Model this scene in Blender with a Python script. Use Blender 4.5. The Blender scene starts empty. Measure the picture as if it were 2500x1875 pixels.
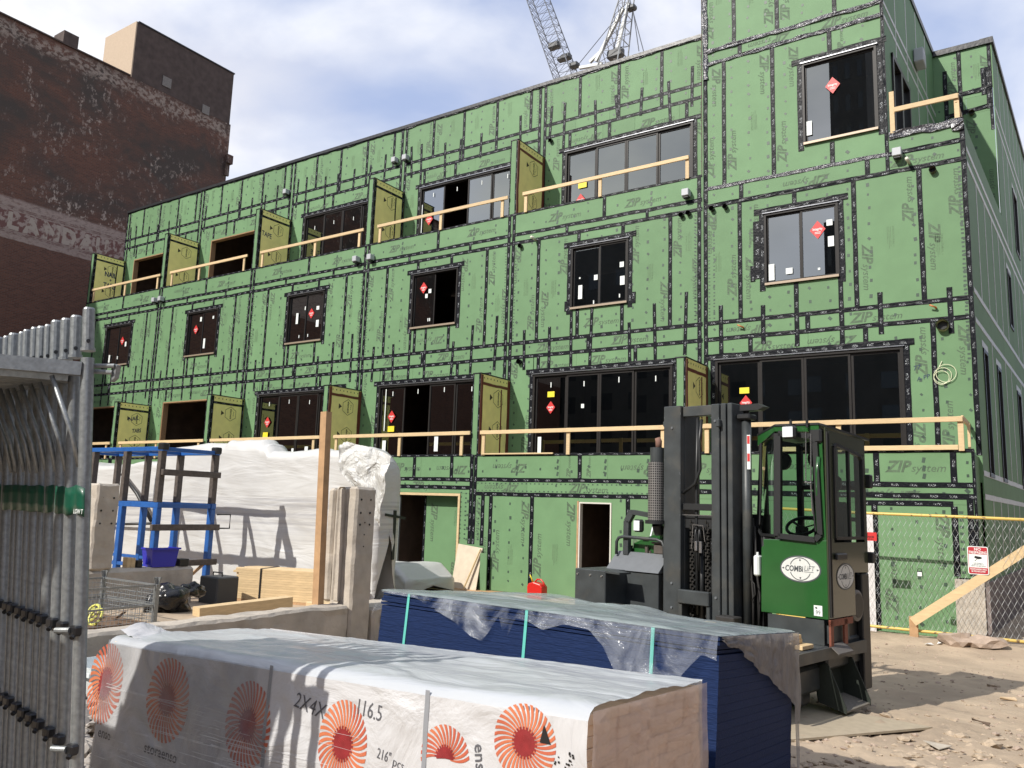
import bpy, math, random
from mathutils import Vector, Matrix, noise
random.seed(7)
S = bpy.context.scene
COL = S.collection
R_ = math.radians

# ------------------------------------------------------------------ camera
cam_d = bpy.data.cameras.new('camera'); cam = bpy.data.objects.new('camera', cam_d); COL.objects.link(cam)
S.camera = cam
FX, CX, CY = 1967.0, 1250.0, 937.5
_a = Vector((-1700 - CX, 1138 - CY, FX)); XA = (-_a).normalized()
_dx = 1680 - CX; _dy = -(_a[0] * _dx + FX * FX) / _a[1]
ZA = Vector((_dx, _dy, FX)).normalized(); YA = ZA.cross(XA)
if YA[2] < 0: YA = -YA
RW = Matrix((XA, YA, ZA))                       # camera (x right, y down, z forward) -> world
CAMZ = 2.0
right = RW @ Vector((1, 0, 0)); up = RW @ Vector((0, -1, 0)); back_ = -(RW @ Vector((0, 0, 1)))
cam.matrix_world = Matrix((( right[0], up[0], back_[0], 0), (right[1], up[1], back_[1], 0), (right[2], up[2], back_[2], CAMZ), (0, 0, 0, 1)))
cam_d.sensor_width = 36; cam_d.lens = FX / 2500 * 36
cam_d.clip_start = 0.05; cam_d.clip_end = 2000
S.render.resolution_x = 1024; S.render.resolution_y = 768

# ------------------------------------------------------------------ light and sky
SUNV = Vector((-0.5, -1.3, 1.13)).normalized()
sd = bpy.data.lights.new('sun', 'SUN'); sd.energy = 4.2; sd.angle = R_(0.55); sd.color = (1.0, 0.95, 0.87)
sun = bpy.data.objects.new('sun', sd); COL.objects.link(sun)
sun.rotation_euler = SUNV.to_track_quat('Z', 'Y').to_euler(); sun.location = (0, 0, 30)
w = bpy.data.worlds.new('World'); S.world = w; w.use_nodes = True
nt = w.node_tree; N = nt.nodes; L = nt.links
bg = N['Background']
sky = N.new('ShaderNodeTexSky'); sky.sky_type = 'NISHITA'; sky.sun_disc = False
sky.sun_elevation = math.asin(SUNV.z); sky.sun_rotation = math.atan2(SUNV.x, SUNV.y)
sky.dust_density = 2.0; sky.air_density = 1.0
bg.inputs[1].default_value = 0.115
def wn(t, **k):
    n = N.new(t)
    for a, v in k.items(): setattr(n, a, v)
    return n
tc = wn('ShaderNodeTexCoord')
mp = wn('ShaderNodeMapping'); mp.inputs['Location'].default_value = (1.9, 6.6, 2.2); mp.inputs['Scale'].default_value = (1.0, 1.0, 1.7)
L.new(tc.outputs['Generated'], mp.inputs[0])
n1 = wn('ShaderNodeTexNoise'); n1.inputs['Scale'].default_value = 2.0; n1.inputs['Detail'].default_value = 7; n1.inputs['Roughness'].default_value = 0.48; n1.inputs['Distortion'].default_value = 0.25
L.new(mp.outputs[0], n1.inputs['Vector'])
cr = wn('ShaderNodeValToRGB'); cr.color_ramp.elements[0].position = 0.42; cr.color_ramp.elements[1].position = 0.58
L.new(n1.outputs[0], cr.inputs[0])
n2 = wn('ShaderNodeTexNoise'); n2.inputs['Scale'].default_value = 4.5; n2.inputs['Detail'].default_value = 6
L.new(mp.outputs[0], n2.inputs['Vector'])
cc = wn('ShaderNodeValToRGB'); cc.color_ramp.elements[0].position = 0.35; cc.color_ramp.elements[1].position = 0.65
cc.color_ramp.elements[0].color = (5.6, 5.8, 6.6, 1); cc.color_ramp.elements[1].color = (8.6, 8.6, 8.6, 1)
L.new(n2.outputs[0], cc.inputs[0])
# pale hazy blue between the clouds
hz = wn('ShaderNodeMix', data_type='RGBA'); hz.inputs[0].default_value = 0.55
L.new(sky.outputs[0], hz.inputs[6]); hz.inputs[7].default_value = (4.7, 5.5, 8.0, 1)
mx = wn('ShaderNodeMix', data_type='RGBA')
L.new(cr.outputs[0], mx.inputs[0]); L.new(hz.outputs[2], mx.inputs[6]); L.new(cc.outputs[0], mx.inputs[7])
L.new(mx.outputs[2], bg.inputs[0])
S.view_settings.view_transform = 'Standard'; S.view_settings.look = 'None'; S.view_settings.gamma = 1; S.view_settings.exposure = 0.3
S.view_settings.use_curve_mapping = False
try:
    S.cycles.max_bounces = 8; S.cycles.transparent_max_bounces = 16; S.cycles.caustics_reflective = False; S.cycles.caustics_refractive = False
except Exception: pass

# ------------------------------------------------------------------ helpers
def ray(px, py):
    return RW @ Vector((px - CX, py - CY, FX))
def onY(px, py, Y):
    r = ray(px, py); q = r * (Y / r.y); return Vector((q.x, q.y, q.z + CAMZ))
def onX(px, py, X):
    r = ray(px, py); q = r * (X / r.x); return Vector((q.x, q.y, q.z + CAMZ))
def onZ(px, py, Z):
    r = ray(px, py); q = r * ((Z - CAMZ) / r.z); return Vector((q.x, q.y, Z))

class MB:
    """collects faces, builds ONE mesh object"""
    def __init__(s, org=(0, 0, 0)):
        s.v = []; s.f = []; s.m = []; s.uv = {}; s.org = Vector(org)
    def add(s, vs, fs, mi=0, uvs=None):
        b = len(s.v); s.v += [tuple(Vector(p) - s.org) for p in vs]
        for k, f in enumerate(fs):
            if uvs: s.uv[len(s.f)] = uvs[k]
            s.f.append([b + i for i in f]); s.m.append(mi)
    def box(s, x0, x1, y0, y1, z0, z1, mi=0):
        s.add([(x0, y0, z0), (x1, y0, z0), (x1, y1, z0), (x0, y1, z0), (x0, y0, z1), (x1, y0, z1), (x1, y1, z1), (x0, y1, z1)],
              [(0, 3, 2, 1), (4, 5, 6, 7), (0, 1, 5, 4), (1, 2, 6, 5), (2, 3, 7, 6), (3, 0, 4, 7)], mi)
    def cbox(s, x0, x1, y0, y1, z0, z1, c=0.01, mi=0):
        """box with chamfered edges all round (each face inset)"""
        xs = (x0, x1); ys = (y0, y1); zs = (z0, z1); V = []; idx = {}
        for i in (0, 1):
            for j in (0, 1):
                for k in (0, 1):
                    sx = c if i == 0 else -c; sy = c if j == 0 else -c; sz = c if k == 0 else -c
                    idx[(i, j, k, 0)] = len(V); V.append((xs[i], ys[j] + sy, zs[k] + sz))
                    idx[(i, j, k, 1)] = len(V); V.append((xs[i] + sx, ys[j], zs[k] + sz))
                    idx[(i, j, k, 2)] = len(V); V.append((xs[i] + sx, ys[j] + sy, zs[k]))
        F = []
        q = lambda *a: F.append(tuple(idx[t] for t in a))
        for i in (0, 1): q((i, 0, 0, 0), (i, 1, 0, 0), (i, 1, 1, 0), (i, 0, 1, 0)); q((0, i, 0, 1), (1, i, 0, 1), (1, i, 1, 1), (0, i, 1, 1)); q((0, 0, i, 2), (1, 0, i, 2), (1, 1, i, 2), (0, 1, i, 2))
        for a in (0, 1):
            for b in (0, 1):
                q((a, b, 0, 0), (a, b, 1, 0), (a, b, 1, 1), (a, b, 0, 1))
                q((a, 0, b, 0), (a, 1, b, 0), (a, 1, b, 2), (a, 0, b, 2))
                q((0, a, b, 1), (1, a, b, 1), (1, a, b, 2), (0, a, b, 2))
                for k in (0, 1): F.append((idx[(a, b, k, 0)], idx[(a, b, k, 1)], idx[(a, b, k, 2)])) if True else None
        s.add(V, F, mi)
    def beam(s, a, b, wd, ht, mi=0, upv=(0, 0, 1)):
        """rectangular bar from a to b, ht along up, wd across"""
        a = Vector(a); b = Vector(b); d = (b - a).normalized(); u = Vector(upv)
        if abs(d.dot(u)) > 0.98: u = Vector((0, 1, 0))
        r = d.cross(u).normalized() * wd / 2; u = r.normalized().cross(d).normalized() * ht / 2
        V = [a - r - u, a + r - u, a + r + u, a - r + u, b - r - u, b + r - u, b + r + u, b - r + u]
        s.add(V, [(3, 2, 1, 0), (4, 5, 6, 7), (0, 1, 5, 4), (1, 2, 6, 5), (2, 3, 7, 6), (3, 0, 4, 7)], mi)
    def tube(s, pts, r, n=8, mi=0, cap=True):
        pts = [Vector(p) for p in pts]; rings = []
        rr = r if isinstance(r, (list, tuple)) else [r] * len(pts)
        V = []
        ref = None
        for i, p in enumerate(pts):
            d = (pts[min(i + 1, len(pts) - 1)] - pts[max(i - 1, 0)]).normalized()
            if ref is None:
                ref = Vector((0, 0, 1)) if abs(d.z) < 0.9 else Vector((1, 0, 0))
            x = (ref - d * ref.dot(d)).normalized(); y = d.cross(x); ref = x
            for k in range(n):
                t = 2 * math.pi * k / n
                V.append(p + (x * math.cos(t) + y * math.sin(t)) * rr[i])
        F = []; U = []
        acc = 0
        for i in range(len(pts) - 1):
            l = (pts[i + 1] - pts[i]).length
            for k in range(n):
                F.append((i * n + k, i * n + (k + 1) % n, (i + 1) * n + (k + 1) % n, (i + 1) * n + k))
                c0 = k / n; c1 = (k + 1) / n
                U.append([(c0, acc), (c1, acc), (c1, acc + l), (c0, acc + l)])
            acc += l
        if cap:
            F.append(tuple(range(n))[::-1]); F.append(tuple((len(pts) - 1) * n + k for k in range(n)))
            U.append([(0, 0)] * n); U.append([(0, 0)] * n)
        s.add(V, F, mi, U)
    def poly(s, pts, mi=0): s.add(pts, [tuple(range(len(pts)))], mi)
    def prism(s, pts, ext, mi=0):
        """extrude polygon by vector"""
        n = len(pts); e = Vector(ext); V = [Vector(p) for p in pts] + [Vector(p) + e for p in pts]
        F = [tuple(range(n))[::-1], tuple(range(n, 2 * n))] + [(i, (i + 1) % n, n + (i + 1) % n, n + i) for i in range(n)]
        s.add(V, F, mi)
    def grid(s, P, mi=0, uv=None, closed=False):
        """P[i][j] grid of points"""
        ni = len(P); nj = len(P[0]); V = [p for r in P for p in r]; F = []; U = []
        for i in range(ni - 1):
            for j in range(nj - 1):
                F.append((i * nj + j, i * nj + j + 1, (i + 1) * nj + j + 1, (i + 1) * nj + j))
                if uv: U.append([uv[i][j], uv[i][j + 1], uv[i + 1][j + 1], uv[i + 1][j]])
        s.add(V, F, mi, U if uv else None)
    def build(s, name, mats, parent=None, smooth=False, kind=None, bevel=0, solid=0):
        me = bpy.data.meshes.new(name); me.from_pydata(s.v, [], s.f)
        if not isinstance(mats, (list, tuple)): mats = [mats]
        for m in mats: me.materials.append(m)
        for p, mi in zip(me.polygons, s.m): p.material_index = mi; p.use_smooth = smooth
        if s.uv:
            ul = me.uv_layers.new(name='UVMap')
            for fi, uvs in s.uv.items():
                p = me.polygons[fi]
                for k, li in enumerate(p.loop_indices): ul.data[li].uv = uvs[k]
        me.validate(); me.update()
        o = bpy.data.objects.new(name, me); COL.objects.link(o)
        if parent is not None:
            o.parent = parent
        if kind: o['kind'] = kind
        if bevel:
            b = o.modifiers.new('bevel', 'BEVEL'); b.width = bevel; b.segments = 2; b.limit_method = 'ANGLE'
        if solid:
            b = o.modifiers.new('solid', 'SOLIDIFY'); b.thickness = solid; b.offset = 0
        return o

def thing(name, label, cat, loc=(0, 0, 0), rz=0, group=None):
    o = bpy.data.objects.new(name, None); COL.objects.link(o); o.location = loc; o.rotation_euler = (0, 0, rz)
    o['label'] = label; o['category'] = cat; o.empty_display_size = 0.2
    if group: o['group'] = group
    return o
def tag(o, label, cat, group=None, kind=None):
    o['label'] = label; o['category'] = cat
    if group: o['group'] = group
    if kind: o['kind'] = kind
    return o
def struct(o): o['kind'] = 'structure'; return o
def reorg(o, loc):
    """move a one-mesh thing's origin to loc"""
    v = Vector(loc)
    for p in o.data.vertices: p.co -= v
    o.location = v; return o
def copy_tree(o, parent=None):
    c = o.copy(); COL.objects.link(c)
    if parent is not None: c.parent = parent
    for ch in list(o.children): copy_tree(ch, c)
    return c
def fbm(x, y=0.0, z=0.0, o=3):
    s = 0; a = 1; t = 0
    for i in range(o):
        s += a * noise.noise(Vector((x, y, z))); t += a; x *= 2.1; y *= 2.1; z *= 2.1; a *= .5
    return s / t

# ------------------------------------------------------------------ materials
MATS = {}
def mat(name, col, rough=0.6, metal=0.0, var=0.0, vscale=6.0, bump=0.0, bscale=40.0, spec=0.5, stretch=None, col2=None, mixpos=(0.4, 0.6), objvar=0.0, coat=0.0, alpha=None, detail=5):
    m = bpy.data.materials.new(name); m.use_nodes = True; nt = m.node_tree; n = nt.nodes; l = nt.links
    b = n['Principled BSDF']; b.inputs['Base Color'].default_value = (*col, 1); b.inputs['Roughness'].default_value = rough
    b.inputs['Metallic'].default_value = metal; b.inputs['Specular IOR Level'].default_value = spec
    if coat: b.inputs['Coat Weight'].default_value = coat; b.inputs['Coat Roughness'].default_value = 0.08
    tc = n.new('ShaderNodeTexCoord'); vec = tc.outputs['Object']
    if stretch:
        mp = n.new('ShaderNodeMapping'); mp.inputs['Scale'].default_value = stretch; l.new(vec, mp.inputs[0]); vec = mp.outputs[0]
    out = None
    if var or col2:
        tx = n.new('ShaderNodeTexNoise'); tx.inputs['Scale'].default_value = vscale; tx.inputs['Detail'].default_value = detail; l.new(vec, tx.inputs['Vector'])
        if col2:
            rp = n.new('ShaderNodeValToRGB'); rp.color_ramp.elements[0].position = mixpos[0]; rp.color_ramp.elements[1].position = mixpos[1]
            rp.color_ramp.elements[0].color = (*col, 1); rp.color_ramp.elements[1].color = (*col2, 1)
            l.new(tx.outputs[0], rp.inputs[0]); out = rp.outputs[0]
        if var:
            tx2 = n.new('ShaderNodeTexNoise'); tx2.inputs['Scale'].default_value = vscale * 2.3; tx2.inputs['Detail'].default_value = 6; l.new(vec, tx2.inputs['Vector'])
            mr = n.new('ShaderNodeMapRange'); mr.inputs[1].default_value = 0.25; mr.inputs[2].default_value = 0.75
            mr.inputs[3].default_value = 1 - var; mr.inputs[4].default_value = 1 + var; l.new(tx2.outputs[0], mr.inputs[0])
            hs = n.new('ShaderNodeHueSaturation'); hs.inputs['Color'].default_value = (*col, 1)
            if out: l.new(out, hs.inputs['Color'])
            l.new(mr.outputs[0], hs.inputs['Value']); out = hs.outputs[0]
    if objvar:
        oi = n.new('ShaderNodeObjectInfo'); mr = n.new('ShaderNodeMapRange'); mr.inputs[3].default_value = 1 - objvar; mr.inputs[4].default_value = 1 + objvar
        l.new(oi.outputs['Random'], mr.inputs[0]); hs = n.new('ShaderNodeHueSaturation'); hs.inputs['Color'].default_value = (*col, 1)
        if out: l.new(out, hs.inputs['Color'])
        l.new(mr.outputs[0], hs.inputs['Value']); out = hs.outputs[0]
    if out: l.new(out, b.inputs['Base Color'])
    if bump:
        tb = n.new('ShaderNodeTexNoise'); tb.inputs['Scale'].default_value = bscale; tb.inputs['Detail'].default_value = 6; l.new(vec, tb.inputs['Vector'])
        bp = n.new('ShaderNodeBump'); bp.inputs['Strength'].default_value = bump; bp.inputs['Distance'].default_value = 0.02
        l.new(tb.outputs[0], bp.inputs['Height']); l.new(bp.outputs[0], b.inputs['Normal'])
    MATS[name] = m; return m
GREEN = (0.132, 0.244, 0.119)
M_sheet = mat('sheathing green', GREEN, 0.62, var=0.075, vscale=1.1, objvar=0.07, spec=.35, bump=0.05, bscale=60)
M_print = mat('printed ink', (0.078, 0.128, 0.072), 0.7, var=0.35, vscale=9)
M_print2 = mat('faint printed ink', (0.10, 0.168, 0.085), 0.7, var=0.25, vscale=9)
M_dab = mat('nail flashing', (0.04, 0.072, 0.048), 0.5, var=0.3, vscale=3)
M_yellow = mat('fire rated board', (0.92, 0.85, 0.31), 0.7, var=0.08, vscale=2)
M_hem = mat('stamp ink', (0.05, 0.045, 0.02), 0.7)
M_marker = mat('blue marker', (0.015, 0.03, 0.09), 0.6)
M_red = mat('red sealant', (0.14, 0.035, 0.02), 0.5, var=0.3, vscale=12)
M_bronze = mat('bronze window metal', (0.020, 0.018, 0.017), 0.4, var=0.1, spec=.25)
M_flash = mat('drip cap metal', (0.35, 0.36, 0.38), 0.25, metal=0.8, bump=0.1, bscale=10)
M_sill = mat('window sill', (0.34, 0.27, 0.2), 0.4, metal=0.3)
M_white = mat('white paper', (0.72, 0.76, 0.74), 0.6)
M_ylab = mat('yellow label', (0.75, 0.62, 0.03), 0.5)
M_rlab = mat('red label', (0.55, 0.03, 0.03), 0.45)
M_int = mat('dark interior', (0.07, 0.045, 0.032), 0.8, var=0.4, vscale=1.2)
M_osb = mat('raw osb', (0.30, 0.18, 0.09), 0.8, var=0.3, vscale=18)
M_wood = mat('pine lumber', (0.60, 0.445, 0.25), 0.65, var=0.12, vscale=3, objvar=0.08, stretch=(1, 1, 5), bump=0.08)
M_wood2 = mat('old lumber', (0.44, 0.27, 0.14), 0.7, var=0.2, vscale=4, objvar=0.1)
M_conc = mat('concrete', (0.46, 0.41, 0.345), 0.9, var=0.14, vscale=2.2, bump=0.35, bscale=22, col2=(0.36, 0.325, 0.28), mixpos=(0.42, 0.66))
M_fnd = mat('foundation side', (0.21, 0.175, 0.165), 0.9, var=0.15, vscale=3, bump=0.2, bscale=20)
M_galv = mat('galvanised steel', (0.27, 0.285, 0.29), 0.42, metal=0.5, var=0.22, vscale=22, bump=0.08, bscale=60)
M_greyl = mat('vent grey', (0.42, 0.44, 0.46), 0.4)
M_black = mat('black plastic', (0.012, 0.012, 0.013), 0.45)
M_rubber = mat('rubber', (0.02, 0.019, 0.018), 0.75, var=0.2)
M_abs = mat('abs pipe', (0.015, 0.014, 0.014), 0.35)
M_pvc = mat('pvc pipe', (0.62, 0.62, 0.52), 0.4)
M_copper = mat('copper stub', (0.50, 0.17, 0.05), 0.4)

def tape_mat(name, base, markc, amt, rough, bump):
    m = bpy.data.materials.new(name); m.use_nodes = True; nt = m.node_tree; n = nt.nodes; l = nt.links
    b = n['Principled BSDF']; b.inputs['Roughness'].default_value = rough; b.inputs['Specular IOR Level'].default_value = 0.12 if base[0] < .03 else .5
    uv = n.new('ShaderNodeUVMap'); sp = n.new('ShaderNodeSeparateXYZ'); l.new(uv.outputs[0], sp.inputs[0])
    def mth(op, a, bb=None, c=None):
        q = n.new('ShaderNodeMath'); q.operation = op
        for i, x in enumerate((a, bb, c)):
            if x is None: continue
            if isinstance(x, (int, float)): q.inputs[i].default_value = x
            else: l.new(x, q.inputs[i])
        return q.outputs[0]
    fr = mth('FRACT', mth('MULTIPLY', sp.outputs[0], 3.4))
    inu = mth('LESS_THAN', mth('ABSOLUTE', mth('SUBTRACT', fr, 0.35)), 0.2)
    inv = mth('LESS_THAN', mth('ABSOLUTE', mth('ADD', sp.outputs[1], mth('MULTIPLY', fr, 0.15))), 0.2)
    mp = n.new('ShaderNodeMapping'); mp.inputs['Scale'].default_value = (75, 5.5, 1); l.new(uv.outputs[0], mp.inputs[0])
    nz = n.new('ShaderNodeTexNoise'); nz.inputs['Scale'].default_value = 1; nz.inputs['Detail'].default_value = 2; l.new(mp.outputs[0], nz.inputs['Vector'])
    let = mth('GREATER_THAN', nz.outputs[0], 0.55)
    k = mth('MULTIPLY', mth('MULTIPLY', inu, inv), let)
    mp2 = n.new('ShaderNodeMapping'); mp2.inputs['Scale'].default_value = (14, 2.2, 1); l.new(uv.outputs[0], mp2.inputs[0])
    n2 = n.new('ShaderNodeTexNoise'); n2.inputs['Scale'].default_value = 1.3; n2.inputs['Detail'].default_value = 5; l.new(mp2.outputs[0], n2.inputs['Vector'])
    sc = n.new('ShaderNodeMapRange'); sc.inputs[1].default_value = 0.56; sc.inputs[2].default_value = 0.74; sc.inputs[4].default_value = amt; l.new(n2.outputs[0], sc.inputs[0])
    kk = mth('MAXIMUM', mth('MULTIPLY', k, 0.75), sc.outputs[0])
    mx = n.new('ShaderNodeMix'); mx.data_type = 'RGBA'; mx.inputs[6].default_value = (*base, 1); mx.inputs[7].default_value = (*markc, 1); l.new(kk, mx.inputs[0])
    l.new(mx.outputs[2], b.inputs['Base Color'])
    bp = n.new('ShaderNodeBump'); bp.inputs['Strength'].default_value = bump; bp.inputs['Distance'].default_value = 0.03
    l.new(n2.outputs[0], bp.inputs['Height']); l.new(bp.outputs[0], b.inputs['Normal'])
    return m
M_tape = tape_mat('seam tape', (0.008, 0.009, 0.012), (0.50, 0.53, 0.55), 0.03, 0.4, 0.3)
M_foil = tape_mat('crumpled membrane', (0.055, 0.055, 0.065), (0.75, 0.76, 0.78), 0.9, 0.22, 1.0)  # pale marks paint white glints on the creases
M_sheentape = mat('tape with sky sheen', (0.50, 0.51, 0.48), 0.4, var=0.25, vscale=8)  # black tape coloured pale for the sky glancing off it
M_mem = mat('black membrane', (0.016, 0.017, 0.02), 0.4, bump=0.3, bscale=12)

def glass_mat(name, tint=(0.9, 0.95, 0.92), refl=1.0, rough=0.0, trans=(0.85, 0.9, 0.88)):
    m = bpy.data.materials.new(name); m.use_nodes = True; nt = m.node_tree; n = nt.nodes; l = nt.links
    n.remove(n['Principled BSDF']); out = n['Material Output']
    t = n.new('ShaderNodeBsdfTransparent'); t.inputs[0].default_value = (*trans, 1)
    g = n.new('ShaderNodeBsdfGlossy'); g.inputs['Roughness'].default_value = rough; g.inputs[0].default_value = (*tint, 1)
    f = n.new('ShaderNodeFresnel'); f.inputs[0].default_value = 1.52
    mu = n.new('ShaderNodeMath'); mu.operation = 'MULTIPLY'; mu.inputs[1].default_value = refl; mu.use_clamp = True; l.new(f.outputs[0], mu.inputs[0])
    mx = n.new('ShaderNodeMixShader'); l.new(mu.outputs[0], mx.inputs[0]); l.new(t.outputs[0], mx.inputs[1]); l.new(g.outputs[0], mx.inputs[2])
    l.new(mx.outputs[0], out.inputs[0]); return m
M_glass = glass_mat('window glass', refl=6.5, trans=(0.22, 0.23, 0.22))
M_cabglass = glass_mat('cab glass', refl=3.2, trans=(0.50, 0.66, 0.58))
def film_mat(name, col, tr, rough=0.25, bump=0.5, bscale=8, stretch=(1, 1, 1), transl=0.3, spec=0.6, bd=0.05):
    """thin plastic film: diffuse + translucent + gloss + see-through part"""
    m = bpy.data.materials.new(name); m.use_nodes = True; nt = m.node_tree; n = nt.nodes; l = nt.links
    b = n['Principled BSDF']; out = n['Material Output']
    b.inputs['Base Color'].default_value = (*col, 1); b.inputs['Roughness'].default_value = rough; b.inputs['Specular IOR Level'].default_value = spec
    tc = n.new('ShaderNodeTexCoord'); mp = n.new('ShaderNodeMapping'); mp.inputs['Scale'].default_value = stretch; l.new(tc.outputs['Object'], mp.inputs[0])
    nz = n.new('ShaderNodeTexNoise'); nz.inputs['Scale'].default_value = bscale; nz.inputs['Detail'].default_value = 7; nz.inputs['Distortion'].default_value = 1.2; l.new(mp.outputs[0], nz.inputs['Vector'])
    bp = n.new('ShaderNodeBump'); bp.inputs['Strength'].default_value = bump; bp.inputs['Distance'].default_value = bd; l.new(nz.outputs[0], bp.inputs['Height']); l.new(bp.outputs[0], b.inputs['Normal'])
    tl = n.new('ShaderNodeBsdfTranslucent'); tl.inputs[0].default_value = (*col, 1)
    m1 = n.new('ShaderNodeMixShader'); m1.inputs[0].default_value = transl; l.new(b.outputs[0], m1.inputs[1]); l.new(tl.outputs[0], m1.inputs[2])
    tp = n.new('ShaderNodeBsdfTransparent'); m2 = n.new('ShaderNodeMixShader')
    mr = n.new('ShaderNodeMapRange'); mr.inputs[1].default_value = 0.35; mr.inputs[2].default_value = 0.65; mr.inputs[3].default_value = min(1, tr * 1.25); mr.inputs[4].default_value = tr * 0.75
    l.new(nz.outputs[0], mr.inputs[0]); l.new(mr.outputs[0], m2.inputs[0])
    l.new(m1.outputs[0], m2.inputs[1]); l.new(tp.outputs[0], m2.inputs[2]); l.new(m2.outputs[0], out.inputs[0]); return m

# ------------------------------------------------------------------ text as flat mesh
_tc = {}
def text_geo(s, bold=0.0, shear=0.0, sp=1.0):
    k = (s, bold, shear, sp)
    if k in _tc: return _tc[k]
    c = bpy.data.curves.new('t', 'FONT'); c.body = s; c.size = 1.0; c.offset = bold; c.shear = shear; c.resolution_u = 2; c.space_character = sp
    o = bpy.data.objects.new('t', c); COL.objects.link(o)
    dg = bpy.context.evaluated_depsgraph_get(); me = bpy.data.meshes.new_from_object(o.evaluated_get(dg))
    V = [v.co.copy() for v in me.vertices]; F = [tuple(p.vertices) for p in me.polygons]
    bpy.data.objects.remove(o); bpy.data.meshes.remove(me); bpy.data.curves.remove(c)
    x0 = min(v.x for v in V); x1 = max(v.x for v in V)
    _tc[k] = (V, F, x0, x1); return _tc[k]
def put_text(mb, s, origin, ax, ay, h, bold=0.0, shear=0.0, mi=0, width=None, sp=1.0, center=False):
    """origin = lower-left of baseline, ax/ay unit vectors, h = cap height"""
    V, F, x0, x1 = text_geo(s, bold, shear, sp); k = h / 0.70; kx = k
    if width: kx = width / (x1 - x0)
    ax = Vector(ax); ay = Vector(ay); o = Vector(origin)
    if center: o = o - ax * (x1 - x0) * kx / 2
    mb.add([o + ax * (v.x - x0) * kx + ay * v.y * k for v in V], F, mi)
    return (x1 - x0) * kx
def zip_logo(mb, cx, cz, y, rot, wd=0.97, nrm='y', flip=1):
    """'ZIP system' centred at cx, cz on a plane facing -Y"""
    r = R_(rot); ax = Vector((math.cos(r), 0, math.sin(r))); ay = Vector((-math.sin(r), 0, math.cos(r)))
    o = Vector((cx, y, cz)) - ax * wd / 2 - ay * 0.07
    put_text(mb, 'ZIP', o, ax, ay, wd * 0.20, bold=0.035, shear=0.32, width=wd * 0.45)
    put_text(mb, 'system', o + ax * wd * 0.44, ax, ay, wd * 0.14, shear=0.28, bold=.006, width=wd * 0.56)
def small_print(mb, cx, cz, y, rot, k=1.0):
    r = R_(rot); ax = Vector((math.cos(r), 0, math.sin(r))); ay = Vector((-math.sin(r), 0, math.cos(r)))
    o = Vector((cx, y, cz)) - ax * 0.22 * k
    put_text(mb, 'STRUCTURAL 1', o, ax, ay, 0.035 * k, mi=1, width=0.42 * k)
    for i in range(3):
        p = o - ay * (0.035 + 0.03 * i) * k
        l = (0.42, 0.46, 0.35)[i] * k
        mb.add([p, p + ax * l, p + ax * l + ay * 0.009 * k, p + ay * 0.009 * k], [(0, 1, 2, 3)], 1)

def frame_basis(Y):  # plane facing -Y
    return lambda x, z, d: (x, Y - d, z)
_tcount = [0]
def strip(mb, P, a, b, wd=0.095, d=0.005, jit=0.004, crump=0.0, seg=0.16):
    """tape from a=(x,z) to b on plane map P(x,z,depth); UV in metres"""
    _tcount[0] += 1; d = d + (_tcount[0] % 23) * 0.00011
    a = Vector((a[0], a[1])); b = Vector((b[0], b[1])); v = b - a; ln = v.length; n = max(2, int(ln / seg) + 1)
    t = v / ln; s = Vector((-t.y, t.x)); ph = random.random() * 100; u0 = random.random()
    V = []; F = []; U = []
    nc = 5 if crump else 2
    for i in range(n + 1):
        q = a + t * ln * i / n; e0 = fbm(ph, i * 0.45) * jit * 3; wob = fbm(ph + 9, i * 0.2) * jit * 2.5
        row = []
        for c in range(nc):
            f = c / (nc - 1) - 0.5
            pos = q + s * (f * (wd + e0) + wob + (random.uniform(-1, 1) * crump * 0.4 if crump else 0))
            dd = d + (random.uniform(0, 1) * crump if crump else random.random() * 0.0015)
            row.append((pos, dd, f))
        # skirts
        row = [(row[0][0] - s * 0.001, -0.002, -0.5)] + row + [(row[-1][0] + s * 0.001, -0.002, 0.5)]
        V += [P(p.x, p.y, dd) for p, dd, f in row]
        U.append([(u0 + ln * i / n, f) for _, _, f in row])
    m = nc + 2; uvs = []
    for i in range(n):
        for c in range(m - 1):
            F.append((i * m + c, (i + 1) * m + c, (i + 1) * m + c + 1, i * m + c + 1)); uvs.append([U[i][c], U[i + 1][c], U[i + 1][c + 1], U[i][c + 1]])
    mb.add(V, F, 0, uvs)

# ================================================================== GROUND
def gz(x, y):
    b = 0.05 + max(0.0, 13.0 - max(y, -2)) * 0.030 if y < 13 else 0.05
    return b
def ground_z(x, y):
    z = gz(x, y) + 0.035 * fbm(x * 0.5, y * 0.5) + 0.012 * fbm(x * 3, y * 3)
    if y > 13.5 and y < 15.2 and x > -3: z += 0.10 * max(0, 1 - abs(y - 14.7) / 1.0)
    return z
M_dirt = mat('sandy dirt', (0.42, 0.33, 0.235), 0.95, var=0.10, vscale=1.3, bump=0.9, bscale=7, col2=(0.34, 0.265, 0.19), mixpos=(0.42, 0.62), detail=9)
def span(a, b, s): n = max(1, int(round((b - a) / s))); return [a + (b - a) * i / n for i in range(n + 1)]
gx = [-600, -200, -90] + span(-45, -8, 1.0) + span(-7.8, 1.5, 0.08)[0:] + span(1.8, 12, 0.8) + [30, 90, 250, 600]
gy = [-600, -150, -50, -20, -8] + span(-3, 2.4, 0.5) + span(2.6, 15.8, 0.08) + span(16.2, 40, 1.5) + [90, 250, 800]
g = MB()
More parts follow.
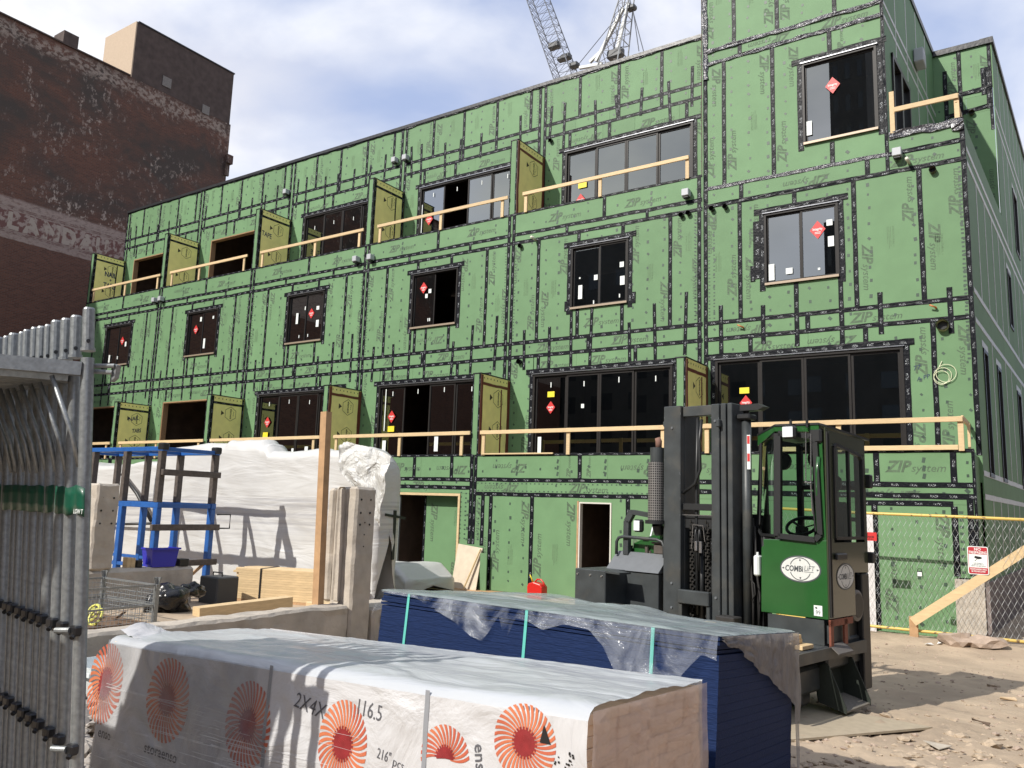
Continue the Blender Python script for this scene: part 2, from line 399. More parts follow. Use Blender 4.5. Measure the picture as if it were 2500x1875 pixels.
def gfine(x, y):
    z = ground_z(x, y)
    if -8 < x < 1.6 and 2.4 < y < 16:      # trampled clods, rougher close to the camera on the right
        k = 0.014 + (0.055 if (x > -2.2 and y < 8.8) else 0)
        z += k * max(0, noise.noise(Vector((x * 5.5, y * 5.5, 3)))) + 0.5 * k * noise.noise(Vector((x * 13, y * 13, 8)))
        for c_, sl_ in ((9.9, -.42), (11.5, -.40), (7.7, -.25)):      # wheel ruts
            d_ = y - (c_ + sl_ * (x + 1.5) + .12 * math.sin(x * 1.7)); z -= .022 * math.exp(-(d_ / .11) ** 2) - .012 * math.exp(-((abs(d_) - .2) / .06) ** 2)
            if abs(d_) < .12: z += .006 * math.sin(x * 38 + d_ * 30)
    return z
g.grid([[(x, y, gfine(x, y)) for y in gy] for x in gx])
o = g.build('ground', M_dirt, smooth=True); struct(o)

# ================================================================== GREEN BUILDING
BX0 = -32.75; BX1 = -1.09
P0, P1, P2, P3 = 15.69, 16.96, 18.33, 22.96
PARTY = [-32.75, -27.5, -22.2, -16.9, -11.64, -6.37]
B = thing('town_house_block', 'long four storey building sheathed in green panels with black seam tape', 'building', (-17, 16, 0.05))
BO = tuple(B.location)
def W2(Y): return lambda x, z, d: Vector((x, Y - d, z))
prints = {}; dabs = {}
def pm(Y):
    if Y not in prints: prints[Y] = MB(BO); dabs[Y] = MB(BO)
    return prints[Y], dabs[Y]
def cut(rects, hole):
    out = []; hx0, hx1, hz0, hz1 = hole
    for (a, b, c, d) in rects:
        if hx1 <= a or hx0 >= b or hz1 <= c or hz0 >= d: out.append((a, b, c, d)); continue
        if a < hx0: out.append((a, hx0, c, d))
        if hx1 < b: out.append((hx1, b, c, d))
        m0, m1 = max(a, hx0), min(b, hx1)
        if c < hz0: out.append((m0, m1, c, hz0))
        if hz1 < d: out.append((m0, m1, hz1, d))
    return out
def comps(rs):
    rs = list(rs); out = []
    while rs:
        g_ = [rs.pop()]; ch = True
        while ch:
            ch = False
            for r in list(rs):
                if any(r[0] <= q[1] + 1e-4 and r[1] >= q[0] - 1e-4 and r[2] <= q[3] + 1e-4 and r[3] >= q[2] - 1e-4 for q in g_): g_.append(r); rs.remove(r); ch = True
        out.append(g_)
    return out
def panels(Y, z0, z1, xs, holes=(), logo=True, stud=0.406):
    """one row of sheathing sheets between the seams xs"""
    pr, db = pm(Y)
    for a, b in zip(xs[:-1], xs[1:]):
        rs = [(a + 0.002, b - 0.002, z0 + 0.002, z1 - 0.002)]
        for h in holes: rs = cut(rs, h)
        rs = [r for r in rs if r[1] - r[0] > 0.02 and r[3] - r[2] > 0.02]
        if not rs: continue
        dd = random.random() * 0.0012
        for grp in comps(rs):
            mb = MB(BO)
            for r in grp: mb.box(r[0], r[1], Y - dd, Y + 0.02, r[2], r[3])
            mb.build('sheathing_panel', M_sheet, B)
        big = max(rs, key=lambda r: (r[1] - r[0]) * (r[3] - r[2]))
        w_, h_ = big[1] - big[0], big[3] - big[2]
        yy = Y - 0.0026
        if logo:
            if h_ > 1.15 and w_ > 0.45:
                up_ = random.random() < 0.6
                xx = big[0] + (w_ - 0.16 if random.random() < 0.5 else 0.2)
                wl = min(0.97, h_ * 0.8)
                zip_logo(pr, xx, big[2] + wl / 2 + 0.12 + random.random() * max(0, h_ - wl - 0.3) * 0.4, yy, 90 if up_ else -90, wl)
                if h_ > 2.2: zip_logo(pr, big[0] + (0.2 if xx > big[0] + w_ / 2 else w_ - 0.2), big[3] - wl / 2 - 0.12, yy, -90 if up_ else 90, wl)
                if w_ > 0.7: small_print(pr, big[0] + w_ * random.uniform(.35, .62), big[2] + h_ * random.uniform(.25, .75), yy, random.choice((90, -90)))
            elif w_ > 1.05 and h_ > 0.3:
                zip_logo(pr, big[0] + w_ * random.uniform(.4, .6), (big[2] + big[3]) / 2 + random.uniform(-.1, .02) * h_, yy, random.choice((0, 0, 180)), min(0.97, h_ * 3))
            elif h_ > 0.5 and w_ > 0.45:
                zip_logo(pr, big[0] + 0.2, (big[2] + big[3]) / 2, yy, 90, min(0.9, h_ * 0.85))
        # nail head dabs on stud lines
        for r in rs:
            k0 = math.ceil((r[0] + 0.08) / stud)
            while k0 * stud < r[1] - 0.06:
                x = k0 * stud + random.uniform(-.015, .015); k0 += 1
                if random.random() < 0.12: continue
                z = r[2] + 0.16
                off = random.uniform(0, .12)
                while z < r[3] - 0.1:
                    s = random.uniform(0.018, 0.026) if random.random() < .9 else 0.03; xx = x + random.uniform(-.02, .02); zz = z + off + random.uniform(-.03, .03)
                    if zz < r[3] - 0.07:
                        t = random.uniform(-.15, .15) if random.random() < .8 else 0.78
                        c_, s_ = math.cos(t), math.sin(t)
                        db.add([(xx + (u * c_ - v * s_ * 1.3) * s, Y - 0.0032, zz + (u * s_ + v * c_ * 1.3) * s) for u, v in ((-1, -1), (1, -1), (1, 1), (-1, 1))], [(0, 1, 2, 3)])
                    z += 0.305 if random.random() < .9 else 0.2
def nail_row(Y, x, z0, z1, dx=0.0, step=0.085, s=0.013):
    db = pm(Y)[1]; z = z0
    while z < z1:
        db.add([(x + u * s * 1.4 + random.uniform(-.005, .005), Y - 0.0034, z + v * s) for u, v in ((-1, -1), (1, -1), (1, 1), (-1, 1))], [(0, 1, 2, 3)]); z += step * random.uniform(.85, 1.15)
def tape(Y, x0, z0, x1, z1, wd=0.095, d=0.005, crump=0.0, m=None, jit=0.004):
    mb = MB(BO); strip(mb, W2(Y), (x0, z0), (x1, z1), wd, d, jit, crump); mb.build('seam_tape', m or M_tape, B)

# ---- rows of sheets. P2 = recessed top storey
pd = (-0.0, )
SL3 = [(p + 0.80, p + 4.52) for p in PARTY[:5]]          # top storey sliders
holes2 = [(a, b, 9.2, 11.80) for a, b in SL3]
xs2 = []
for p in PARTY[:5]:
    xs2 += [p + 0.06, p + 1.22, p + 2.42, p + 3.66, p + 4.86]
xs2 = [BX0] + xs2[1:] + [-6.36]
allx = sorted(set(xs2 + [p + s for p in PARTY[1:5] for s in (-0.06, 0.06)]))
allx = [x for i, x in enumerate(allx) if i == 0 or x - allx[i - 1] > 0.05]
panels(P2, 12.76, 14.0, allx)
mid = sorted([BX0] + [p + s for p in PARTY[:5] for s in (1.1, 2.3 if p != PARTY[4] else 2.15, 4.4)] + [p for p in PARTY[1:5]] + [-6.36])
panels(P2, 12.39, 12.76, mid, logo=False)
low = sorted([BX0] + [p + s for p in PARTY[:5] for s in (0.72, 1.95, 2.9, 4.15)] + [p for p in PARTY[1:5]] + [-6.36])
panels(P2, 9.2, 12.39, low, holes2)
# P1 = main wall, rows
SL1 = [(p + 0.82, p + 4.56) for p in PARTY[:5]] + [(-6.08, -2.32)]
WN = [(p + 1.88, p + 3.52) for p in PARTY[:5]] + [(-4.97, -3.44)]
WN[4] = (-9.79, -8.22); WN[3] = (-15.02, -13.38); WN[2] = (-20.3, -18.63); WN[1] = (-25.63, -23.9); WN[0] = (-30.95, -29.22)
h1 = [(a, b, 2.6, 5.30) for a, b in SL1]
h2 = [(a, b, 6.86, 8.50) for a, b in WN]
r1 = sorted([BX0] + [p + s for p in PARTY[:5] for s in (0.8, 2.05, 3.63, 4.9)] + PARTY[1:5] + [-6.37, -5.3, -4.1, -2.99, -1.79, BX1])
panels(P1, 2.7, 5.79, r1, h1)
r2 = sorted([BX0] + [p + s for p in PARTY[:5] for s in (0.02, 2.37, 4.8)] + [-4.10, -1.48, BX1]); r2 = r2[:1] + r2[2:]
panels(P1, 5.79, 6.16, r2)
r3 = sorted([BX0] + [p + s for p in PARTY[:5] for s in (0.87, 2.05, 3.27, 4.49)] + PARTY[1:5] + [-6.37, -5.51, -4.32, -3.13, -1.91, BX1])
panels(P1, 6.16, 8.87, r3, h2)
r4 = sorted([BX0] + [p + s for p in PARTY[:5] for s in (1.7, 3.9)] + [-6.37]); panels(P1, 8.87, 9.10, r4, logo=False)
r5 = sorted([BX0] + [p + 2.75 for p in PARTY[:5]] + PARTY[1:5] + [-6.37]); panels(P1, 9.10, 9.66, r5)
panels(P1, 8.87, 9.32, [-6.37, -5.47, -2.85, BX1]); panels(P1, 9.32, 9.66, [-2.45, BX1], logo=False)
HT = (-4.10, -2.59, 9.87, 11.75)
panels(P1, 9.32, 12.39, [-6.37, -5.85, -4.74, -3.52, -2.45], [HT]); panels(P1, 12.39, 12.71, [-6.37, -5.47, -3.9, -2.45]); panels(P1, 12.71, 14.5, [-6.37, -5.6, -4.62, -3.40, -2.45])
# P0 = ground storey and first parapet
GAR = (-14.15, -12.0, -0.1, 2.22); DR = (-8.72, -7.93, 0.0, 2.12)
panels(P0, 2.62, 3.18, sorted([BX0] + [p + s for p in PARTY[:5] for s in (0.0, 2.4, 3.6)][1:] + [-8.73, -6.37, -5.1, -2.66, -1.44, -1.12]))
panels(P0, 2.27, 2.62, sorted([BX0, -27.5, -22.2, -16.9, -14.2, -11.64, -10.1, -6.37, -4.0, -1.12]))
panels(P0, 0.06, 2.27, sorted([BX0, -28, -25, -22.2, -19, -16.9, -14.2, -13.0, -11.64, -11.1, -9.95, -8.75, -7.55, -6.37, -5.1, -3.9, -2.66]), [GAR, DR])
panels(P0, 0.06, 2.27, [-2.66, -1.47]); panels(P0, 1.06, 2.27, [-1.47, -1.12])
# ---- tapes
for a, b in zip(PARTY[:5], PARTY[1:]):
    cr_ = 0.022 if b > -13 else 0.0
    tape(P2, a + 0.06, 12.76, b - 0.06, 12.75, crump=0); tape(P2, a + 0.06, 12.39, b - 0.06, 12.39)
    tape(P2, a, 14.02, b, 14.02, wd=0.10, d=0.012, crump=0.03, m=M_foil if b > -13 else M_tape, jit=0.02)
    for off in (1.22, 2.42, 3.66, 4.86): tape(P2, a + off, 12.39 if off in (3.66, 2.42) else 12.76, a + off, 14.0, d=0.0065)
    for s in (-0.09, 0.09): tape(P2, a + s + (0.09 if a < -30 else 0), 9.6, a + s + (0.09 if a < -30 else 0), 14.03, d=0.0065)
    for off, q0, q1 in ((0.31, 12.25, 13.31), (0.74, 11.95, 13.3), (1.70, 11.86, 13.12), (2.32, 12.36, 13.1), (3.1, 12.32, 13.1), (3.85, 11.9, 13.07), (4.5, 12.2, 13.3)):
        if random.random() < .9: tape(P2, a + off + random.uniform(-.08, .08), q0, a + off, q1, wd=0.08, d=0.008)
    for off in (0.72, 1.95, 4.15): tape(P2, a + off + 0.2, 11.86, a + off + 0.2, 12.36, d=0.0065)
    # storey band and parapet
    tape(P1, a + 0.04, 9.10, b, 9.10, jit=0.01); tape(P1, a, 8.87, b, 8.87, jit=0.01, crump=0.006); tape(P1, a, 9.67, b, 9.67, wd=0.055, d=0.010, m=M_tape)
    tape(P1, a + 2.75, 9.1, a + 2.75, 9.66, d=0.0065)
    for off in (1.7, 3.9): tape(P1, a + off, 8.87, a + off, 9.1, d=0.0065, wd=0.08)
    tape(P1, a, 6.16, b, 6.17); tape(P1, a, 5.79, b, 5.80)
    for off in (0.87, 4.49): tape(P1, a + off, 6.16, a + off, 8.87, d=0.0065)
    for off in (2.05, 3.27): tape(P1, a + off, 6.18, a + off, 6.86, d=0.0065); tape(P1, a + off, 8.5, a + off, 8.87, d=0.0065)
    for off, q0, q1 in ((0.5, 5.45, 6.49), (1.26, 5.34, 6.5), (1.88, 5.34, 6.84), (2.46, 5.34, 6.84), (3.46, 5.38, 6.39), (4.1, 5.34, 6.78), (4.89, 5.5, 6.96)):
        tape(P1, a + off + random.uniform(-.05, .05), q0, a + off, q1, wd=0.08, d=0.008)
    for off in (2.37, ): tape(P1, a + off, 5.79, a + off, 6.16, d=0.0065)
    for off in (0.95, 3.63): tape(P1, a + off, 5.34, a + off, 5.79, d=0.0065)
for p in PARTY[1:]:
    for s in (-0.075, 0.075): tape(P1, p + s, 5.0, p + s, 9.66, d=0.0065); nail_row(P1, p + s * 2.1, 6.2, 8.85) if p > -23 else None
    for s in (-0.13, 0.13): nail_row(P2, p + s * 1.4, 12.8, 13.95)
for p in PARTY[1:5]:
    for s in (-0.055, 0.055): tape(P0, p + s, 1.08 if p == PARTY[4] else 0.1, p + s, 3.2, d=0.0065)
tape(P2, -6.42, 9.3, -6.42, 14.0); tape(P1, -6.28, 12.0, -6.30, 14.5, wd=0.12, d=0.012, crump=0.04, m=M_foil)
tape(P1, -6.29, 9.0, -6.29, 12.1, wd=0.10, d=0.007, crump=0.01)
# tower
tape(P1, -6.34, 6.165, BX1, 6.16, crump=0.005); tape(P1, -6.34, 5.80, BX1, 5.79, crump=0.005)
for x, q0, q1 in ((-5.51, 6.16, 8.87), (-3.13, 6.18, 8.87), (-1.91, 6.18, 8.95), (-4.32, 5.49, 6.85), (-3.43, 5.32, 7.12), (-4.32, 8.55, 8.87), (-4.10, 5.79, 6.14), (-2.99, 5.34, 5.77), (-1.79, 3.3, 5.74), (-5.3, 5.34, 5.79),
                  (-4.74, 9.35, 12.35), (-5.85, 9.35, 12.35), (-3.52, 11.88, 12.35), (-3.52, 9.36, 9.82), (-2.85, 8.95, 9.3), (-5.47, 12.4, 12.7), (-4.62, 12.72, 14.5), (-3.40, 12.72, 14.5), (-5.6, 12.72, 14.5), (-5.47, 8.9, 9.3)):
    tape(P1, x, q0, x, q1, d=0.0065)
for x, q0, q1 in ((-5.95, 5.3, 6.55), (-5.02, 5.6, 6.45), (-2.70, 5.6, 6.45), (-1.48, 5.5, 6.4)): tape(P1, x, q0, x, q1, d=0.008)
tape(P1, -6.34, 9.32, -2.45, 9.31, crump=0.012, m=M_foil, wd=0.08); tape(P1, -6.34, 8.90, BX1, 8.92, crump=0.012, m=M_tape)
tape(P1, -6.34, 12.70, -2.45, 12.70, wd=0.10, crump=0.03, d=0.01, m=M_foil, jit=0.015); tape(P1, -6.34, 12.39, -2.45, 12.39, wd=0.09, crump=0.025, d=0.01, m=M_foil, jit=0.012)
tape(P1, -2.45, 9.29, BX1, 9.30, crump=0.012); tape(P1, -2.42, 9.68, BX1, 9.68, wd=0.15, d=0.01, crump=0.035, m=M_foil, jit=0.02)
tape(P1, -1.3, 9.62, -1.1, 9.62, wd=0.22, d=0.02, crump=0.05, m=M_foil, jit=0.02)
tape(P1, -2.47, 8.93, -2.47, 14.5, wd=0.07, d=0.007, crump=0.008); tape(P1, -1.13, 3.2, -1.13, 9.6, wd=0.09, d=0.007, crump=0.004)
nail_row(P1, -1.21, 5.0, 8.8, s=0.018); nail_row(P1, -6.1, 6.2, 8.8); nail_row(P1, -6.55, 6.2, 8.8)
# P0
for a, b in [(BX0, -27.5), (-27.5, -22.2), (-22.2, -16.9), (-16.9, -11.7), (-11.58, -6.37), (-6.37, -1.12)]:
    tape(P0, a, 3.19, b, 3.19, wd=0.06, d=0.008, crump=0.004); tape(P0, a, 2.61, b, 2.60, jit=0.006)
    tape(P0, a, 2.41 if b < -11 or b > -6 else 2.27, b, 2.41 if b < -11 or b > -6 else 2.28, jit=0.006)
tape(P0, -2.9, 2.27, -1.47, 2.28)
for x, q0, q1 in ((-13.52, 2.65, 3.17), (-12.32, 2.65, 3.17), (-8.73, 2.65, 3.17), (-2.66, 2.65, 3.17), (-1.44, 2.65, 3.17), (-5.1, 2.65, 3.17), (-11.33, 1.06, 2.3), (-11.1, 0.08, 2.24), (-9.95, 0.08, 2.24), (-2.72, 0.08, 2.24), (-1.46, 1.08, 2.24), (-1.22, 1.1, 2.38), (-14.2, 0.1, 2.3), (-7.55, 1.0, 2.24)):
    tape(P0, x, q0, x, q1, wd=0.10, d=0.0065)
tape(P0, -1.14, 1.1, -1.14, 3.2, wd=0.05)
for k in range(44): nail_row(P0, -11.5 + k * 0.115, 2.52, 2.6, step=1); nail_row(P0, -11.48 + k * 0.115, 2.35, 2.4, step=1)
for s in (-0.35, -0.2): nail_row(P0, -11.64 + s, 1.2, 2.35, step=.11, s=.017)
nail_row(P0, -11.44, 1.2, 2.35, step=.11, s=.017); nail_row(P0, -1.36, 1.15, 2.2, step=.13, s=.022)
for x in (-9.3, -8.1, -7.1, -10.4, -1.9): 
    for i in range(3):
        db = pm(P0)[1]; zc = 2.75 + i * 0.14; db.add([(x - .03, P0 - .0035, zc - .04), (x + .02, P0 - .0035, zc - .05), (x + .04, P0 - .0035, zc + .04), (x - .01, P0 - .0035, zc + .05)], [(0, 1, 2, 3)])
for p in PARTY[:5]:
    for xo in (1.4, 4.0):
        for i in range(3):
            db = pm(P1)[1]; zc = 9.22 + i * 0.14; x = p + xo; db.add([(x - .03, P1 - .0035, zc - .04), (x + .02, P1 - .0035, zc - .05), (x + .04, P1 - .0035, zc + .04), (x - .01, P1 - .0035, zc + .05)], [(0, 1, 2, 3)])

# ---- right end wall: runs back about 3 degrees off square
KD = 0.054
def sx(X0, Y): return X0 + KD * (Y - P1)
def WS(X0): return lambda y, z, d: Vector((sx(X0, y) + d, y, z))
def side_panels(X0, y0, y1, z0, z1, holes=(), step=1.22):
    P = WS(X0); n = max(1, int(round((y1 - y0) / step))); ys = [y0 + (y1 - y0) * i / n for i in range(n + 1)]
    for a, b in zip(ys[:-1], ys[1:]):
        rs = [(a + .003, b - .003, z0 + .003, z1 - .003)]
        for h in holes: rs = cut(rs, h)
        rs = [r for r in rs if r[1] - r[0] > .02 and r[3] - r[2] > .02]
        if not rs: continue
        for grp in comps(rs):
          mb = MB(BO)
          for r in grp:
            q = [P(r[0], r[2], 0), P(r[1], r[2], 0), P(r[1], r[3], 0), P(r[0], r[3], 0)]; mb.prism(q, (-0.02, 0, 0))
          mb.build('sheathing_panel', M_sheet, B)
    return ys
def side_tape(X0, a, b, wd=0.09, m=None):
    mb = MB(BO); strip(mb, WS(X0), a, b, wd, 0.005); mb.build('seam_tape', m or M_sheentape, B)
SW = [(17.85, 18.5, 2.85, 5.35), (20.0, 20.7, 2.85, 5.35), (24.1, 25.0, 2.85, 5.35), (20.2, 20.9, 9.95, 9.96), (26.4, 27.5, 9.7, 11.6), (30.5, 31.6, 9.7, 11.6), (23.4, 24.2, 6.9, 8.4), (28.5, 29.3, 2.85, 5.35)]
for z0, z1 in ((0.95, 2.45), (2.45, 2.88), (2.88, 5.75), (5.75, 6.33), (6.33, 8.85), (8.85, 9.15)):
    ys = side_panels(-1.085, P1, 42, z0, z1, SW)
side_panels(-1.085, P1, P3, 9.15, 9.66)
for z0, z1 in ((9.15, 12.2), (12.2, 12.6), (12.6, 14.5)): ys2 = side_panels(-1.085, P3, 42, z0, z1, SW)
side_panels(-1.14, P0 + .01, P1 - .005, 0.95, 3.17, step=1.3)
for z in (2.45, 2.88, 5.75, 6.33, 8.85, 9.15): side_tape(-1.085, (P1 + .05, z), (42, z), 0.10)
for z in (12.2, 12.6): side_tape(-1.085, (P3, z), (42, z), 0.10)
for y in ys[1:-1]:
    for z0, z1 in ((2.9, 5.7), (6.35, 8.8), (1.0, 2.4)):
        if not any(h[0] - .1 < y < h[1] + .1 and h[2] < z1 and h[3] > z0 for h in SW): side_tape(-1.085, (y, z0), (y, z1), 0.06)
for y in ys2[1:-1]:
    for z0, z1 in ((9.2, 12.15), (12.65, 14.4)):
        if not any(h[0] - .1 < y < h[1] + .1 and h[2] < z1 and h[3] > z0 for h in SW): side_tape(-1.085, (y, z0), (y, z1), 0.06)
for k, (a, b, c, d) in enumerate(SW):
    if d - c < .1: continue
    wf = MB(BO); P = WS(-1.085)
    for q0, q1, q2, q3 in ((a, a + .07, c, d), (b - .07, b, c, d), (a, b, c, c + .07), (a, b, d - .07, d)):
        wf.prism([P(q0, q2, .02), P(q1, q2, .02), P(q1, q3, .02), P(q0, q3, .02)], (-.1, 0, 0))
    fo = wf.build('side_window', M_bronze, B)
    gl = MB(BO); gl.add([P(a, c, -.04), P(b, c, -.04), P(b, d, -.04), P(a, d, -.04)], [(0, 1, 2, 3)]); gl.build('glass_pane', M_glass, fo)
    side_tape(-1.085, (a - .12, d + .08), (b + .12, d + .08), .13)
# tower flank (faces the little terrace)
TS = [(17.6, 19.4, 9.35, 11.85)]
for z0, z1 in ((9.0, 12.39), (12.39, 12.71), (12.71, 14.5)): ys3 = side_panels(-2.45, P1 + .01, P3, z0, z1, TS)
for z in (12.39, 12.71): side_tape(-2.45, (P1 + .05, z), (P3, z), .08)
for y in ys3[1:-1]:
    if y > 19.5 or True: side_tape(-2.45, (y, 12.0 if y < 19.5 else 9.3), (y, 14.4), .05)
f = MB(BO); P = WS(-2.45)
for a, b, c, d in ((17.6, 17.7, 9.35, 11.85), (19.3, 19.4, 9.35, 11.85), (18.4, 18.55, 9.35, 11.8), (17.6, 19.4, 9.35, 9.45), (17.6, 19.4, 11.75, 11.85)):
    f.prism([P(a, c, .04), P(b, c, .04), P(b, d, .04), P(a, d, .04)], (-.12, 0, 0))
fo = f.build('terrace_door', M_bronze, B)
gl = MB(BO); gl.add([P(17.6, 9.4, -.03), P(19.4, 9.4, -.03), P(19.4, 11.8, -.03), P(17.6, 11.8, -.03)], [(0, 1, 2, 3)]); gl.build('glass_pane', M_glass, fo)
# recessed wall behind the terrace
panels(P3, 9.0, 12.55, [-2.2, -1.55, -0.79]); panels(P3, 12.55, 13.0, [-2.2, -1.4, -0.79], logo=False); panels(P3, 13.0, 14.4, [-2.2, -1.52, -0.79])
tape(P3, -1.85, 13.13, -0.79, 13.18, wd=.13, crump=.02); tape(P3, -1.9, 12.6, -0.79, 12.68, wd=.11, crump=.02)
for x, q0, q1 in ((-1.52, 12.55, 14.4), (-1.86, 12.3, 13.9), (-0.99, 13.0, 13.75), (-0.88, 12.6, 13.75)): tape(P3, x, q0, x, q1, wd=.1, d=.008, crump=.01)
tape(P3, -0.83, 12, -0.83, 14.4, wd=.08, m=M_tape)

# ---- roof edges, slabs, inner walls (keep the inside dark)
mb = MB(BO)
mb.prism([(-32.8, P2 - .05, 14.0), (-6.3, P2 - .05, 14.0), (-6.3, P2 - .05, 14.1), (-32.8, P2 - .05, 14.1)], (0, .35, 0))
mb.build('roof_edge_membrane', M_mem, B)
mb = MB(BO)
P = WS(-1.085)
mb.prism([P(P3 - .05, 14.4, .05), P(42, 14.4, .05), P(42, 14.55, .05), P(P3 - .05, 14.55, .05)], (-.3, 0, 0))
mb.prism([(-2.4, P3 - .06, 14.38), (-.72, P3 - .06, 14.38), (-.72, P3 - .06, 14.53), (-2.4, P3 - .06, 14.53)], (0, .3, 0))
Pt = WS(-2.45); mb.prism([Pt(P1 - .03, 14.45, .03), Pt(P3, 14.45, .03), Pt(P3, 14.6, .03), Pt(P1 - .03, 14.6, .03)], (-.3, 0, 0))
mb.build('roof_edge_membrane', M_mem, B)
mb = MB(BO)
for z in (2.75, 5.95, 9.2): mb.box(-32.6, -1.3, P1 + .15, P1 + 7, z - .15, z)
mb.box(-32.6, -2.6, P2 + .1, P2 + 8, 13.8, 13.95); mb.box(-6.2, -2.6, P1 + .1, P1 + 6, 14.2, 14.35)
mb.box(-32.6, -1.4, P0 + .06, P0 + 6, 2.45, 2.6)
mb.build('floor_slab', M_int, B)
mb = MB(BO); mb.box(-32.7, -1.2, P0 + .05, P1 - .04, 2.72, 2.9); mb.box(-32.7, -6.4, P1 + .03, P2 - .03, 9.22, 9.32); mb.box(-2.42, -1.2, P1 + .04, P3, 9.22, 9.32)
mb.build('terrace_floor', mat('pale bounce floor', (.62, .58, .50), .8, var=.1), B)  # unseen floor, made pale to bounce light onto the yellow boards
mb = MB(BO)
mb.box(-32.6, -1.3, P1 + 4.0, P1 + 4.1, 0.1, 9.0); mb.box(-32.6, -2.7, P2 + 3.6, P2 + 3.7, 9.2, 13.9); mb.box(-32.6, -1.3, P0 + 3.2, P0 + 3.3, 0, 2.6)
for p in PARTY[1:]: mb.box(p - .1, p + .1, P1 + .1, P1 + 4, 2.7, 9.1); mb.box(p - .1, p + .1, P2 + .1, P2 + 3.6, 9.2, 13.9)
mb.box(-14.4, -14.3, P0 + .1, P0 + 3.2, 0, 2.5); mb.box(-9.1, -9.0, P0 + .1, P0 + 3.2, 0, 2.5); mb.box(-7.6, -7.5, P0 + .1, P0 + 3.2, 0, 2.5)
mb.box(-32.74, -32.6, P2 + .03, P2 + 8, 9.2, 14); mb.box(-32.74, -32.6, P1 + .03, P1 + 7, 0, 9.6); mb.box(-32.74, -32.6, P0 + .03, P1, 0, 3.1)
mb.box(-6.4, -6.33, P1 + .03, P2, 9.3, 14.5)
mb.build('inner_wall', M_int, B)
mb = MB(BO)
mb.box(-32.6, -1.3, P1 + .03, P1 + .13, 2.72, 3.1)
mb.box(-32.6, -6.4, P1 + .03, P1 + .12, 9.1, 9.66); mb.box(-2.4, -1.2, P1 + .03, P1 + .12, 9.1, 9.66); mb.box(-32.7, -1.15, P0 + .025, P0 + .11, 2.7, 3.17)
mb.build('parapet_backing', M_osb, B)
# raw studs just inside the open bays
mb = MB(BO)
for (a, b), Y, z0, z1 in ((SL3[0], P2, 9.3, 11.8), (SL3[1], P2, 9.3, 11.8), (SL1[0], P1, 2.8, 5.3), (SL1[1], P1, 2.8, 5.3)):
    for x in span(a + .3, b, 0.8): mb.box(x, x + .04, Y + 2.2, Y + 2.3, z0, z1)
    mb.box(a, b, Y + 2.19, Y + 2.31, z1 - .5, z1 - .46)
mb.build('inner_studs', M_osb, B)

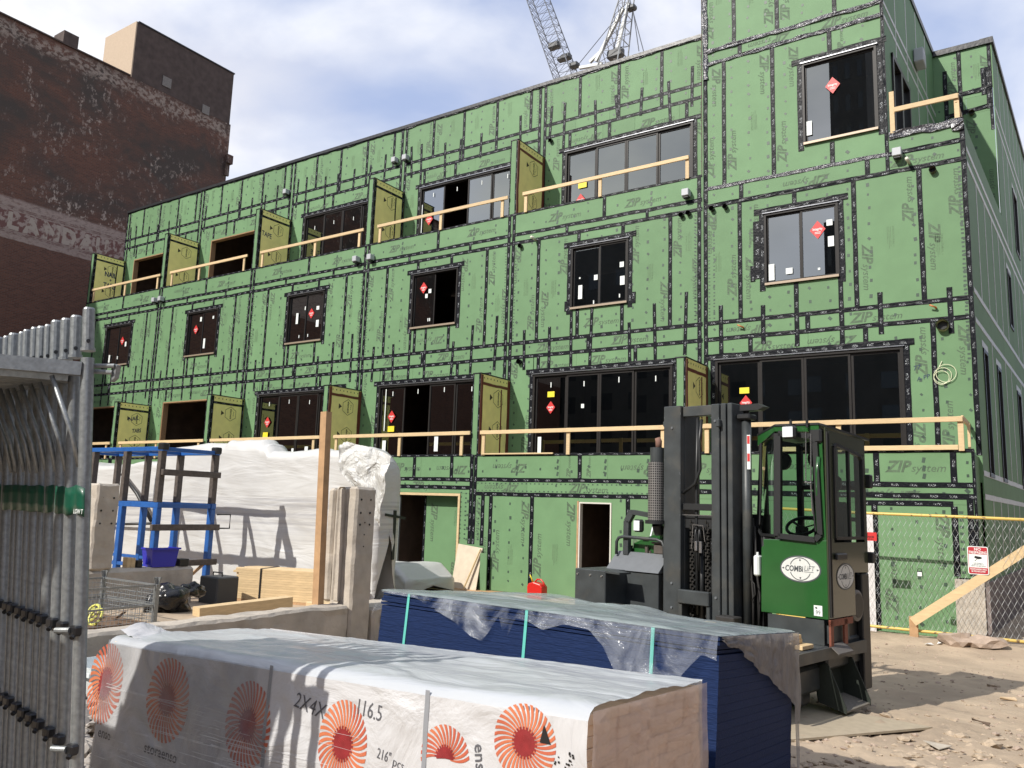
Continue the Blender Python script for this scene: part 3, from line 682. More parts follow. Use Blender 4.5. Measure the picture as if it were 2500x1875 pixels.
# ---- openings
def put_diamond(mb, x, z, y, s, mi_r, mi_w):
    mb.add([(x - s * .8, y, z), (x, y, z - s), (x + s * .8, y, z), (x, y, z + s)], [(0, 1, 2, 3)], mi_r)
    put_text(mb, 'Integrity', (x, y - .002, z - .01), (1, 0, 0), (0, 0, 1), s * .28, bold=.02, mi=mi_w, width=s * 1.0, center=True)
    for i in (1, 2): mb.add([(x - s * .3, y - .002, z - .03 - s * .14 * i), (x + s * .3, y - .002, z - .03 - s * .14 * i), (x + s * .3, y - .002, z - .02 - s * .14 * i), (x - s * .3, y - .002, z - .02 - s * .14 * i)], [(0, 1, 2, 3)], mi_w)
def window(Y, x0, x1, z0, z1, n, stick=(), sill=False, cap=True, openp=None, tpw=0.1, offs=0.04):
    f = MB(BO); fw = 0.055 if n > 2 else .045
    f.box(x0, x0 + fw, Y - .025, Y + .12, z0, z1); f.box(x1 - fw, x1, Y - .025, Y + .12, z0, z1)
    f.box(x0 + fw, x1 - fw, Y - .025, Y + .12, z1 - fw, z1); f.box(x0 + fw, x1 - fw, Y - .025, Y + .12, z0, z0 + fw)
    fo = f.build('window', M_bronze, B)
    W = (x1 - x0 - 2 * fw) / n
    for i in range(n):
        a = x0 + fw + W * i; b = a + W; st = 0.05 if n > 2 else 0.035
        dep = .05 if (i in (0, n - 1) if n > 2 else i == 0) else .025
        if openp == i: continue
        s = MB(BO); yy = Y + dep
        s.box(a + .003, a + st, yy - .02, yy + .02, z0 + fw + .002, z1 - fw - .002); s.box(b - st, b - .003, yy - .02, yy + .02, z0 + fw + .002, z1 - fw - .002)
        s.box(a + st, b - st, yy - .02, yy + .02, z0 + fw + .002, z0 + fw + st); s.box(a + st, b - st, yy - .02, yy + .02, z1 - fw - st, z1 - fw - .002)
        s.build('sash', M_bronze, fo)
        g_ = MB(BO); tl = random.uniform(-.004, .004); tz = random.uniform(-.006, .006)
        g_.add([(a + st, yy + tl, z0 + fw + st), (b - st, yy - tl, z0 + fw + st), (b - st, yy - tl + tz, z1 - fw - st), (a + st, yy + tl + tz, z1 - fw - st)], [(0, 1, 2, 3)]); g_.build('glass_pane', M_glass, fo)
    if cap:
        c = MB(BO); c.box(x0 - .03, x1 + .03, Y - .05, Y - .027, z1 + .002, z1 + .022); c.build('drip_cap', M_flash, fo)
    if sill:
        c = MB(BO); c.box(x0 + .01, x1 - .01, Y - .06, Y - .026, z0 - .01, z0 + .04); c.build('sill', M_sill, fo)
    t = MB(BO); P = W2(Y)
    strip(t, P, (x0 - .22, z1 + .075), (x1 + .2, z1 + .085), .13, .011, .008, .006); t.build('flashing_tape', M_tape, fo)
    for q in (x0 - tpw / 2, x1 + tpw / 2):
        t = MB(BO); strip(t, P, (q, z0 - .12), (q, z1 + .03), tpw + .02, .009, .006); t.build('flashing_tape', M_tape, fo)
    if stick:
        for k, x, z, a_, b_ in stick:
            s = MB(BO)
            yy = Y + .012 - (.0 if n > 2 else .0)
            if k == 'd': put_diamond(s, x, z, yy, a_, 2, 0)
            elif k == 'w': s.box(x - a_ / 2, x + a_ / 2, yy, yy + .002, z - b_ / 2, z + b_ / 2, 0)
            elif k == 'y': s.box(x - a_ / 2, x + a_ / 2, yy, yy + .002, z - b_ / 2, z + b_ / 2, 1)
            s.build('sticker', [M_white, M_ylab, M_rlab], fo)
    return fo
def tg(zt): return [('w', 0, zt, .03, .12)]
def marks(x0, x1, n, zt):
    W = (x1 - x0) / n; return [('w', x0 + W * (i + .55), zt + random.uniform(-.03, .03), .025, .13) for i in range(n)]
# top storey sliders (bays 3,4,5) - the other two are open holes
window(P2, *SL3[4], 9.3, 11.80, 4, [('y', -10.3, 10.75, .26, .17), ('d', -10.35, 10.32, .19, 0)])
window(P2, *SL3[3], 9.3, 11.80, 4, [('d', -15.72, 10.72, .19, 0), ('y', -15.75, 10.2, .2, .16), ('w', -16.02, 10.5, .03, 1.5)] + marks(*SL3[3], 4, 11.5), openp=1)
window(P2, *SL3[2], 9.3, 11.80, 4, [('d', -20.75, 10.1, .19, 0)] + marks(*SL3[2], 4, 11.35))
window(P1, *SL1[4], 2.8, 5.30, 4, [('y', -10.3, 4.78, .2, .14), ('d', -10.3, 4.45, .16, 0), ('w', -9.4, 4.45, .08, .1), ('w', -10.6, 3.5, .1, .45)] + marks(*SL1[4], 4, 5.02))
window(P1, *SL1[3], 2.8, 5.30, 4, [('d', -15.57, 4.4, .18, 0), ('y', -15.57, 4.05, .24, .16), ('w', -15.8, 3.5, .13, .45), ('w', -13.9, 3.6, .13, .4), ('w', -15.83, 4.6, .03, 1.2)] + marks(*SL1[3], 4, 5.05), openp=1)
window(P1, *SL1[2], 2.8, 5.30, 4, [('d', -20.9, 4.4, .18, 0), ('y', -20.95, 4.0, .24, .16), ('w', -19.6, 3.35, .12, .4), ('w', -19.0, 3.4, .14, .4)] + marks(*SL1[2], 4, 5.0))
window(P1, *SL1[5], 2.8, 5.32, 4, [('y', -5.45, 4.62, .21, .13), ('d', -5.42, 4.35, .17, 0)])
for (Wd, st) in ((WN[4], [('w', -8.4, 7.85, .11, .13), ('w', -8.38, 7.45, .12, .22), ('w', -9.1, 7.62, .1, .13), ('w', -9.53, 7.3, .11, .35), ('w', -9.15, 7.0, .03, .09), ('w', -8.45, 7.08, .03, .09), ('w', -9.55, 7.66, .04, .04)]),
                 (WN[3], [('d', -14.62, 8.05, .17, 0), ('w', -14.38, 7.93, .1, .12), ('w', -14.5, 7.8, .09, .12), ('w', -14.4, 7.1, .03, .09), ('w', -14.34, 7.1, .03, .09)]),
                 (WN[2], [('d', -19.2, 7.8, .17, 0), ('w', -18.92, 7.95, .12, .12), ('w', -18.9, 7.45, .12, .22), ('w', -19.85, 7.7, .1, .35), ('w', -19.5, 8.0, .04, .12), ('w', -19.7, 7.1, .03, .09), ('w', -19.3, 7.1, .03, .09)]),
                 (WN[1], [('d', -25.15, 7.85, .17, 0), ('w', -24.9, 8.2, .1, .16), ('w', -24.6, 7.3, .1, .35), ('w', -24.2, 8.2, .08, .1)]),
                 (WN[0], [('d', -29.8, 7.85, .17, 0), ('w', -29.55, 7.7, .1, .18), ('w', -30.05, 7.2, .1, .12), ('w', -30.6, 7.2, .1, .3)]),
                 (WN[5], [('d', -3.86, 7.95, .2, 0), ('w', -3.62, 8.07, .12, .13), ('w', -3.6, 7.66, .12, .22), ('w', -4.83, 7.16, .12, .36), ('w', -4.46, 7.14, .14, .13), ('w', -3.85, 7.1, .05, .05)])):
    window(P1, Wd[0], Wd[1], 6.88, 8.48, 2, st, sill=True, openp=1 if Wd is WN[3] else None)
window(P1, -4.10, -2.60, 9.88, 11.75, 1, [('d', -3.48, 11.1, .19, 0), ('w', -3.98, 10.25, .11, .32)], sill=True)
# extra flashing patches beside two windows
for q in ((-5.13, 7.05, -5.13, 8.35, .16), (-5.23, 7.0, -5.23, 7.35, .1), (-9.9, 6.85, -9.9, 7.1, .12), (-8.08, 6.85, -8.08, 7.12, .12)): tape(P1, q[0], q[1], q[2], q[3], wd=q[4], d=.012)
# rough openings: OSB reveals
for (a, b), Y, z0, z1 in ((SL3[0], P2, 9.2, 11.8), (SL3[1], P2, 9.2, 11.8), (SL1[0], P1, 2.7, 5.3), (SL1[1], P1, 2.7, 5.3)):
    m_ = MB(BO); m_.box(a, a + .04, Y - .002, Y + .2, z0, z1); m_.box(b - .04, b, Y - .002, Y + .2, z0, z1); m_.box(a + .04, b - .04, Y - .002, Y + .2, z1 - .04, z1)
    m_.build('rough_opening_frame', M_osb, B)
# garage opening and door
m_ = MB(BO); m_.box(-14.15, -12.0, P0 - .03, P0 + .06, 2.2, 2.26); m_.box(-12.06, -12.0, P0 - .03, P0 + .06, 0.0, 2.2); m_.build('opening_frame', M_wood, B)
m_ = MB(BO); m_.box(-13.36, -12.07, P0 + .28, P0 + .32, 0.06, 2.2)
go = m_.build('garage_inner_panel', M_sheet, B)
for q in ((-13.33, .1, -13.33, 2.2), (-12.1, .1, -12.1, 2.2)):
    m_ = MB(BO); strip(m_, W2(P0 + .28), q[:2], q[2:], .07, .006); m_.build('seam_tape', M_tape, go)
pr_, _ = pm(P0 + .28); zip_logo(pr_, -13.05, 1.55, P0 + .277, -90, .97); zip_logo(pr_, -12.3, .65, P0 + .277, 90, .97); small_print(pr_, -12.35, 1.7, P0 + .277, 90)
m_ = MB(BO); m_.box(-14.02, -13.98, P0 + .05, P0 + .1, .05, 2.2); m_.build('metal_jamb', M_galv, B)
m_ = MB(BO); m_.box(-8.72, -8.69, P0 - .02, P0 + .1, .04, 2.14); m_.box(-7.96, -7.93, P0 - .02, P0 + .1, .04, 2.14); m_.box(-8.69, -7.96, P0 - .02, P0 + .1, 2.11, 2.14); m_.box(-8.69, -7.96, P0 - .02, P0 + .1, .04, .07)
m_.build('door_frame', mat('door frame white', (.6, .58, .52), .5), B)
m_ = MB(BO); m_.box(-8.76, -8.722, P0 - .03, P0 + .02, .04, 2.16); m_.build('door_casing', M_wood2, B)
# timber curb along the base of the wall and concrete pier
m_ = MB(BO); m_.box(-13.4, -8.75, P0 - .35, P0 - .005, -.12, .055); m_.box(-8.7, -5.0, P0 - .3, P0 - .005, -.12, .04); m_.build('timber_curb', M_wood2, B)
m_ = MB(BO); m_.box(-1.5, -1.07, P0 - .06, P1, -.2, 1.04); m_.build('concrete_pier', M_conc, B)
m_ = MB(BO); m_.prism([(-1.09, P0 - .02, -.2), (-1.09, P0 - .02, .95), (-1.0, P0 - .02, .95), (-1.0, P0 - .02, -.2)], (0, .1, 0))
P = WS(-1.085); m_.prism([P(P0, -.3, .03), P(42, -.3, .03), P(42, .95, .03), P(P0, .95, .03)], (-.25, 0, 0)); m_.build('foundation_wall', M_fnd, B)
m_ = MB(BO); m_.box(-2.9, -2.74, P0 - .06, P0 - .03, .04, 2.1); m_.build('white_trim_board', mat('white board', (.62, .6, .6), .6, var=.12, vscale=4), B)

# ---- divider walls between the terraces
def divider(p, Yf, Yb, z0, z1, red=False, style=0, thick=.22):
    x0, x1 = p - .12, p + .1
    m_ = MB(BO); m_.box(x0, x1, Yf + .004, Yb - .004, z0, z1 - .015)
    d = m_.build('divider_wall', M_sheet, B)
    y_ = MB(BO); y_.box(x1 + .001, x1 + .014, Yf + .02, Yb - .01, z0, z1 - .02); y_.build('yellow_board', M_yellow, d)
    t = MB(BO); t.box(x0 - .01, x1 + .02, Yf - .01, Yb, z1 - .012, z1 + .01); t.build('top_membrane', M_mem, d)
    PS = lambda y, z, dd: Vector((x1 + .014 + dd, y, z))
    m = M_red if red else M_tape
    t = MB(BO); strip(t, W2(Yf + .004), (x1 - .02, z0), (x1 - .02, z1), .045, .005); strip(t, W2(Yf + .004), (x0 + .01, z0), (x0 + .01, z1), .03, .005); t.build('edge_tape', M_tape, d)
    t = MB(BO)
    strip(t, PS, (Yf + .05, z0), (Yf + .05, z1 - .03), .09, .004, .012 if red else .004); strip(t, PS, (Yb - .06, z0), (Yb - .06, z1 - .03), .12 if red else .08, .0042, .012 if red else .004)
    if style != 2: strip(t, PS, (Yf + .05, z1 - .24), (Yb - .02, z1 - .24), .07, .005, .012 if red else .004)
    if style == 1: strip(t, PS, (Yb - .38, z0), (Yb - .38, z1 - .3), .05, .0048, .01)
    t.build('joint_tape', m, d)
    pr = MB(BO); cy = (Yf + Yb) / 2 + .12
    for zc in (z0 + (1.0 if z0 > 5 else .95), z1 - .55):
        r = .23; pts = [(cy + r * math.sin(k * math.pi / 3), zc + r * math.cos(k * math.pi / 3)) for k in range(7)]
        for a, b in zip(pts[:-1], pts[1:]):
            v = Vector((b[0] - a[0], b[1] - a[1])).normalized() * .006; n_ = Vector((-v.y, v.x))
            pr.add([(x1 + .0165, a[0] - n_.x, a[1] - n_.y), (x1 + .0165, b[0] - n_.x, b[1] - n_.y), (x1 + .0165, b[0] + n_.x, b[1] + n_.y), (x1 + .0165, a[0] + n_.x, a[1] + n_.y)], [(0, 1, 2, 3)])
        put_text(pr, 'element', (x1 + .0167, cy - .02, zc + .17), (0, 0, -1), (0, 1, 0), .075, bold=.02, width=.34)
        put_text(pr, 'Fire', (x1 + .0167, cy + .09, zc + .08), (0, 0, -1), (0, 1, 0), .045, width=.14)
        pr.add([(x1 + .0165, cy - .36, zc - .08), (x1 + .0165, cy - .24, zc), (x1 + .0165, cy - .36, zc + .08)], [(0, 1, 2)])
    y = Yf + .12
    while y < Yb - .1: pr.add([(x1 + .0166, y, z1 - .12), (x1 + .0166, y + .025, z1 - .12), (x1 + .0166, y + .025, z1 - .08), (x1 + .0166, y, z1 - .08)], [(0, 1, 2, 3)]); y += .14
    pr.build('board_print', M_hem, d, kind='stuff')
    return d, x1
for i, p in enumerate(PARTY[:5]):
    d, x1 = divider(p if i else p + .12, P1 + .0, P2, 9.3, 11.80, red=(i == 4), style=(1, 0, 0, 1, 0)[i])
    if i in (0, 2):
        mk = MB(BO); yc = P1 + .75
        if i == 0:
            put_text(mk, 'NAIL', (x1 + .018, P1 + .5, 10.95), (0, 1, 0), (0, 0, 1), .2, bold=.03, width=.5); put_text(mk, '+', (x1 + .018, P1 + .72, 10.76), (0, 1, 0), (0, 0, 1), .12, bold=.03); put_text(mk, 'TAPE', (x1 + .018, P1 + .48, 10.48), (0, 1, 0), (0, 0, 1), .2, bold=.03, width=.5)
        else: put_text(mk, 'TAPE', (x1 + .018, P1 + .12, 10.9), (0, 1, -.1), (0, 0, 1), .17, bold=.012, width=.42)
        mk.build('marker_writing', M_marker, d)
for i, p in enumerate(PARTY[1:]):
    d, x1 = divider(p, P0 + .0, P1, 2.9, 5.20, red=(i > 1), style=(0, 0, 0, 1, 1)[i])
    if i == 0:
        mk = MB(BO); put_text(mk, 'NAIL', (x1 + .018, P0 + .45, 4.55), (0, 1, .25), (0, 0, 1), .14, bold=.02, width=.38); put_text(mk, 'TABS', (x1 + .018, P0 + .62, 4.15), (0, 1, .15), (0, 0, 1), .14, bold=.02, width=.34)
        mk.build('marker_writing', M_marker, d)
for Y, mbp in prints.items():
    mbp.build('printed_lettering', [M_print, M_print2], B, kind='stuff')
for Y, mbd in dabs.items():
    if mbd.f: mbd.build('nail_flashing', M_dab, B, kind='stuff')

# ---- vents, pipes, lamps
def pipe(x, z, Y, r, m, ln=.1, tilt=0):
    t = MB(BO); t.tube([(x, Y + .02, z), (x, Y - ln, z + tilt)], r, 16, cap=False); t.tube([(x, Y + .02, z), (x, Y - ln, z + tilt)], r * .86, 16, cap=False)
    t.add([(x + r * .86 * math.cos(k * math.pi / 8), Y - .004, z + r * .86 * math.sin(k * math.pi / 8)) for k in range(16)], [tuple(range(16))], 1)
    t.build('vent_pipe', [m, M_black], B, smooth=True)
for x, z, Y in ((-11.32, 8.75, P1), (-11.24, 5.66, P1), (-6.86, 8.79, P1), (-6.69, 8.81, P1), (-6.13, 8.81, P1), (-5.82, 8.80, P1), (-1.66, 8.78, P1), (-11.32, 12.25, P2), (-1.28, 12.56, P3)):
    pipe(x, z, Y, .065 if Y == P1 and z < 6 or x > -2 else .055, M_abs if x < -1.7 else mat('pipe', (.10, .085, .06), .4), .1)
pipe(-1.62, 5.66, P1, .11, mat('duct sleeve', (.35, .37, .22), .5), .12)
for x, z in ((-10.86, 8.86), (-2.07, 9.03)): t = MB(BO); t.tube([(x, P1 + .01, z), (x - .02, P1 - .22, z + .02)], .035, 12); t.build('drain_stub', M_pvc, B, smooth=True)
for x, z in ((-5.45, 6.03), (-1.72, 6.05)):
    t = MB(BO); t.tube([(x, P1 + .01, z - .03), (x, P1 - .07, z - .03)], .02, 8); t.tube([(x, P1 - .07, z - .03), (x - .1, P1 - .1, z + .02)], .016, 8); t.build('copper_stub', M_copper, B, smooth=True)
def lampbox(x, z, Y, s=.17):
    t = MB(BO); t.cbox(x - s / 2, x + s / 2, Y - .2, Y - .015, z - s / 2, z + s / 2, .012); t.cbox(x - s * .4, x + s * .4, Y - .17, Y - .05, z - s * .75, z - s / 2 - .001, .008, 1)
    t.build('wall_lamp', [M_greyl, M_black], B)
for x, z, Y in ((-6.72, 9.28, P1), (-2.27, 9.25, P1), (-17.2, 12.95, P2), (-16.73, 12.93, P2), (-17.26, 9.25, P1), (-16.66, 9.22, P1), (-22.4, 12.9, P2), (-27.7, 9.2, P1), (-27.3, 9.2, P1)): lampbox(x, z, Y)
t = MB(BO); t.cbox(-2.27, -2.05, 20.1, 20.6, 12.85, 13.2, .02); t.build('wall_lamp', M_greyl, B)
t = MB(BO)
for k, (cx_, cz_, rr) in enumerate(((-1.66, 4.7, .15), (-1.6, 4.74, .17), (-1.68, 4.66, .13))):
    t.tube([(cx_ + rr * math.cos(a * .33), P1 - .03 - .004 * k, cz_ + rr * math.sin(a * .33)) for a in range(20)], .006, 5)
t.tube([(-1.72, P1 - .03, 4.85), (-1.66, P1 - .02, 4.98)], .007, 5); t.build('coiled_wire', mat('pale wire', (.7, .72, .5), .5), B)
mk = MB(BO); put_text(mk, '77', (-2.15, P1 - .006, 4.83), (1, 0, .2), (0, 0, 1), .09, bold=-.005); put_text(mk, 'A PP', (-2.1, P1 - .006, 4.62), (1, 0, .25), (0, 0, 1), .08, bold=-.005); mk.build('marker_writing', M_marker, B)

# ================================================================== GUARDRAILS
def rail_mat(): return M_wood
def guard(label, Y, posts, rails, zb, zt, extra=()):
    x0 = posts[0]; r = thing('guardrail', label, 'guardrail', (x0, Y - .05, zb), group='pine guardrails along the terraces'); O = r.location
    for x in posts:
        m = MB(O); m.cbox(x - .045, x + .045, Y - .035, Y + .003, zb - .02, zt - .003, .004); m.build('post', M_wood, r)
    for a, b, z in rails:
        m = MB(O); m.cbox(a, b, Y - .075, Y - .037, z - .05, z + .04, .004); m.build('rail', M_wood, r)
    for fn in extra: fn(r, O)
    return r
names = ['leftmost', 'second from left', 'third from left', 'fourth from left', 'fifth from left, below the grey four pane slider']
pl = [[-32.2, -29.93, -27.75], [-26.85, -25.2, -22.7], [-21.75, -19.2, -17.25], [-16.4, -14.07, -11.95], [-11.2, -9.0, -6.72]]
for i, p in enumerate(pl):
    guard('pine guardrail on the top storey parapet, ' + names[i], P1 - .012, p, [(p[0] - .08, p[-1] + (.2 if i < 4 else .05), 10.17)], 9.68, 10.21)
Pl = [[-31.8, -29.8, -27.8], [-26.9, -24.8, -22.5], [-21.8, -19.38, -17.25], [-16.35, -14.04, -12.02], [-11.36, -9.02, -6.75], [-5.8, -3.28, -1.3]]
nm2 = ['leftmost, behind the grey scaffold frames', 'behind the blue steel rack', 'above the white wrapped stack', 'above the open garage bay', 'above the open doorway']
def ret(r, O):
    m = MB(O); m.cbox(-1.29, -1.25, P0 - .03, P1 + .0, 3.7, 3.79, .004); m.build('rail', M_wood, r)
    m = MB(O); m.cbox(-1.245, -1.2, P0 + .5, P0 + .54, 3.2, 3.7, .004); m.build('post', M_wood, r)
    m = MB(O); m.cbox(-4.4, -1.35, P0 - .06, P0 - .022, 3.2, 3.285, .004); m.build('rail', M_wood, r)
def ret2(r, O):
    m = MB(O); m.cbox(-11.4, -9.4, P0 - .06, P0 - .02, 3.195, 3.23, .004); m.build('rail', M_wood, r)
for i, p in enumerate(Pl):
    guard('pine guardrail on the first floor parapet, ' + (nm2[i] if i < 5 else 'right end, behind the green cab'), P0 - .012, p,
          [(p[0] - .08, p[-1] + (.28 if i < 4 else .8 if i == 4 else .04), 3.73)], 3.2, 3.78, (ret,) if i == 5 else (ret2,) if i == 4 else ())
def gx_(r, O):
    m = MB(O); m.beam((-1.2, P1 - .02, 10.12), (-1.12, P1 + .5, 9.72), .04, .09); m.build('brace', M_wood, r)
r = thing('guardrail', 'short pine guardrail on the small top right terrace parapet', 'guardrail', (-2.35, P1 - .03, 9.7), group='pine guardrails along the terraces'); O = r.location
m = MB(O); m.cbox(-2.39, -2.30, P1 - .035, P1 + .003, 9.72, 10.62, .004); m.build('post', M_wood, r)
m = MB(O); m.cbox(-1.24, -1.15, P1 - .035, P1 + .003, 9.75, 10.26, .004); m.build('post', M_wood, r)
m = MB(O); m.cbox(-2.30, -1.16, P1 - .075, P1 - .037, 10.15, 10.25, .004); m.build('rail', M_wood, r); gx_(r, O)

# ================================================================== OLD BRICK BUILDING
def brick_mat():
    m = bpy.data.materials.new('weathered brick'); m.use_nodes = True; nt = m.node_tree; n = nt.nodes; l = nt.links; b = n['Principled BSDF']; b.inputs['Roughness'].default_value = .9
    tc = n.new('ShaderNodeTexCoord'); sp = n.new('ShaderNodeSeparateXYZ'); l.new(tc.outputs['Object'], sp.inputs[0])
    cb = n.new('ShaderNodeCombineXYZ'); ad = n.new('ShaderNodeMath'); ad.operation = 'ADD'; l.new(sp.outputs[0], ad.inputs[0]); l.new(sp.outputs[1], ad.inputs[1]); l.new(ad.outputs[0], cb.inputs[0]); l.new(sp.outputs[2], cb.inputs[1])
    br = n.new('ShaderNodeTexBrick'); br.inputs['Scale'].default_value = 1; br.inputs['Brick Width'].default_value = .22; br.inputs['Row Height'].default_value = .075; br.inputs['Mortar Size'].default_value = .009
    br.inputs['Color1'].default_value = (.155, .068, .045, 1); br.inputs['Color2'].default_value = (.10, .043, .031, 1); br.inputs['Mortar'].default_value = (.13, .09, .07, 1); l.new(cb.outputs[0], br.inputs['Vector'])
    def noi(sc, st, de=8, dist=.4):
        mp = n.new('ShaderNodeMapping'); mp.inputs['Scale'].default_value = st; l.new(tc.outputs['Object'], mp.inputs[0])
        q = n.new('ShaderNodeTexNoise'); q.inputs['Scale'].default_value = sc; q.inputs['Detail'].default_value = de; q.inputs['Roughness'].default_value = .66; q.inputs['Distortion'].default_value = dist; l.new(mp.outputs[0], q.inputs['Vector']); return q.outputs[0]
    def ramp(x, a, b_, lo=0, hi=1):
        r = n.new('ShaderNodeMapRange'); r.inputs[1].default_value = a; r.inputs[2].default_value = b_; r.inputs[3].default_value = lo; r.inputs[4].default_value = hi; l.new(x, r.inputs[0]); return r.outputs[0]
    def mth(op, a, b_):
        q = n.new('ShaderNodeMath'); q.operation = op; q.use_clamp = True
        for i, x in enumerate((a, b_)):
            if isinstance(x, (int, float)): q.inputs[i].default_value = x
            else: l.new(x, q.inputs[i])
        return q.outputs[0]
    def mix(fac, a, c):
        q = n.new('ShaderNodeMix'); q.data_type = 'RGBA'; l.new(fac, q.inputs[0]); l.new(a, q.inputs[6])
        if isinstance(c, tuple): q.inputs[7].default_value = (*c, 1)
        else: l.new(c, q.inputs[7])
        return q.outputs[2]
    Z = sp.outputs[2]
    soot = mth('MULTIPLY', ramp(noi(.32, (1, 1, 1.5), 5), .40, .60), ramp(Z, 15.5, 18, 0, .92))
    c1 = mix(soot, br.outputs[0], (.062, .052, .045))
    # worn white paint in flecks, dense in some bands
    fl = noi(3.2, (1, 1.3, .8), 10, 0.0); pat = noi(.42, (1, 1, 1.2), 4)
    zone = mth('MULTIPLY', ramp(pat, .46, .62, 0, .9), ramp(Z, 15.0, 16.0))
    k = mth('MULTIPLY', mth('MULTIPLY', ramp(fl, .52, .57), zone), ramp(noi(7, (1, 1, .7), 5, 0), .46, .56, .0, 1.0))
    c2 = mix(k, c1, (.40, .33, .28))
    wob = mth('MULTIPLY', noi(1.6, (1, 1, 1), 6), 0.9)
    zz = n.new('ShaderNodeMath'); zz.operation = 'SUBTRACT'; l.new(Z, zz.inputs[0]); l.new(wob, zz.inputs[1])
    band = mth('MULTIPLY', ramp(zz.outputs[0], 23.55, 23.8), ramp(zz.outputs[0], 24.5, 24.25))
    k2 = mth('MULTIPLY', band, ramp(noi(3.5, (1, 1, 1.4), 9, .1), .46, .54, 0, .8))
    c3 = mix(k2, c2, (.34, .28, .235))
    # painted sign band
    zb = n.new('ShaderNodeMath'); zb.operation = 'ADD'; l.new(Z, zb.inputs[0]); w2 = mth('MULTIPLY', noi(2.0, (1, 1, 1), 4), .14); l.new(w2, zb.inputs[1])
    bnd = mth('MULTIPLY', ramp(zb.outputs[0], 15.06, 15.1), ramp(zb.outputs[0], 17.0, 16.88))
    k3 = mth('MULTIPLY', bnd, ramp(noi(4.5, (1, 1, 2), 8, .6), .34, .52, .35, .95))
    c4 = mix(k3, c3, (.34, .265, .23))
    l.new(c4, b.inputs['Base Color'])
    bp = n.new('ShaderNodeBump'); bp.inputs['Strength'].default_value = .5; bp.inputs['Distance'].default_value = .02; l.new(br.outputs['Fac'], bp.inputs['Height']); bp.invert = True; l.new(bp.outputs[0], b.inputs['Normal'])
    return m
M_brick = brick_mat()
M_darkbrick = mat('sooty brick', (.075, .055, .048), .9, var=.3, vscale=1.5)
bb = thing('brick_warehouse', 'tall soot stained brick warehouse with flaking white paint and faded wall lettering', 'building', (-44, 18, 0))
bo = tuple(bb.location)
m = MB(bo); m.box(-60, -38, -30, 26.65, -.3, 25.0); m.build('brick_wall', M_brick, bb)
m = MB(bo); m.box(-60, -37.93, -30, 20.55, 25.0, 25.07); m.build('coping', M_darkbrick, bb)
m = MB(bo); m.box(-40.9, -37.995, 20.64, 26.56, 25.0, 28.05); m.build('penthouse', M_darkbrick, bb)
m = MB(bo); m.box(-40.9, -37.99, 20.58, 20.638, 25.0, 28.06); m.build('tan_stucco_face', mat('tan stucco', (.46, .36, .26), .85, var=.06), bb)
m = MB(bo); m.box(-40.95, -37.95, 20.70, 26.6, 28.05, 28.12); m.build('coping', M_black, bb)
m = MB(bo)
for y, z, a, c in ((22.3, 25.35, .5, .55), (24.75, 24.9, .45, .5)): m.box(-37.99, -37.96, y, y + a, z, z + c)
m.build('bricked_vent', mat('grey block', (.20, .185, .17), .9, var=.2, vscale=6), bb)
m = MB(bo); m.box(-37.99, -37.7, 26.45, 26.8, 22.6, 23.1); m.box(-37.99, -37.85, 26.45, 26.72, 21.9, 22.6); m.build('corner_corbel', M_brick, bb)
m = MB(bo); m.box(-39, -38.05, 17.2, 17.9, 25.1, 25.75); m.build('chimney', M_darkbrick, bb)
M_letter = mat('faded letter paint', (.15, .072, .062), .9, col2=(.33, .26, .225), vscale=4.0, mixpos=(.47, .55), detail=9)
M_letter2 = mat('pale letter paint', (.37, .31, .26), .9, col2=(.20, .12, .10), vscale=4.2, mixpos=(.54, .64), detail=9)
m = MB(bo); m.add([(-37.994, 15.2, 15.42), (-37.994, 21.3, 15.45), (-37.994, 21.3, 16.33), (-37.994, 15.2, 16.30)], [(0, 1, 2, 3)]); m.build('sign_ground', M_letter, bb)
m = MB(bo)
for z in (15.34, 15.28, 16.38, 16.45): m.add([(-37.993, 15.2, z), (-37.993, 21.3, z + .03), (-37.993, 21.3, z + .055), (-37.993, 15.2, z + .025)], [(0, 1, 2, 3)], 0)
m.build('sign_lines', M_letter, bb)
m = MB(bo)
for ch, y, wd in (('L', 15.8, .5), ('A', 16.45, .78), ('N', 17.36, .72), ('D', 18.2, .66), ('A', 18.98, .74), ('U', 19.8, .62)):
    put_text(m, ch, (-37.99, y, 15.5), (0, 1, .005), (0, 0, 1), .72, bold=.05, width=wd)
m.build('painted_lettering', M_letter2, bb)

bb.location.z = -2.0
# neighbours across the street, seen only as reflections in the windows
M_farb = mat('dark facade', (.05, .05, .05), .8, var=.2, vscale=.3)
def far(name, label, x0, x1, y0, y1, h, cols, rows):
    t = thing(name, label, 'building', ((x0 + x1) / 2, (y0 + y1) / 2, 0)); m = MB(t.location); m.box(x0, x1, y0, y1, -.5, h); m.build('wall', M_farb, t)
    m = MB(t.location)
    for i in range(cols):
        for j in range(rows):
            a = x0 + (i + .3) * (x1 - x0) / cols; c = 1.5 + j * (h - 2.5) / rows; m.box(a, a + .4 * (x1 - x0) / cols, y1, y1 + .02, c, c + .5 * (h - 2.5) / rows)
    m.build('windows', mat('far glass', (.03, .035, .04), .1), t, kind='stuff')
far('brick_row', 'long low dark row of buildings across the street, mirrored in the lower windows', -23, 30, -48, -30, 15, 18, 5)
far('brick_block', 'taller dark block across the street, mirrored in the left windows', -62, -24, -48, -31, 27, 14, 8)
far('brick_neighbour', 'reddish building right of the site, mirrored in the forklift door', 17, 34, -4, 60, 16, 3, 5)
far('apartment_tower', 'dark slab tower mirrored in the top right window', -17.5, -13.9, -62, -50, 52, 3, 14)
far('office_tower', 'taller slim dark tower mirrored behind the slab tower', -16.9, -14.6, -80, -66, 76, 2, 18)
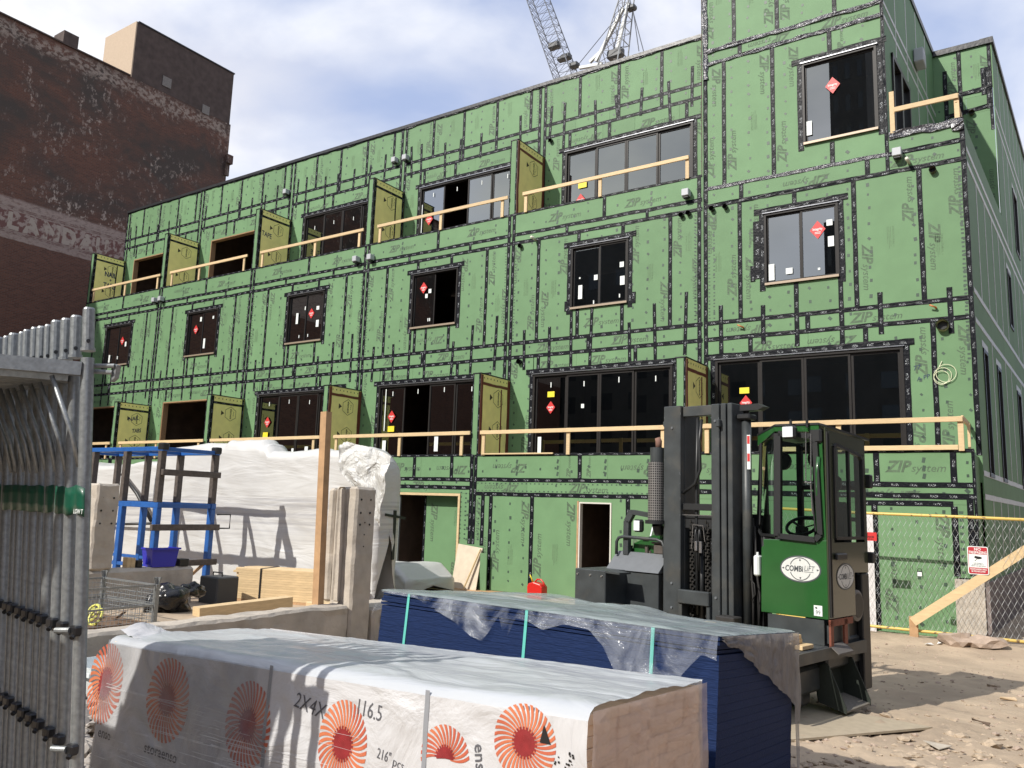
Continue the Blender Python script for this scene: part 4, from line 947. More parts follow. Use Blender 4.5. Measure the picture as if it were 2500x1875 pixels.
far('dark_block', 'dark block mirrored in the second floor window at right', -19.6, -17.6, -62, -52, 33, 2, 8)

# ================================================================== TOWER CRANE
M_steel = mat('crane steel', (.30, .31, .31), .5, metal=.3); M_steeld = mat('dark crane steel', (.13, .14, .16), .5)
def at70(px, py, Y=70): return onY(px, py, Y)
def lattice(p0, p1, w, n, name, parent, O, r=.07, m_=None, taper=1.0):
    p0 = Vector(p0); p1 = Vector(p1); d = (p1 - p0).normalized(); s = d.cross(Vector((0, 1, 0))).normalized(); q = d.cross(s).normalized()
    cs = [(-.5, -.5), (.5, -.5), (.5, .5), (-.5, .5)]
    K = []
    for i in range(n + 1):
        f = i / n; ww = w * (1 - f + f * taper); K.append([p0 + (p1 - p0) * f + s * a * ww + q * b_ * ww for a, b_ in cs])
    mb = MB(O)
    for c in range(4): mb.tube([K[0][c], K[-1][c]], r, 5)
    mb.build(name, m_ or M_steel, parent)
    mb = MB(O)
    for i in range(n):
        for c in range(4):
            d_ = (c + 1) % 4; mb.tube([K[i][c], K[i + 1][d_]], r * .5, 4, cap=False); mb.tube([K[i + 1][c], K[i + 1][d_]], r * .4, 4, cap=False)
    mb.build('lacing', m_ or M_steel, parent, kind='stuff')
tw = thing('tower_crane', 'grey lattice tower crane behind the roof with leaning jib and cable stays', 'crane', (-38.5, 70, 0)); TO = tw.location
a = at70(1405, 185); b = at70(1300, -40)
lattice((a + Vector((0, 0, -3))), b, 2.1, 16, 'jib', tw, TO, .06, M_steeld, .9)
c = at70(1490, 150); d = at70(1528, 0)
lattice(c - Vector((0, 0, 2)), d + (d - c) * .3, 2.4, 8, 'mast_head', tw, TO, .075, None, .35)
mb = MB(TO); mb.beam(at70(1455, 150), at70(1522, 20), .35, .3); mb.beam(at70(1500, 145), at70(1535, 8), .3, .3); mb.beam(at70(1440, 152), at70(1465, 128), .3, .3); mb.beam(at70(1415, 166), at70(1470, 156), .3, .3)
mb.build('a_frame', M_steel, tw)
mb = MB(TO)
for p, q in (((1538, 0), (1572, 128)), ((1410, 160), (1520, 25)), ((1532, 20), (1520, 130)), ((1545, 20), (1560, 125))): mb.tube([at70(*p), at70(*q)], .05, 4)
mb.build('cable', M_steeld, tw)
mb = MB(TO)
for p, s_ in (((1354, 112), .7), ((1382, 140), .6), ((1402, 160), .55), ((1503, 132), .9), ((1370, 146), .4), ((1542, 20), .5)):
    q = at70(*p); mb = MB(TO); mb.cbox(q.x - s_, q.x + s_, q.y - .4, q.y + .4, q.z - s_ * .55, q.z + s_ * .55, .15); mb.build('winch', mat('winch steel', (.05, .055, .06), .5), tw)
mb = MB(TO); mb.box(-38.5, -36.5, 69, 71, -.5, 44); mb.build('tower', M_steeld, tw)

# ================================================================== CHAIN LINK FENCE with signs
FY = 14.8
M_yel = mat('yellow fence rail', (.62, .45, .12), .45, col2=(.16, .10, .05), vscale=14, mixpos=(.60, .68))
fn = thing('chain_link_fence', 'chain link fence panel with scuffed yellow top and bottom rails', 'fence', (-1.2, FY, .15)); FO = fn.location
m = MB(FO); m.tube([(-4.2, FY, 2.12), (-2.7, FY, 2.08), (-1.2, FY, 2.065), (.9, FY, 2.03)], .024, 10); m.build('top_rail', M_yel, fn, smooth=True)
m = MB(FO); m.tube([(-4.2, FY, .26), (-2.7, FY, .235), (-1.4, FY, .235), (.9, FY, .225)], .024, 10); m.build('bottom_rail', M_yel, fn, smooth=True)
for x in (-4.2, .9): m = MB(FO); m.tube([(x, FY, .1), (x, FY, 2.1)], .026, 10); m.build('post', M_yel, fn, smooth=True)
m = MB(FO); st = .083; nz_ = 22; z0_, z1_ = .25, 2.05; x = -4.2
k = 0
while x < .9:
    dz = (z1_ - z0_) / nz_; pts = [(x + (.5 * st if (j % 2) else 0) * (1 if k % 1 == 0 else -1), FY - .012 + (.008 if j % 2 else 0), z0_ + j * dz) for j in range(nz_ + 1)]
    m.tube(pts, .0026, 3, cap=False)
    pts = [(x - (.5 * st if (j % 2) else 0), FY - .008 - (.008 if j % 2 else 0), z0_ + j * dz) for j in range(nz_ + 1)]
    m.tube(pts, .0026, 3, cap=False); x += st
m.build('chain_link_mesh', mat('fence wire', (.42, .43, .42), .4, metal=.4), fn, kind='stuff')
t = thing('warning_sign', 'white and red NO TRESPASSING sign with camera symbol wired to the fence', 'sign', (-1.08, FY - .03, 1.2)); O = t.location
def rrect(x0, x1, z0, z1, r, y, n=5):
    P = []
    for cx_, cz_, a0 in ((x1 - r, z1 - r, 0), (x0 + r, z1 - r, 90), (x0 + r, z0 + r, 180), (x1 - r, z0 + r, 270)):
        for k in range(n + 1): a_ = R_(a0 + 90 * k / n); P.append((cx_ + r * math.cos(a_), y, cz_ + r * math.sin(a_)))
    return P
m = MB(O); ys_ = FY - .045; m.prism(rrect(-1.222, -.938, 1.185, 1.615, .03, ys_), (0, .004, 0), 0)
m.build('board', M_white, t)
m = MB(O); m.prism(rrect(-1.21, -.95, 1.495, 1.603, .02, ys_ - .002), (0, .0015, 0), 0); m.prism(rrect(-1.21, -.95, 1.197, 1.29, .02, ys_ - .002), (0, .0015, 0), 0)
m.box(-1.21, -1.204, ys_ - .0018, ys_, 1.22, 1.58); m.box(-.956, -.95, ys_ - .0018, ys_, 1.22, 1.58); m.build('red_bands', mat('sign red', (.42, .03, .04), .4), t)
m = MB(O); yy = ys_ - .004
put_text(m, 'NO', (-1.08, yy, 1.552), (1, 0, 0), (0, 0, 1), .042, bold=.02, width=.09, center=True); put_text(m, 'TRESPASSING', (-1.08, yy, 1.503), (1, 0, 0), (0, 0, 1), .04, bold=.02, width=.245, center=True)
put_text(m, 'TRESPASSERS WILL', (-1.08, yy, 1.255), (1, 0, 0), (0, 0, 1), .022, bold=.02, width=.23, center=True); put_text(m, 'BE PROSECUTED', (-1.08, yy, 1.222), (1, 0, 0), (0, 0, 1), .022, bold=.02, width=.19, center=True)
m.build('white_lettering', M_white, t)
m = MB(O)
for i, s_ in enumerate(('THIS PROPERTY', 'IS PROTECTED BY', 'VIDEO SURVEILLANCE')): put_text(m, s_, (-1.08, yy, 1.352 - i * .022), (1, 0, 0), (0, 0, 1), .014, width=(.13, .16, .2)[i], center=True)
m.add([(-1.13, yy, 1.44), (-1.12, yy, 1.47), (-1.03, yy, 1.455), (-1.03, yy, 1.43), (-1.08, yy, 1.42)], [(0, 1, 2, 3, 4)]); m.add([(-1.1, yy, 1.42), (-1.09, yy, 1.425), (-1.12, yy, 1.39), (-1.13, yy, 1.39)], [(0, 1, 2, 3)])
m.build('black_lettering', M_black, t)
t = thing('red_notice', 'small bright red notice with black lettering at the left end of the fence', 'sign', (-2.67, FY - .03, 1.63)); O = t.location
m = MB(O); m.prism(rrect(-2.82, -2.535, 1.625, 1.765, .012, ys_), (0, .004, 0)); m.build('board', M_rlab, t)
m = MB(O); put_text(m, 'EX', (-2.74, yy, 1.715), (1, 0, 0), (0, 0, 1), .034, bold=.02, width=.075); put_text(m, 'FENCE', (-2.72, yy, 1.675), (1, 0, 0), (0, 0, 1), .028, bold=.02, width=.14); put_text(m, 'RENTAL', (-2.74, yy, 1.64), (1, 0, 0), (0, 0, 1), .022, width=.16); m.build('black_lettering', M_black, t)
t = thing('padlock', 'white faced combination lock hanging on the fence mesh', 'lock', (-1.91, FY - .03, 1.1)); O = t.location
m = MB(O); m.cbox(-1.95, -1.87, FY - .06, FY - .025, 1.09, 1.18, .008); m.tube([(-1.94, FY - .04, 1.175), (-1.94, FY - .04, 1.2), (-1.925, FY - .04, 1.215), (-1.895, FY - .04, 1.215), (-1.88, FY - .04, 1.2), (-1.88, FY - .04, 1.175)], .005, 6); m.build('body', M_black, t)
m = MB(O); m.box(-1.942, -1.878, FY - .064, FY - .0605, 1.1, 1.165); m.build('white_face', M_white, t)
# timber brace propping the fence
t = thing('timber_brace', 'long diagonal timber plank leaning on the fence with a short stake at its foot', 'timber brace', (-2.03, FY - .1, .15)); O = t.location
m = MB(O); m.beam((-2.03, FY - .12, .38), (.3, FY + .12, 2.16), .045, .14); m.build('plank', M_wood, t)
m = MB(O); m.cbox(-2.09, -1.96, FY - .09, FY - .05, .0, .46, .004); m.build('stake', M_wood2, t)
# rocks by the fence
def rock(mb, c, r, sq=(1, 1, .7), sub=2, seed=0, mi=0):
    import bmesh
    bm = bmesh.new(); bmesh.ops.create_icosphere(bm, subdivisions=sub, radius=1)
    V = []
    for v in bm.verts:
        p = v.co; k = 1 + .55 * noise.noise(p * 1.25 + Vector((seed, seed * 2.3, 0))) + .22 * noise.noise(p * 2.6 + Vector((seed, 0, 5)))
        V.append((c[0] + p.x * r * sq[0] * k, c[1] + p.y * r * sq[1] * k, c[2] + p.z * r * sq[2] * k))
    mb.add(V, [tuple(v.index for v in f.verts) for f in bm.faces], mi); bm.free()
M_rock = mat('pale rubble', (.36, .28, .22), .95, var=.2, vscale=6, bump=.4, bscale=20)
for c, r, sq, lb in (((-1.38, 14.45, .2), .22, (1.2, .9, .55), 'rounded pale boulder under the fence bottom rail, left of two'), ((-1.0, 14.5, .2), .2, (1.3, 1, .6), 'flat brownish boulder under the fence bottom rail, right of two')):
    m = MB(c); rock(m, c, r, sq, 2, r * 71); o = m.build('boulder', M_rock); o.location = c; tag(o, lb, 'rock')
# concrete chips and pebbles
random.seed(11)
m = MB()
for i in range(620):
    x = random.gauss(-.75, .8); y = random.gauss(6.9, .9) if random.random() < .7 else random.uniform(6, 12); r = .010 * math.exp(abs(random.gauss(0, .75))) * (1 if y < 9 else .7); r = min(r, .07)
    if x < -1.9 and y < 9: x = -1.9 + random.random() * 1.5
    rock(m, (x, y, ground_z(x, y) + r * .25), r, (1.4, 1, .55), 1, i + .5)
o = m.build('dirt_clods', mat('dirt clods', (.37, .295, .215), .95, var=.3, vscale=9, bump=.5, bscale=30), kind='stuff'); tag(o, 'clods of dried dirt churned up on the ground at lower right', 'dirt', kind='stuff')
m = MB()
for i in range(2600):
    y = random.uniform(4.2, 14.5); x = random.uniform(-4.5, 1.2) if y > 9 else random.uniform(-3.2, .6)
    if y > 9 and random.random() < .55: continue
    r = random.uniform(.006, .016) if random.random() < .88 else random.uniform(.016, .035)
    rock(m, (x, y, ground_z(x, y) + r * .3), r, (1.2, 1, .6), 1, i)
o = m.build('rubble', M_rock, kind='stuff'); tag(o, 'scattered stones and chips lying on the sandy ground', 'rubble', kind='stuff')
m = MB()
for i in range(1500):
    x = random.uniform(-7.0, -4.2); y = random.uniform(2.4, 4.3); r = random.uniform(.018, .05)
    rock(m, (x, y, ground_z(x, y) + .02 + random.random() * .08), r, (1.2, 1, .7), 1, i)
o = m.build('gravel', mat('grey gravel', (.33, .30, .27), .9, var=.3, vscale=3), kind='stuff'); tag(o, 'heap of coarse grey gravel below the white tub', 'gravel', kind='stuff')
random.seed(77)
LIT = (('bent scrap of grey cardboard on the dirt right of the plywood sheet', (.38, .34, .28)), ('short weathered timber offcut lying near the lower right corner', (.30, .21, .13)), ('small white scrap of wrap on the sand below the fence', (.72, .72, .70)), ('dark splinter of wood lying across the sandy ground', (.10, .07, .05)), ('pale chip of timber near the forklift shadow edge', (.55, .42, .27)), ('torn white paper on the ground by the timber stake', (.7, .7, .68)))
for (lb_, c_), (x, y, a, b_, h_) in zip(LIT, ((-.9, 7.5, .09, .06, .006), (-.45, 6.8, .11, .022, .02), (-1.75, 14.2, .06, .03, .008), (-.7, 8.9, .10, .008, .008), (-.55, 10.4, .08, .02, .012), (-1.62, 14.35, .05, .03, .006))):
    z = ground_z(x, y) + .018; o = MB((x, y, z)); t_ = random.uniform(0, 3); ca, sa = math.cos(t_), math.sin(t_)
    o.prism([(x + (u * a * ca - v * b_ * sa), y + (u * a * sa + v * b_ * ca), z + .012 * u * v) for u, v in ((-1, -1), (1, -.8), (.9, 1), (-.95, .9))], (0, 0, h_)); o = o.build('debris', mat('debris', c_, .8, var=.15, vscale=10)); o.location = (x, y, z); tag(o, lb_, 'debris')
o = MB((-2.0, 7.6, .24)); 
zc = .235
o.prism([(-1.0, 8.1, zc - .01), (-2.6, 5.6, zc + .03), (-5, 6.2, zc + .03), (-4.5, 8.6, zc - .01)], (0, 0, .018)); o = o.build('plywood_sheet', mat('dusty plywood', (.38, .32, .23), .8, var=.1)); o.location = (-2.0, 7.6, .24); tag(o, 'dusty plywood sheet lying on the dirt beside the blue stack', 'plywood')

# ================================================================== SITE YARD: concrete posts and low walls
def rough_box(name, parent, O, x0, x1, y0, y1, z0, z1, n=.012, seg=.12, chamfer=.03, m=None, seed=0.0):
    """concrete block with slightly ragged arrises"""
    import bmesh
    bm = bmesh.new(); bmesh.ops.create_cube(bm, size=1)
    for v in bm.verts: v.co = Vector((x0 if v.co.x < 0 else x1, y0 if v.co.y < 0 else y1, z0 if v.co.z < 0 else z1))
    bmesh.ops.bevel(bm, geom=bm.edges[:], offset=chamfer, segments=1, affect='EDGES')
    L_ = max(x1 - x0, y1 - y0, z1 - z0)
    ax = (Vector((1, 0, 0)), Vector((0, 1, 0)), Vector((0, 0, 1)))
    for a, (lo, hi) in zip(ax, ((x0, x1), (y0, y1), (z0, z1))):
        k = int((hi - lo) / seg)
        for i in range(1, k + 1):
            bmesh.ops.bisect_plane(bm, geom=bm.verts[:] + bm.edges[:] + bm.faces[:], plane_co=a * (lo + (hi - lo) * i / (k + 1)), plane_no=a)
    for v in bm.verts:
        p = v.co; q = p * 7 + Vector((seed, 0, 0)); v.co = p + Vector((noise.noise(q), noise.noise(q + Vector((9, 3, 1))), noise.noise(q + Vector((2, 8, 5))))) * n
        v.co -= Vector(O)
    me = bpy.data.meshes.new(name); bm.to_mesh(me); bm.free(); me.materials.append(m or M_conc)
    o = bpy.data.objects.new(name, me); COL.objects.link(o)
    if parent is not None: o.parent = parent
    return o
# tall post with grooves (right) and its low wall towards the camera
t = thing('concrete_post', 'tall grooved concrete post with rows of bolt holes beside the white wrapped stack', 'concrete post', (-7.2, 7.25, .2)); O = t.location
rough_box('shaft', t, O, -7.155, -7.0, 7.10, 7.45, .1, 2.17, seed=1)
rough_box('shaft', t, O, -7.52, -7.40, 7.12, 7.45, .78, 2.15, seed=2)
rough_box('web', t, O, -7.405, -7.15, 7.135, 7.42, .1, 2.17, seed=3, n=.006)
rough_box('web', t, O, -7.33, -7.20, 7.115, 7.14, .78, 2.165, seed=4, n=.006)
m = MB(O)
for z, ys_ in ((2.02, (7.18, 7.34)), (1.86, (7.18, 7.34)), (1.72, (7.18, 7.34)), (1.745, (7.26,)), (1.6, (7.26,)), (1.46, (7.26,))):
    for y in ys_: m.tube([(-7.02, y, z), (-6.994, y, z)], .013 if len(ys_) > 1 else .008, 8)
m.build('bolt_hole', M_black, t, kind='stuff')
w_ = rough_box('concrete_wall', None, (-7.1, 5, .2), -7.28, -7.0, 3.0, 7.09, -.1, .79, n=.018, seed=6); w_.location = (-7.1, 5, .2); tag(w_, 'long low concrete wall with pale sunlit top behind the lumber bundle', 'low wall')
w2 = rough_box('concrete_block', None, (-7.1, 8.4, .2), -7.6, -7.0, 7.5, 9.4, -.1, .72, n=.012, seed=7); w2.location = (-7.1, 8.4, .2); tag(w2, 'low concrete wall stub just right of the tall grooved post, mostly hidden', 'low wall')
m = MB((-7.1, 8.4, .2)); put_text(m, 'D', (-6.985, 7.62, .52), (0, 1, 0), (0, 0, 1), .09, bold=.04); put_text(m, 'D', (-6.985, 7.62, .34), (0, 1, 0), (0, 0, 1), .12, bold=.04); m.build('stencil', M_black, w2)
# left group
t = thing('concrete_post', 'shorter concrete post with six bolt holes beside the grey scaffold frames', 'concrete post', (-12.6, 7.2, .2)); O = t.location
rough_box('shaft', t, O, -12.95, -12.5, 6.98, 7.36, .8, 2.14, n=.02, seed=8)
m = MB(O)
for z in (1.92, 1.72, 1.52):
    for y in (7.07, 7.26): m.tube([(-12.52, y, z), (-12.492, y, z)], .016, 8)
m.build('bolt_hole', M_black, t, kind='stuff')
w3 = rough_box('concrete_wall', None, (-12.6, 7.8, .2), -12.85, -12.5, 5.2, 8.86, -.1, .80, n=.016, chamfer=.05, seed=9); w3.location = (-12.6, 7.8, .2); tag(w3, 'brownish low concrete wall carrying the bright blue bin', 'low wall')
# tall timber post standing on the low wall
t = thing('timber_post', 'tall rough sawn timber post standing beside the grooved concrete post', 'timber post', (-7.3, 6.85, .8)); O = t.location
m = MB(O); m.beam((-7.27, 6.84, .79), (-7.335, 6.83, 3.06), .10, .09); m.build('post', M_wood2, t)
m = MB(O); m.beam((-7.11, 6.95, 1.5), (-7.115, 6.952, 1.505), .01, .01)
# blue plastic bin, boxes and offcuts on the wall
M_bin = mat('blue plastic', (.02, .025, .40), .35)
t = thing('storage_bin', 'bright blue plastic bin standing on the brown concrete wall', 'bin', (-12.65, 8.25, .8)); O = t.location
m = MB(O)
def frus(m, c, a0, b0, a1, b1, z0, z1, th=.012, mi=0):
    x, y = c
    o_ = lambda a, b, z: [(x - a, y - b, z), (x + a, y - b, z), (x + a, y + b, z), (x - a, y + b, z)]
    A = o_(a0, b0, z0); Bb = o_(a1, b1, z1); Cc = o_(a1 - th, b1 - th, z1); D = o_(a0 - th, b0 - th, z0 + th)
    V = A + Bb + Cc + D; F = [(3, 2, 1, 0), (12, 13, 14, 15)]
    for i in range(4):
        j = (i + 1) % 4; F += [(i, j, 4 + j, 4 + i), (4 + i, 4 + j, 8 + j, 8 + i), (8 + i, 8 + j, 12 + j, 12 + i)]
    m.add(V, F, mi)
frus(m, (-12.66, 8.27), .13, .21, .15, .25, .80, 1.10); m.build('tub', M_bin, t)
m = MB(O); m.box(-12.82, -12.5, 8.01, 8.03, 1.085, 1.115); m.box(-12.82, -12.5, 8.51, 8.53, 1.085, 1.115); m.box(-12.50, -12.48, 8.0, 8.54, 1.085, 1.115)
for k in range(3): m.box(-12.7 + .05 * k, -12.69 + .05 * k, 8.035, 8.055, .84, 1.06)
m.build('rim', M_bin, t)
o = MB((-12.6, 8.62, .8)); o.cbox(-12.74, -12.52, 8.56, 8.74, .80, .92, .008); o = o.build('black_box', M_black); o.location = (-12.6, 8.62, .8); tag(o, 'small black carton on the wall just right of the blue bin', 'box')
o = MB((-12.6, 7.86, .8)); o.cbox(-12.7, -12.58, 7.82, 7.92, .80, .92, .012); o = o.build('black_tub', M_black); o.location = (-12.6, 7.86, .8); tag(o, 'small black tub on the wall left of the blue bin', 'tub')
o = MB((-12.7, 7.72, .8)); o.cbox(-12.74, -12.6, 7.66, 7.72, .80, .97, .004); o.cbox(-12.72, -12.6, 7.725, 7.80, .80, .96, .004); o = o.build('timber_offcut', M_wood); o.location = (-12.7, 7.72, .8); tag(o, 'short upright pair of timber offcuts on the brown concrete wall', 'offcuts')
# black equipment box behind the wall end
t = thing('equipment_case', 'dark grey equipment case with handle on the ground at the end of the brown wall', 'case', (-12.2, 9.3, .15)); O = t.location
m = MB(O); m.cbox(-12.55, -12.05, 9.0, 9.45, .12, .62, .02); m.build('case', mat('dark case', (.045, .048, .05), .55), t)
m = MB(O); m.tube([(-12.45, 9.2, .61), (-12.45, 9.2, .68), (-12.2, 9.2, .68), (-12.2, 9.2, .61)], .012, 6); m.build('handle', M_black, t)
# wire mesh cage
t = thing('wire_cage', 'galvanised wire mesh cage bin holding yellow straps and scrap', 'cage bin', (-10.8, 6.2, .25)); O = t.location
cx0, cx1, cy0, cy1, cz0, cz1 = -11.5, -10.2, 5.0, 6.66, .2, .80
for x in (cx0, cx1):
    for y in (cy0, cy1):
        m = MB(O); m.cbox(x - .03, x + .03, y - .03, y + .03, cz0, cz1, .004); m.build('corner_post', M_galv, t)
        m = MB(O); m.prism([(x - .035, y, cz1), (x + .035, y, cz1), (x + .065, y, cz1 + .09), (x - .065, y, cz1 + .09)], (0, .008, 0)); m.prism([(x, y - .035, cz1), (x, y + .035, cz1), (x, y + .065, cz1 + .09), (x, y - .065, cz1 + .09)], (.008, 0, 0)); m.build('stacking_ear', M_galv, t)
for z in (cz1 - .015, .52):
    m = MB(O)
    for y in (cy0, cy1): m.beam((cx0, y, z), (cx1, y, z), .02, .025)
    for x in (cx0, cx1): m.beam((x, cy0, z), (x, cy1, z), .02, .025)
    m.build('rim_bar', M_galv, t)
m = MB(O)
def mesh_panel(a, b, z0, z1, s=.055):
    a = Vector(a); b = Vector(b); n = int((b - a).length / s)
    for i in range(n + 1):
        p = a + (b - a) * i / n; m.tube([p + Vector((0, 0, z0)), p + Vector((0, 0, z1))], .0032, 3, cap=False)
    k = int((z1 - z0) / s)
    for i in range(k + 1): z = z0 + (z1 - z0) * i / k; m.tube([a + Vector((0, 0, z)), b + Vector((0, 0, z))], .0032, 3, cap=False)
mesh_panel((cx0, cy1, 0), (cx1, cy1, 0), .2, .78); mesh_panel((cx1, cy0, 0), (cx1, cy1, 0), .2, .78); mesh_panel((cx0, cy0, 0), (cx1, cy0, 0), .2, .78); mesh_panel((cx0, cy0, 0), (cx0, cy1, 0), .2, .78)
m.build('wire_mesh', M_galv, t, kind='stuff')
random.seed(3)
m = MB((-10.8, 5.9, .3))
for i in range(26):
    p = Vector((random.uniform(-11.3, -10.35), random.uniform(5.1, 6.5), random.uniform(.28, .42))); q = p + Vector((random.uniform(-.4, .4), random.uniform(-.4, .4), random.uniform(-.05, .12)))
    m.beam(p, q, .05, .006, i % 3)
for i in range(5):
    c = (random.uniform(-11.1, -10.4), random.uniform(5.6, 6.5), .4); m.tube([(c[0] + .13 * math.cos(a * .6), c[1] + .05 * math.sin(a * .6), c[2] + .1 * math.sin(a * .6)) for a in range(11)], .018, 5, mi=0)
m.box(-11.45, -10.25, 5.05, 6.6, .2, .3, 2)
o = m.build('strap_scrap', [mat('yellow strap', (.62, .60, .14), .6), mat('pale rope', (.5, .46, .36), .8), mat('brown scrap', (.16, .10, .06), .9, var=.4, vscale=8)]); o.location = (-10.8, 5.9, .3); o['kind'] = 'stuff'; tag(o, 'tangle of yellow straps and brown scrap inside the wire cage', 'scrap', kind='stuff')
# black rubbish bag
m = MB((-11.4, 7.9, .2)); rock(m, (-11.55, 7.75, .36), .30, (.8, 1.15, .85), 4, 4.2); rock(m, (-11.5, 8.12, .52), .2, (.5, 1.1, .55), 4, 9.9)
o = m.build('rubbish_bag', mat('black bag', (.008, .008, .009), .22, bump=1.0, bscale=9), smooth=True); o.location = (-11.4, 7.9, .2); tag(o, 'crumpled black rubbish bag leaning on the brown wall', 'bag')
# white tub with wire handle lying by gravel
t = thing('white_tub', 'white plastic tub with thin wire handle on the gravel behind the frames', 'tub', (-6.55, 3.9, .35)); O = t.location
M_wplast = mat('white translucent plastic', (.72, .76, .76), .35)
m = MB(O); frus(m, (-6.55, 3.9), .17, .19, .23, .27, .40, .64, .008); m.build('tub', M_wplast, t)
m = MB(O)
for a, b in (((-6.79, 3.62), (-6.31, 3.62)), ((-6.31, 3.62), (-6.31, 4.18)), ((-6.31, 4.18), (-6.79, 4.18)), ((-6.79, 4.18), (-6.79, 3.62))): m.beam((a[0], a[1], .59), (b[0], b[1], .59), .012, .03)
m.build('rim', M_wplast, t)
m = MB(O); m.tube([(-6.3, 3.72, .58), (-6.28, 3.85, .46), (-6.29, 4.02, .42), (-6.3, 4.1, .57)], .004, 5); m.build('wire_handle', M_black, t)

# ================================================================== BLUE STEEL RACK
M_rblue = mat('blue paint', (.018, .10, .34), .4, var=.15, vscale=5); M_rsteel = mat('rusty dark steel', (.085, .07, .06), .6, var=.35, vscale=7)
t = thing('steel_rack', 'open steel rack with blue lower frame and rusty dark upper posts', 'rack', (-15, 9.2, .1)); O = t.location
rx = [-13.38, -14.49, -15.6, -16.7]; ry = [8.6, 9.72]
for x in rx:
    for y in ry:
        m = MB(O); m.cbox(x - .06, x + .06, y - .05, y + .05, .08, 1.76, .008); m.build('lower_post', M_rblue, t)
        m = MB(O); m.cbox(x - .065, x + .045, y - .055, y + .055, 1.86, 2.78, .006); m.build('upper_post', M_rsteel, t)
for y in ry:
    for z0_, z1_ in ((1.76, 1.86), (2.78, 2.86)):
        m = MB(O); m.cbox(-16.8, -13.31, y - .05, y + .05, z0_, z1_, .006); m.build('long_beam', M_rblue, t)
    m = MB(O); m.cbox(-16.8, -13.31, y - .04, y + .04, .70, .76, .006); m.build('long_beam', M_rblue, t)
for x in rx:
    for z0_, z1_ in ((1.765, 1.85), (2.785, 2.855)):
        m = MB(O); m.cbox(x - .05, x + .05, 8.655, 9.665, z0_, z1_, .006); m.build('cross_beam', M_rblue, t)
for z in (2.40, 1.42, .78):
    m = MB(O); m.cbox(-13.33, -13.25, 8.45 if z < 2 else 8.56, 9.85 if z < 2 else 9.78, z - .055, z + .055, .008); m.build('side_rail', M_rsteel, t)
m = MB(O); m.tube([(-13.3, 9.85, 1.40), (-13.3, 10.1, 1.40), (-13.3, 10.1, 1.66), (-13.3, 9.8, 1.66)], .015, 6); m.build('loop_handle', M_black, t)
m = MB(O); m.beam((-13.3, 8.9, .2), (-13.3, 9.6, .75), .03, .05); m.build('diagonal_strut', M_wood2, t)
for y in ry: m = MB(O); m.cbox(-13.46, -13.29, y - .07, y + .07, 2.80, 2.93, .02); m.build('corner_cap', M_black, t)

# ================================================================== WHITE WRAPPED STACKS
M_wrap = bpy.data.materials.new('white wrap'); M_wrap.use_nodes = True
def wrap_nodes(m):
    n = m.node_tree.nodes; l = m.node_tree.links; b = n['Principled BSDF']; b.inputs['Roughness'].default_value = .42
    tc = n.new('ShaderNodeTexCoord'); sp = n.new('ShaderNodeSeparateXYZ'); l.new(tc.outputs['Object'], sp.inputs[0])
    mp = n.new('ShaderNodeMapping'); mp.inputs['Scale'].default_value = (.35, .35, 16); l.new(tc.outputs['Object'], mp.inputs[0])
    nz = n.new('ShaderNodeTexNoise'); nz.inputs['Scale'].default_value = 1.6; nz.inputs['Detail'].default_value = 6; l.new(mp.outputs[0], nz.inputs['Vector'])
    r1 = n.new('ShaderNodeMapRange'); r1.inputs[1].default_value = .42; r1.inputs[2].default_value = .62; l.new(nz.outputs[0], r1.inputs[0])
    z1 = n.new('ShaderNodeMapRange'); z1.inputs[1].default_value = 1.95; z1.inputs[2].default_value = 1.9; l.new(sp.outputs[2], z1.inputs[0])
    z2 = n.new('ShaderNodeMapRange'); z2.inputs[1].default_value = .9; z2.inputs[2].default_value = 1.35; l.new(sp.outputs[2], z2.inputs[0])
    a = n.new('ShaderNodeMath'); a.operation = 'MULTIPLY'; l.new(z1.outputs[0], a.inputs[0]); l.new(z2.outputs[0], a.inputs[1])
    c = n.new('ShaderNodeMath'); c.operation = 'MULTIPLY'; l.new(a.outputs[0], c.inputs[0]); l.new(r1.outputs[0], c.inputs[1])
    c2 = n.new('ShaderNodeMath'); c2.operation = 'MULTIPLY'; c2.inputs[1].default_value = .8; l.new(c.outputs[0], c2.inputs[0])
    mx = n.new('ShaderNodeMix'); mx.data_type = 'RGBA'; mx.inputs[6].default_value = (.53, .53, .52, 1); mx.inputs[7].default_value = (.38, .38, .39, 1); l.new(c2.outputs[0], mx.inputs[0]); l.new(mx.outputs[2], b.inputs['Base Color'])
    mp2 = n.new('ShaderNodeMapping'); mp2.inputs['Rotation'].default_value = (0, .7, 0); mp2.inputs['Scale'].default_value = (.5, 1, 3); l.new(tc.outputs['Object'], mp2.inputs[0])
    n2 = n.new('ShaderNodeTexNoise'); n2.inputs['Scale'].default_value = .9; n2.inputs['Detail'].default_value = 4; n2.inputs['Distortion'].default_value = .8; l.new(mp2.outputs[0], n2.inputs['Vector'])
    bp = n.new('ShaderNodeBump'); bp.inputs['Strength'].default_value = .45; bp.inputs['Distance'].default_value = .12; l.new(n2.outputs[0], bp.inputs['Height']); l.new(bp.outputs[0], b.inputs['Normal'])
wrap_nodes(M_wrap)
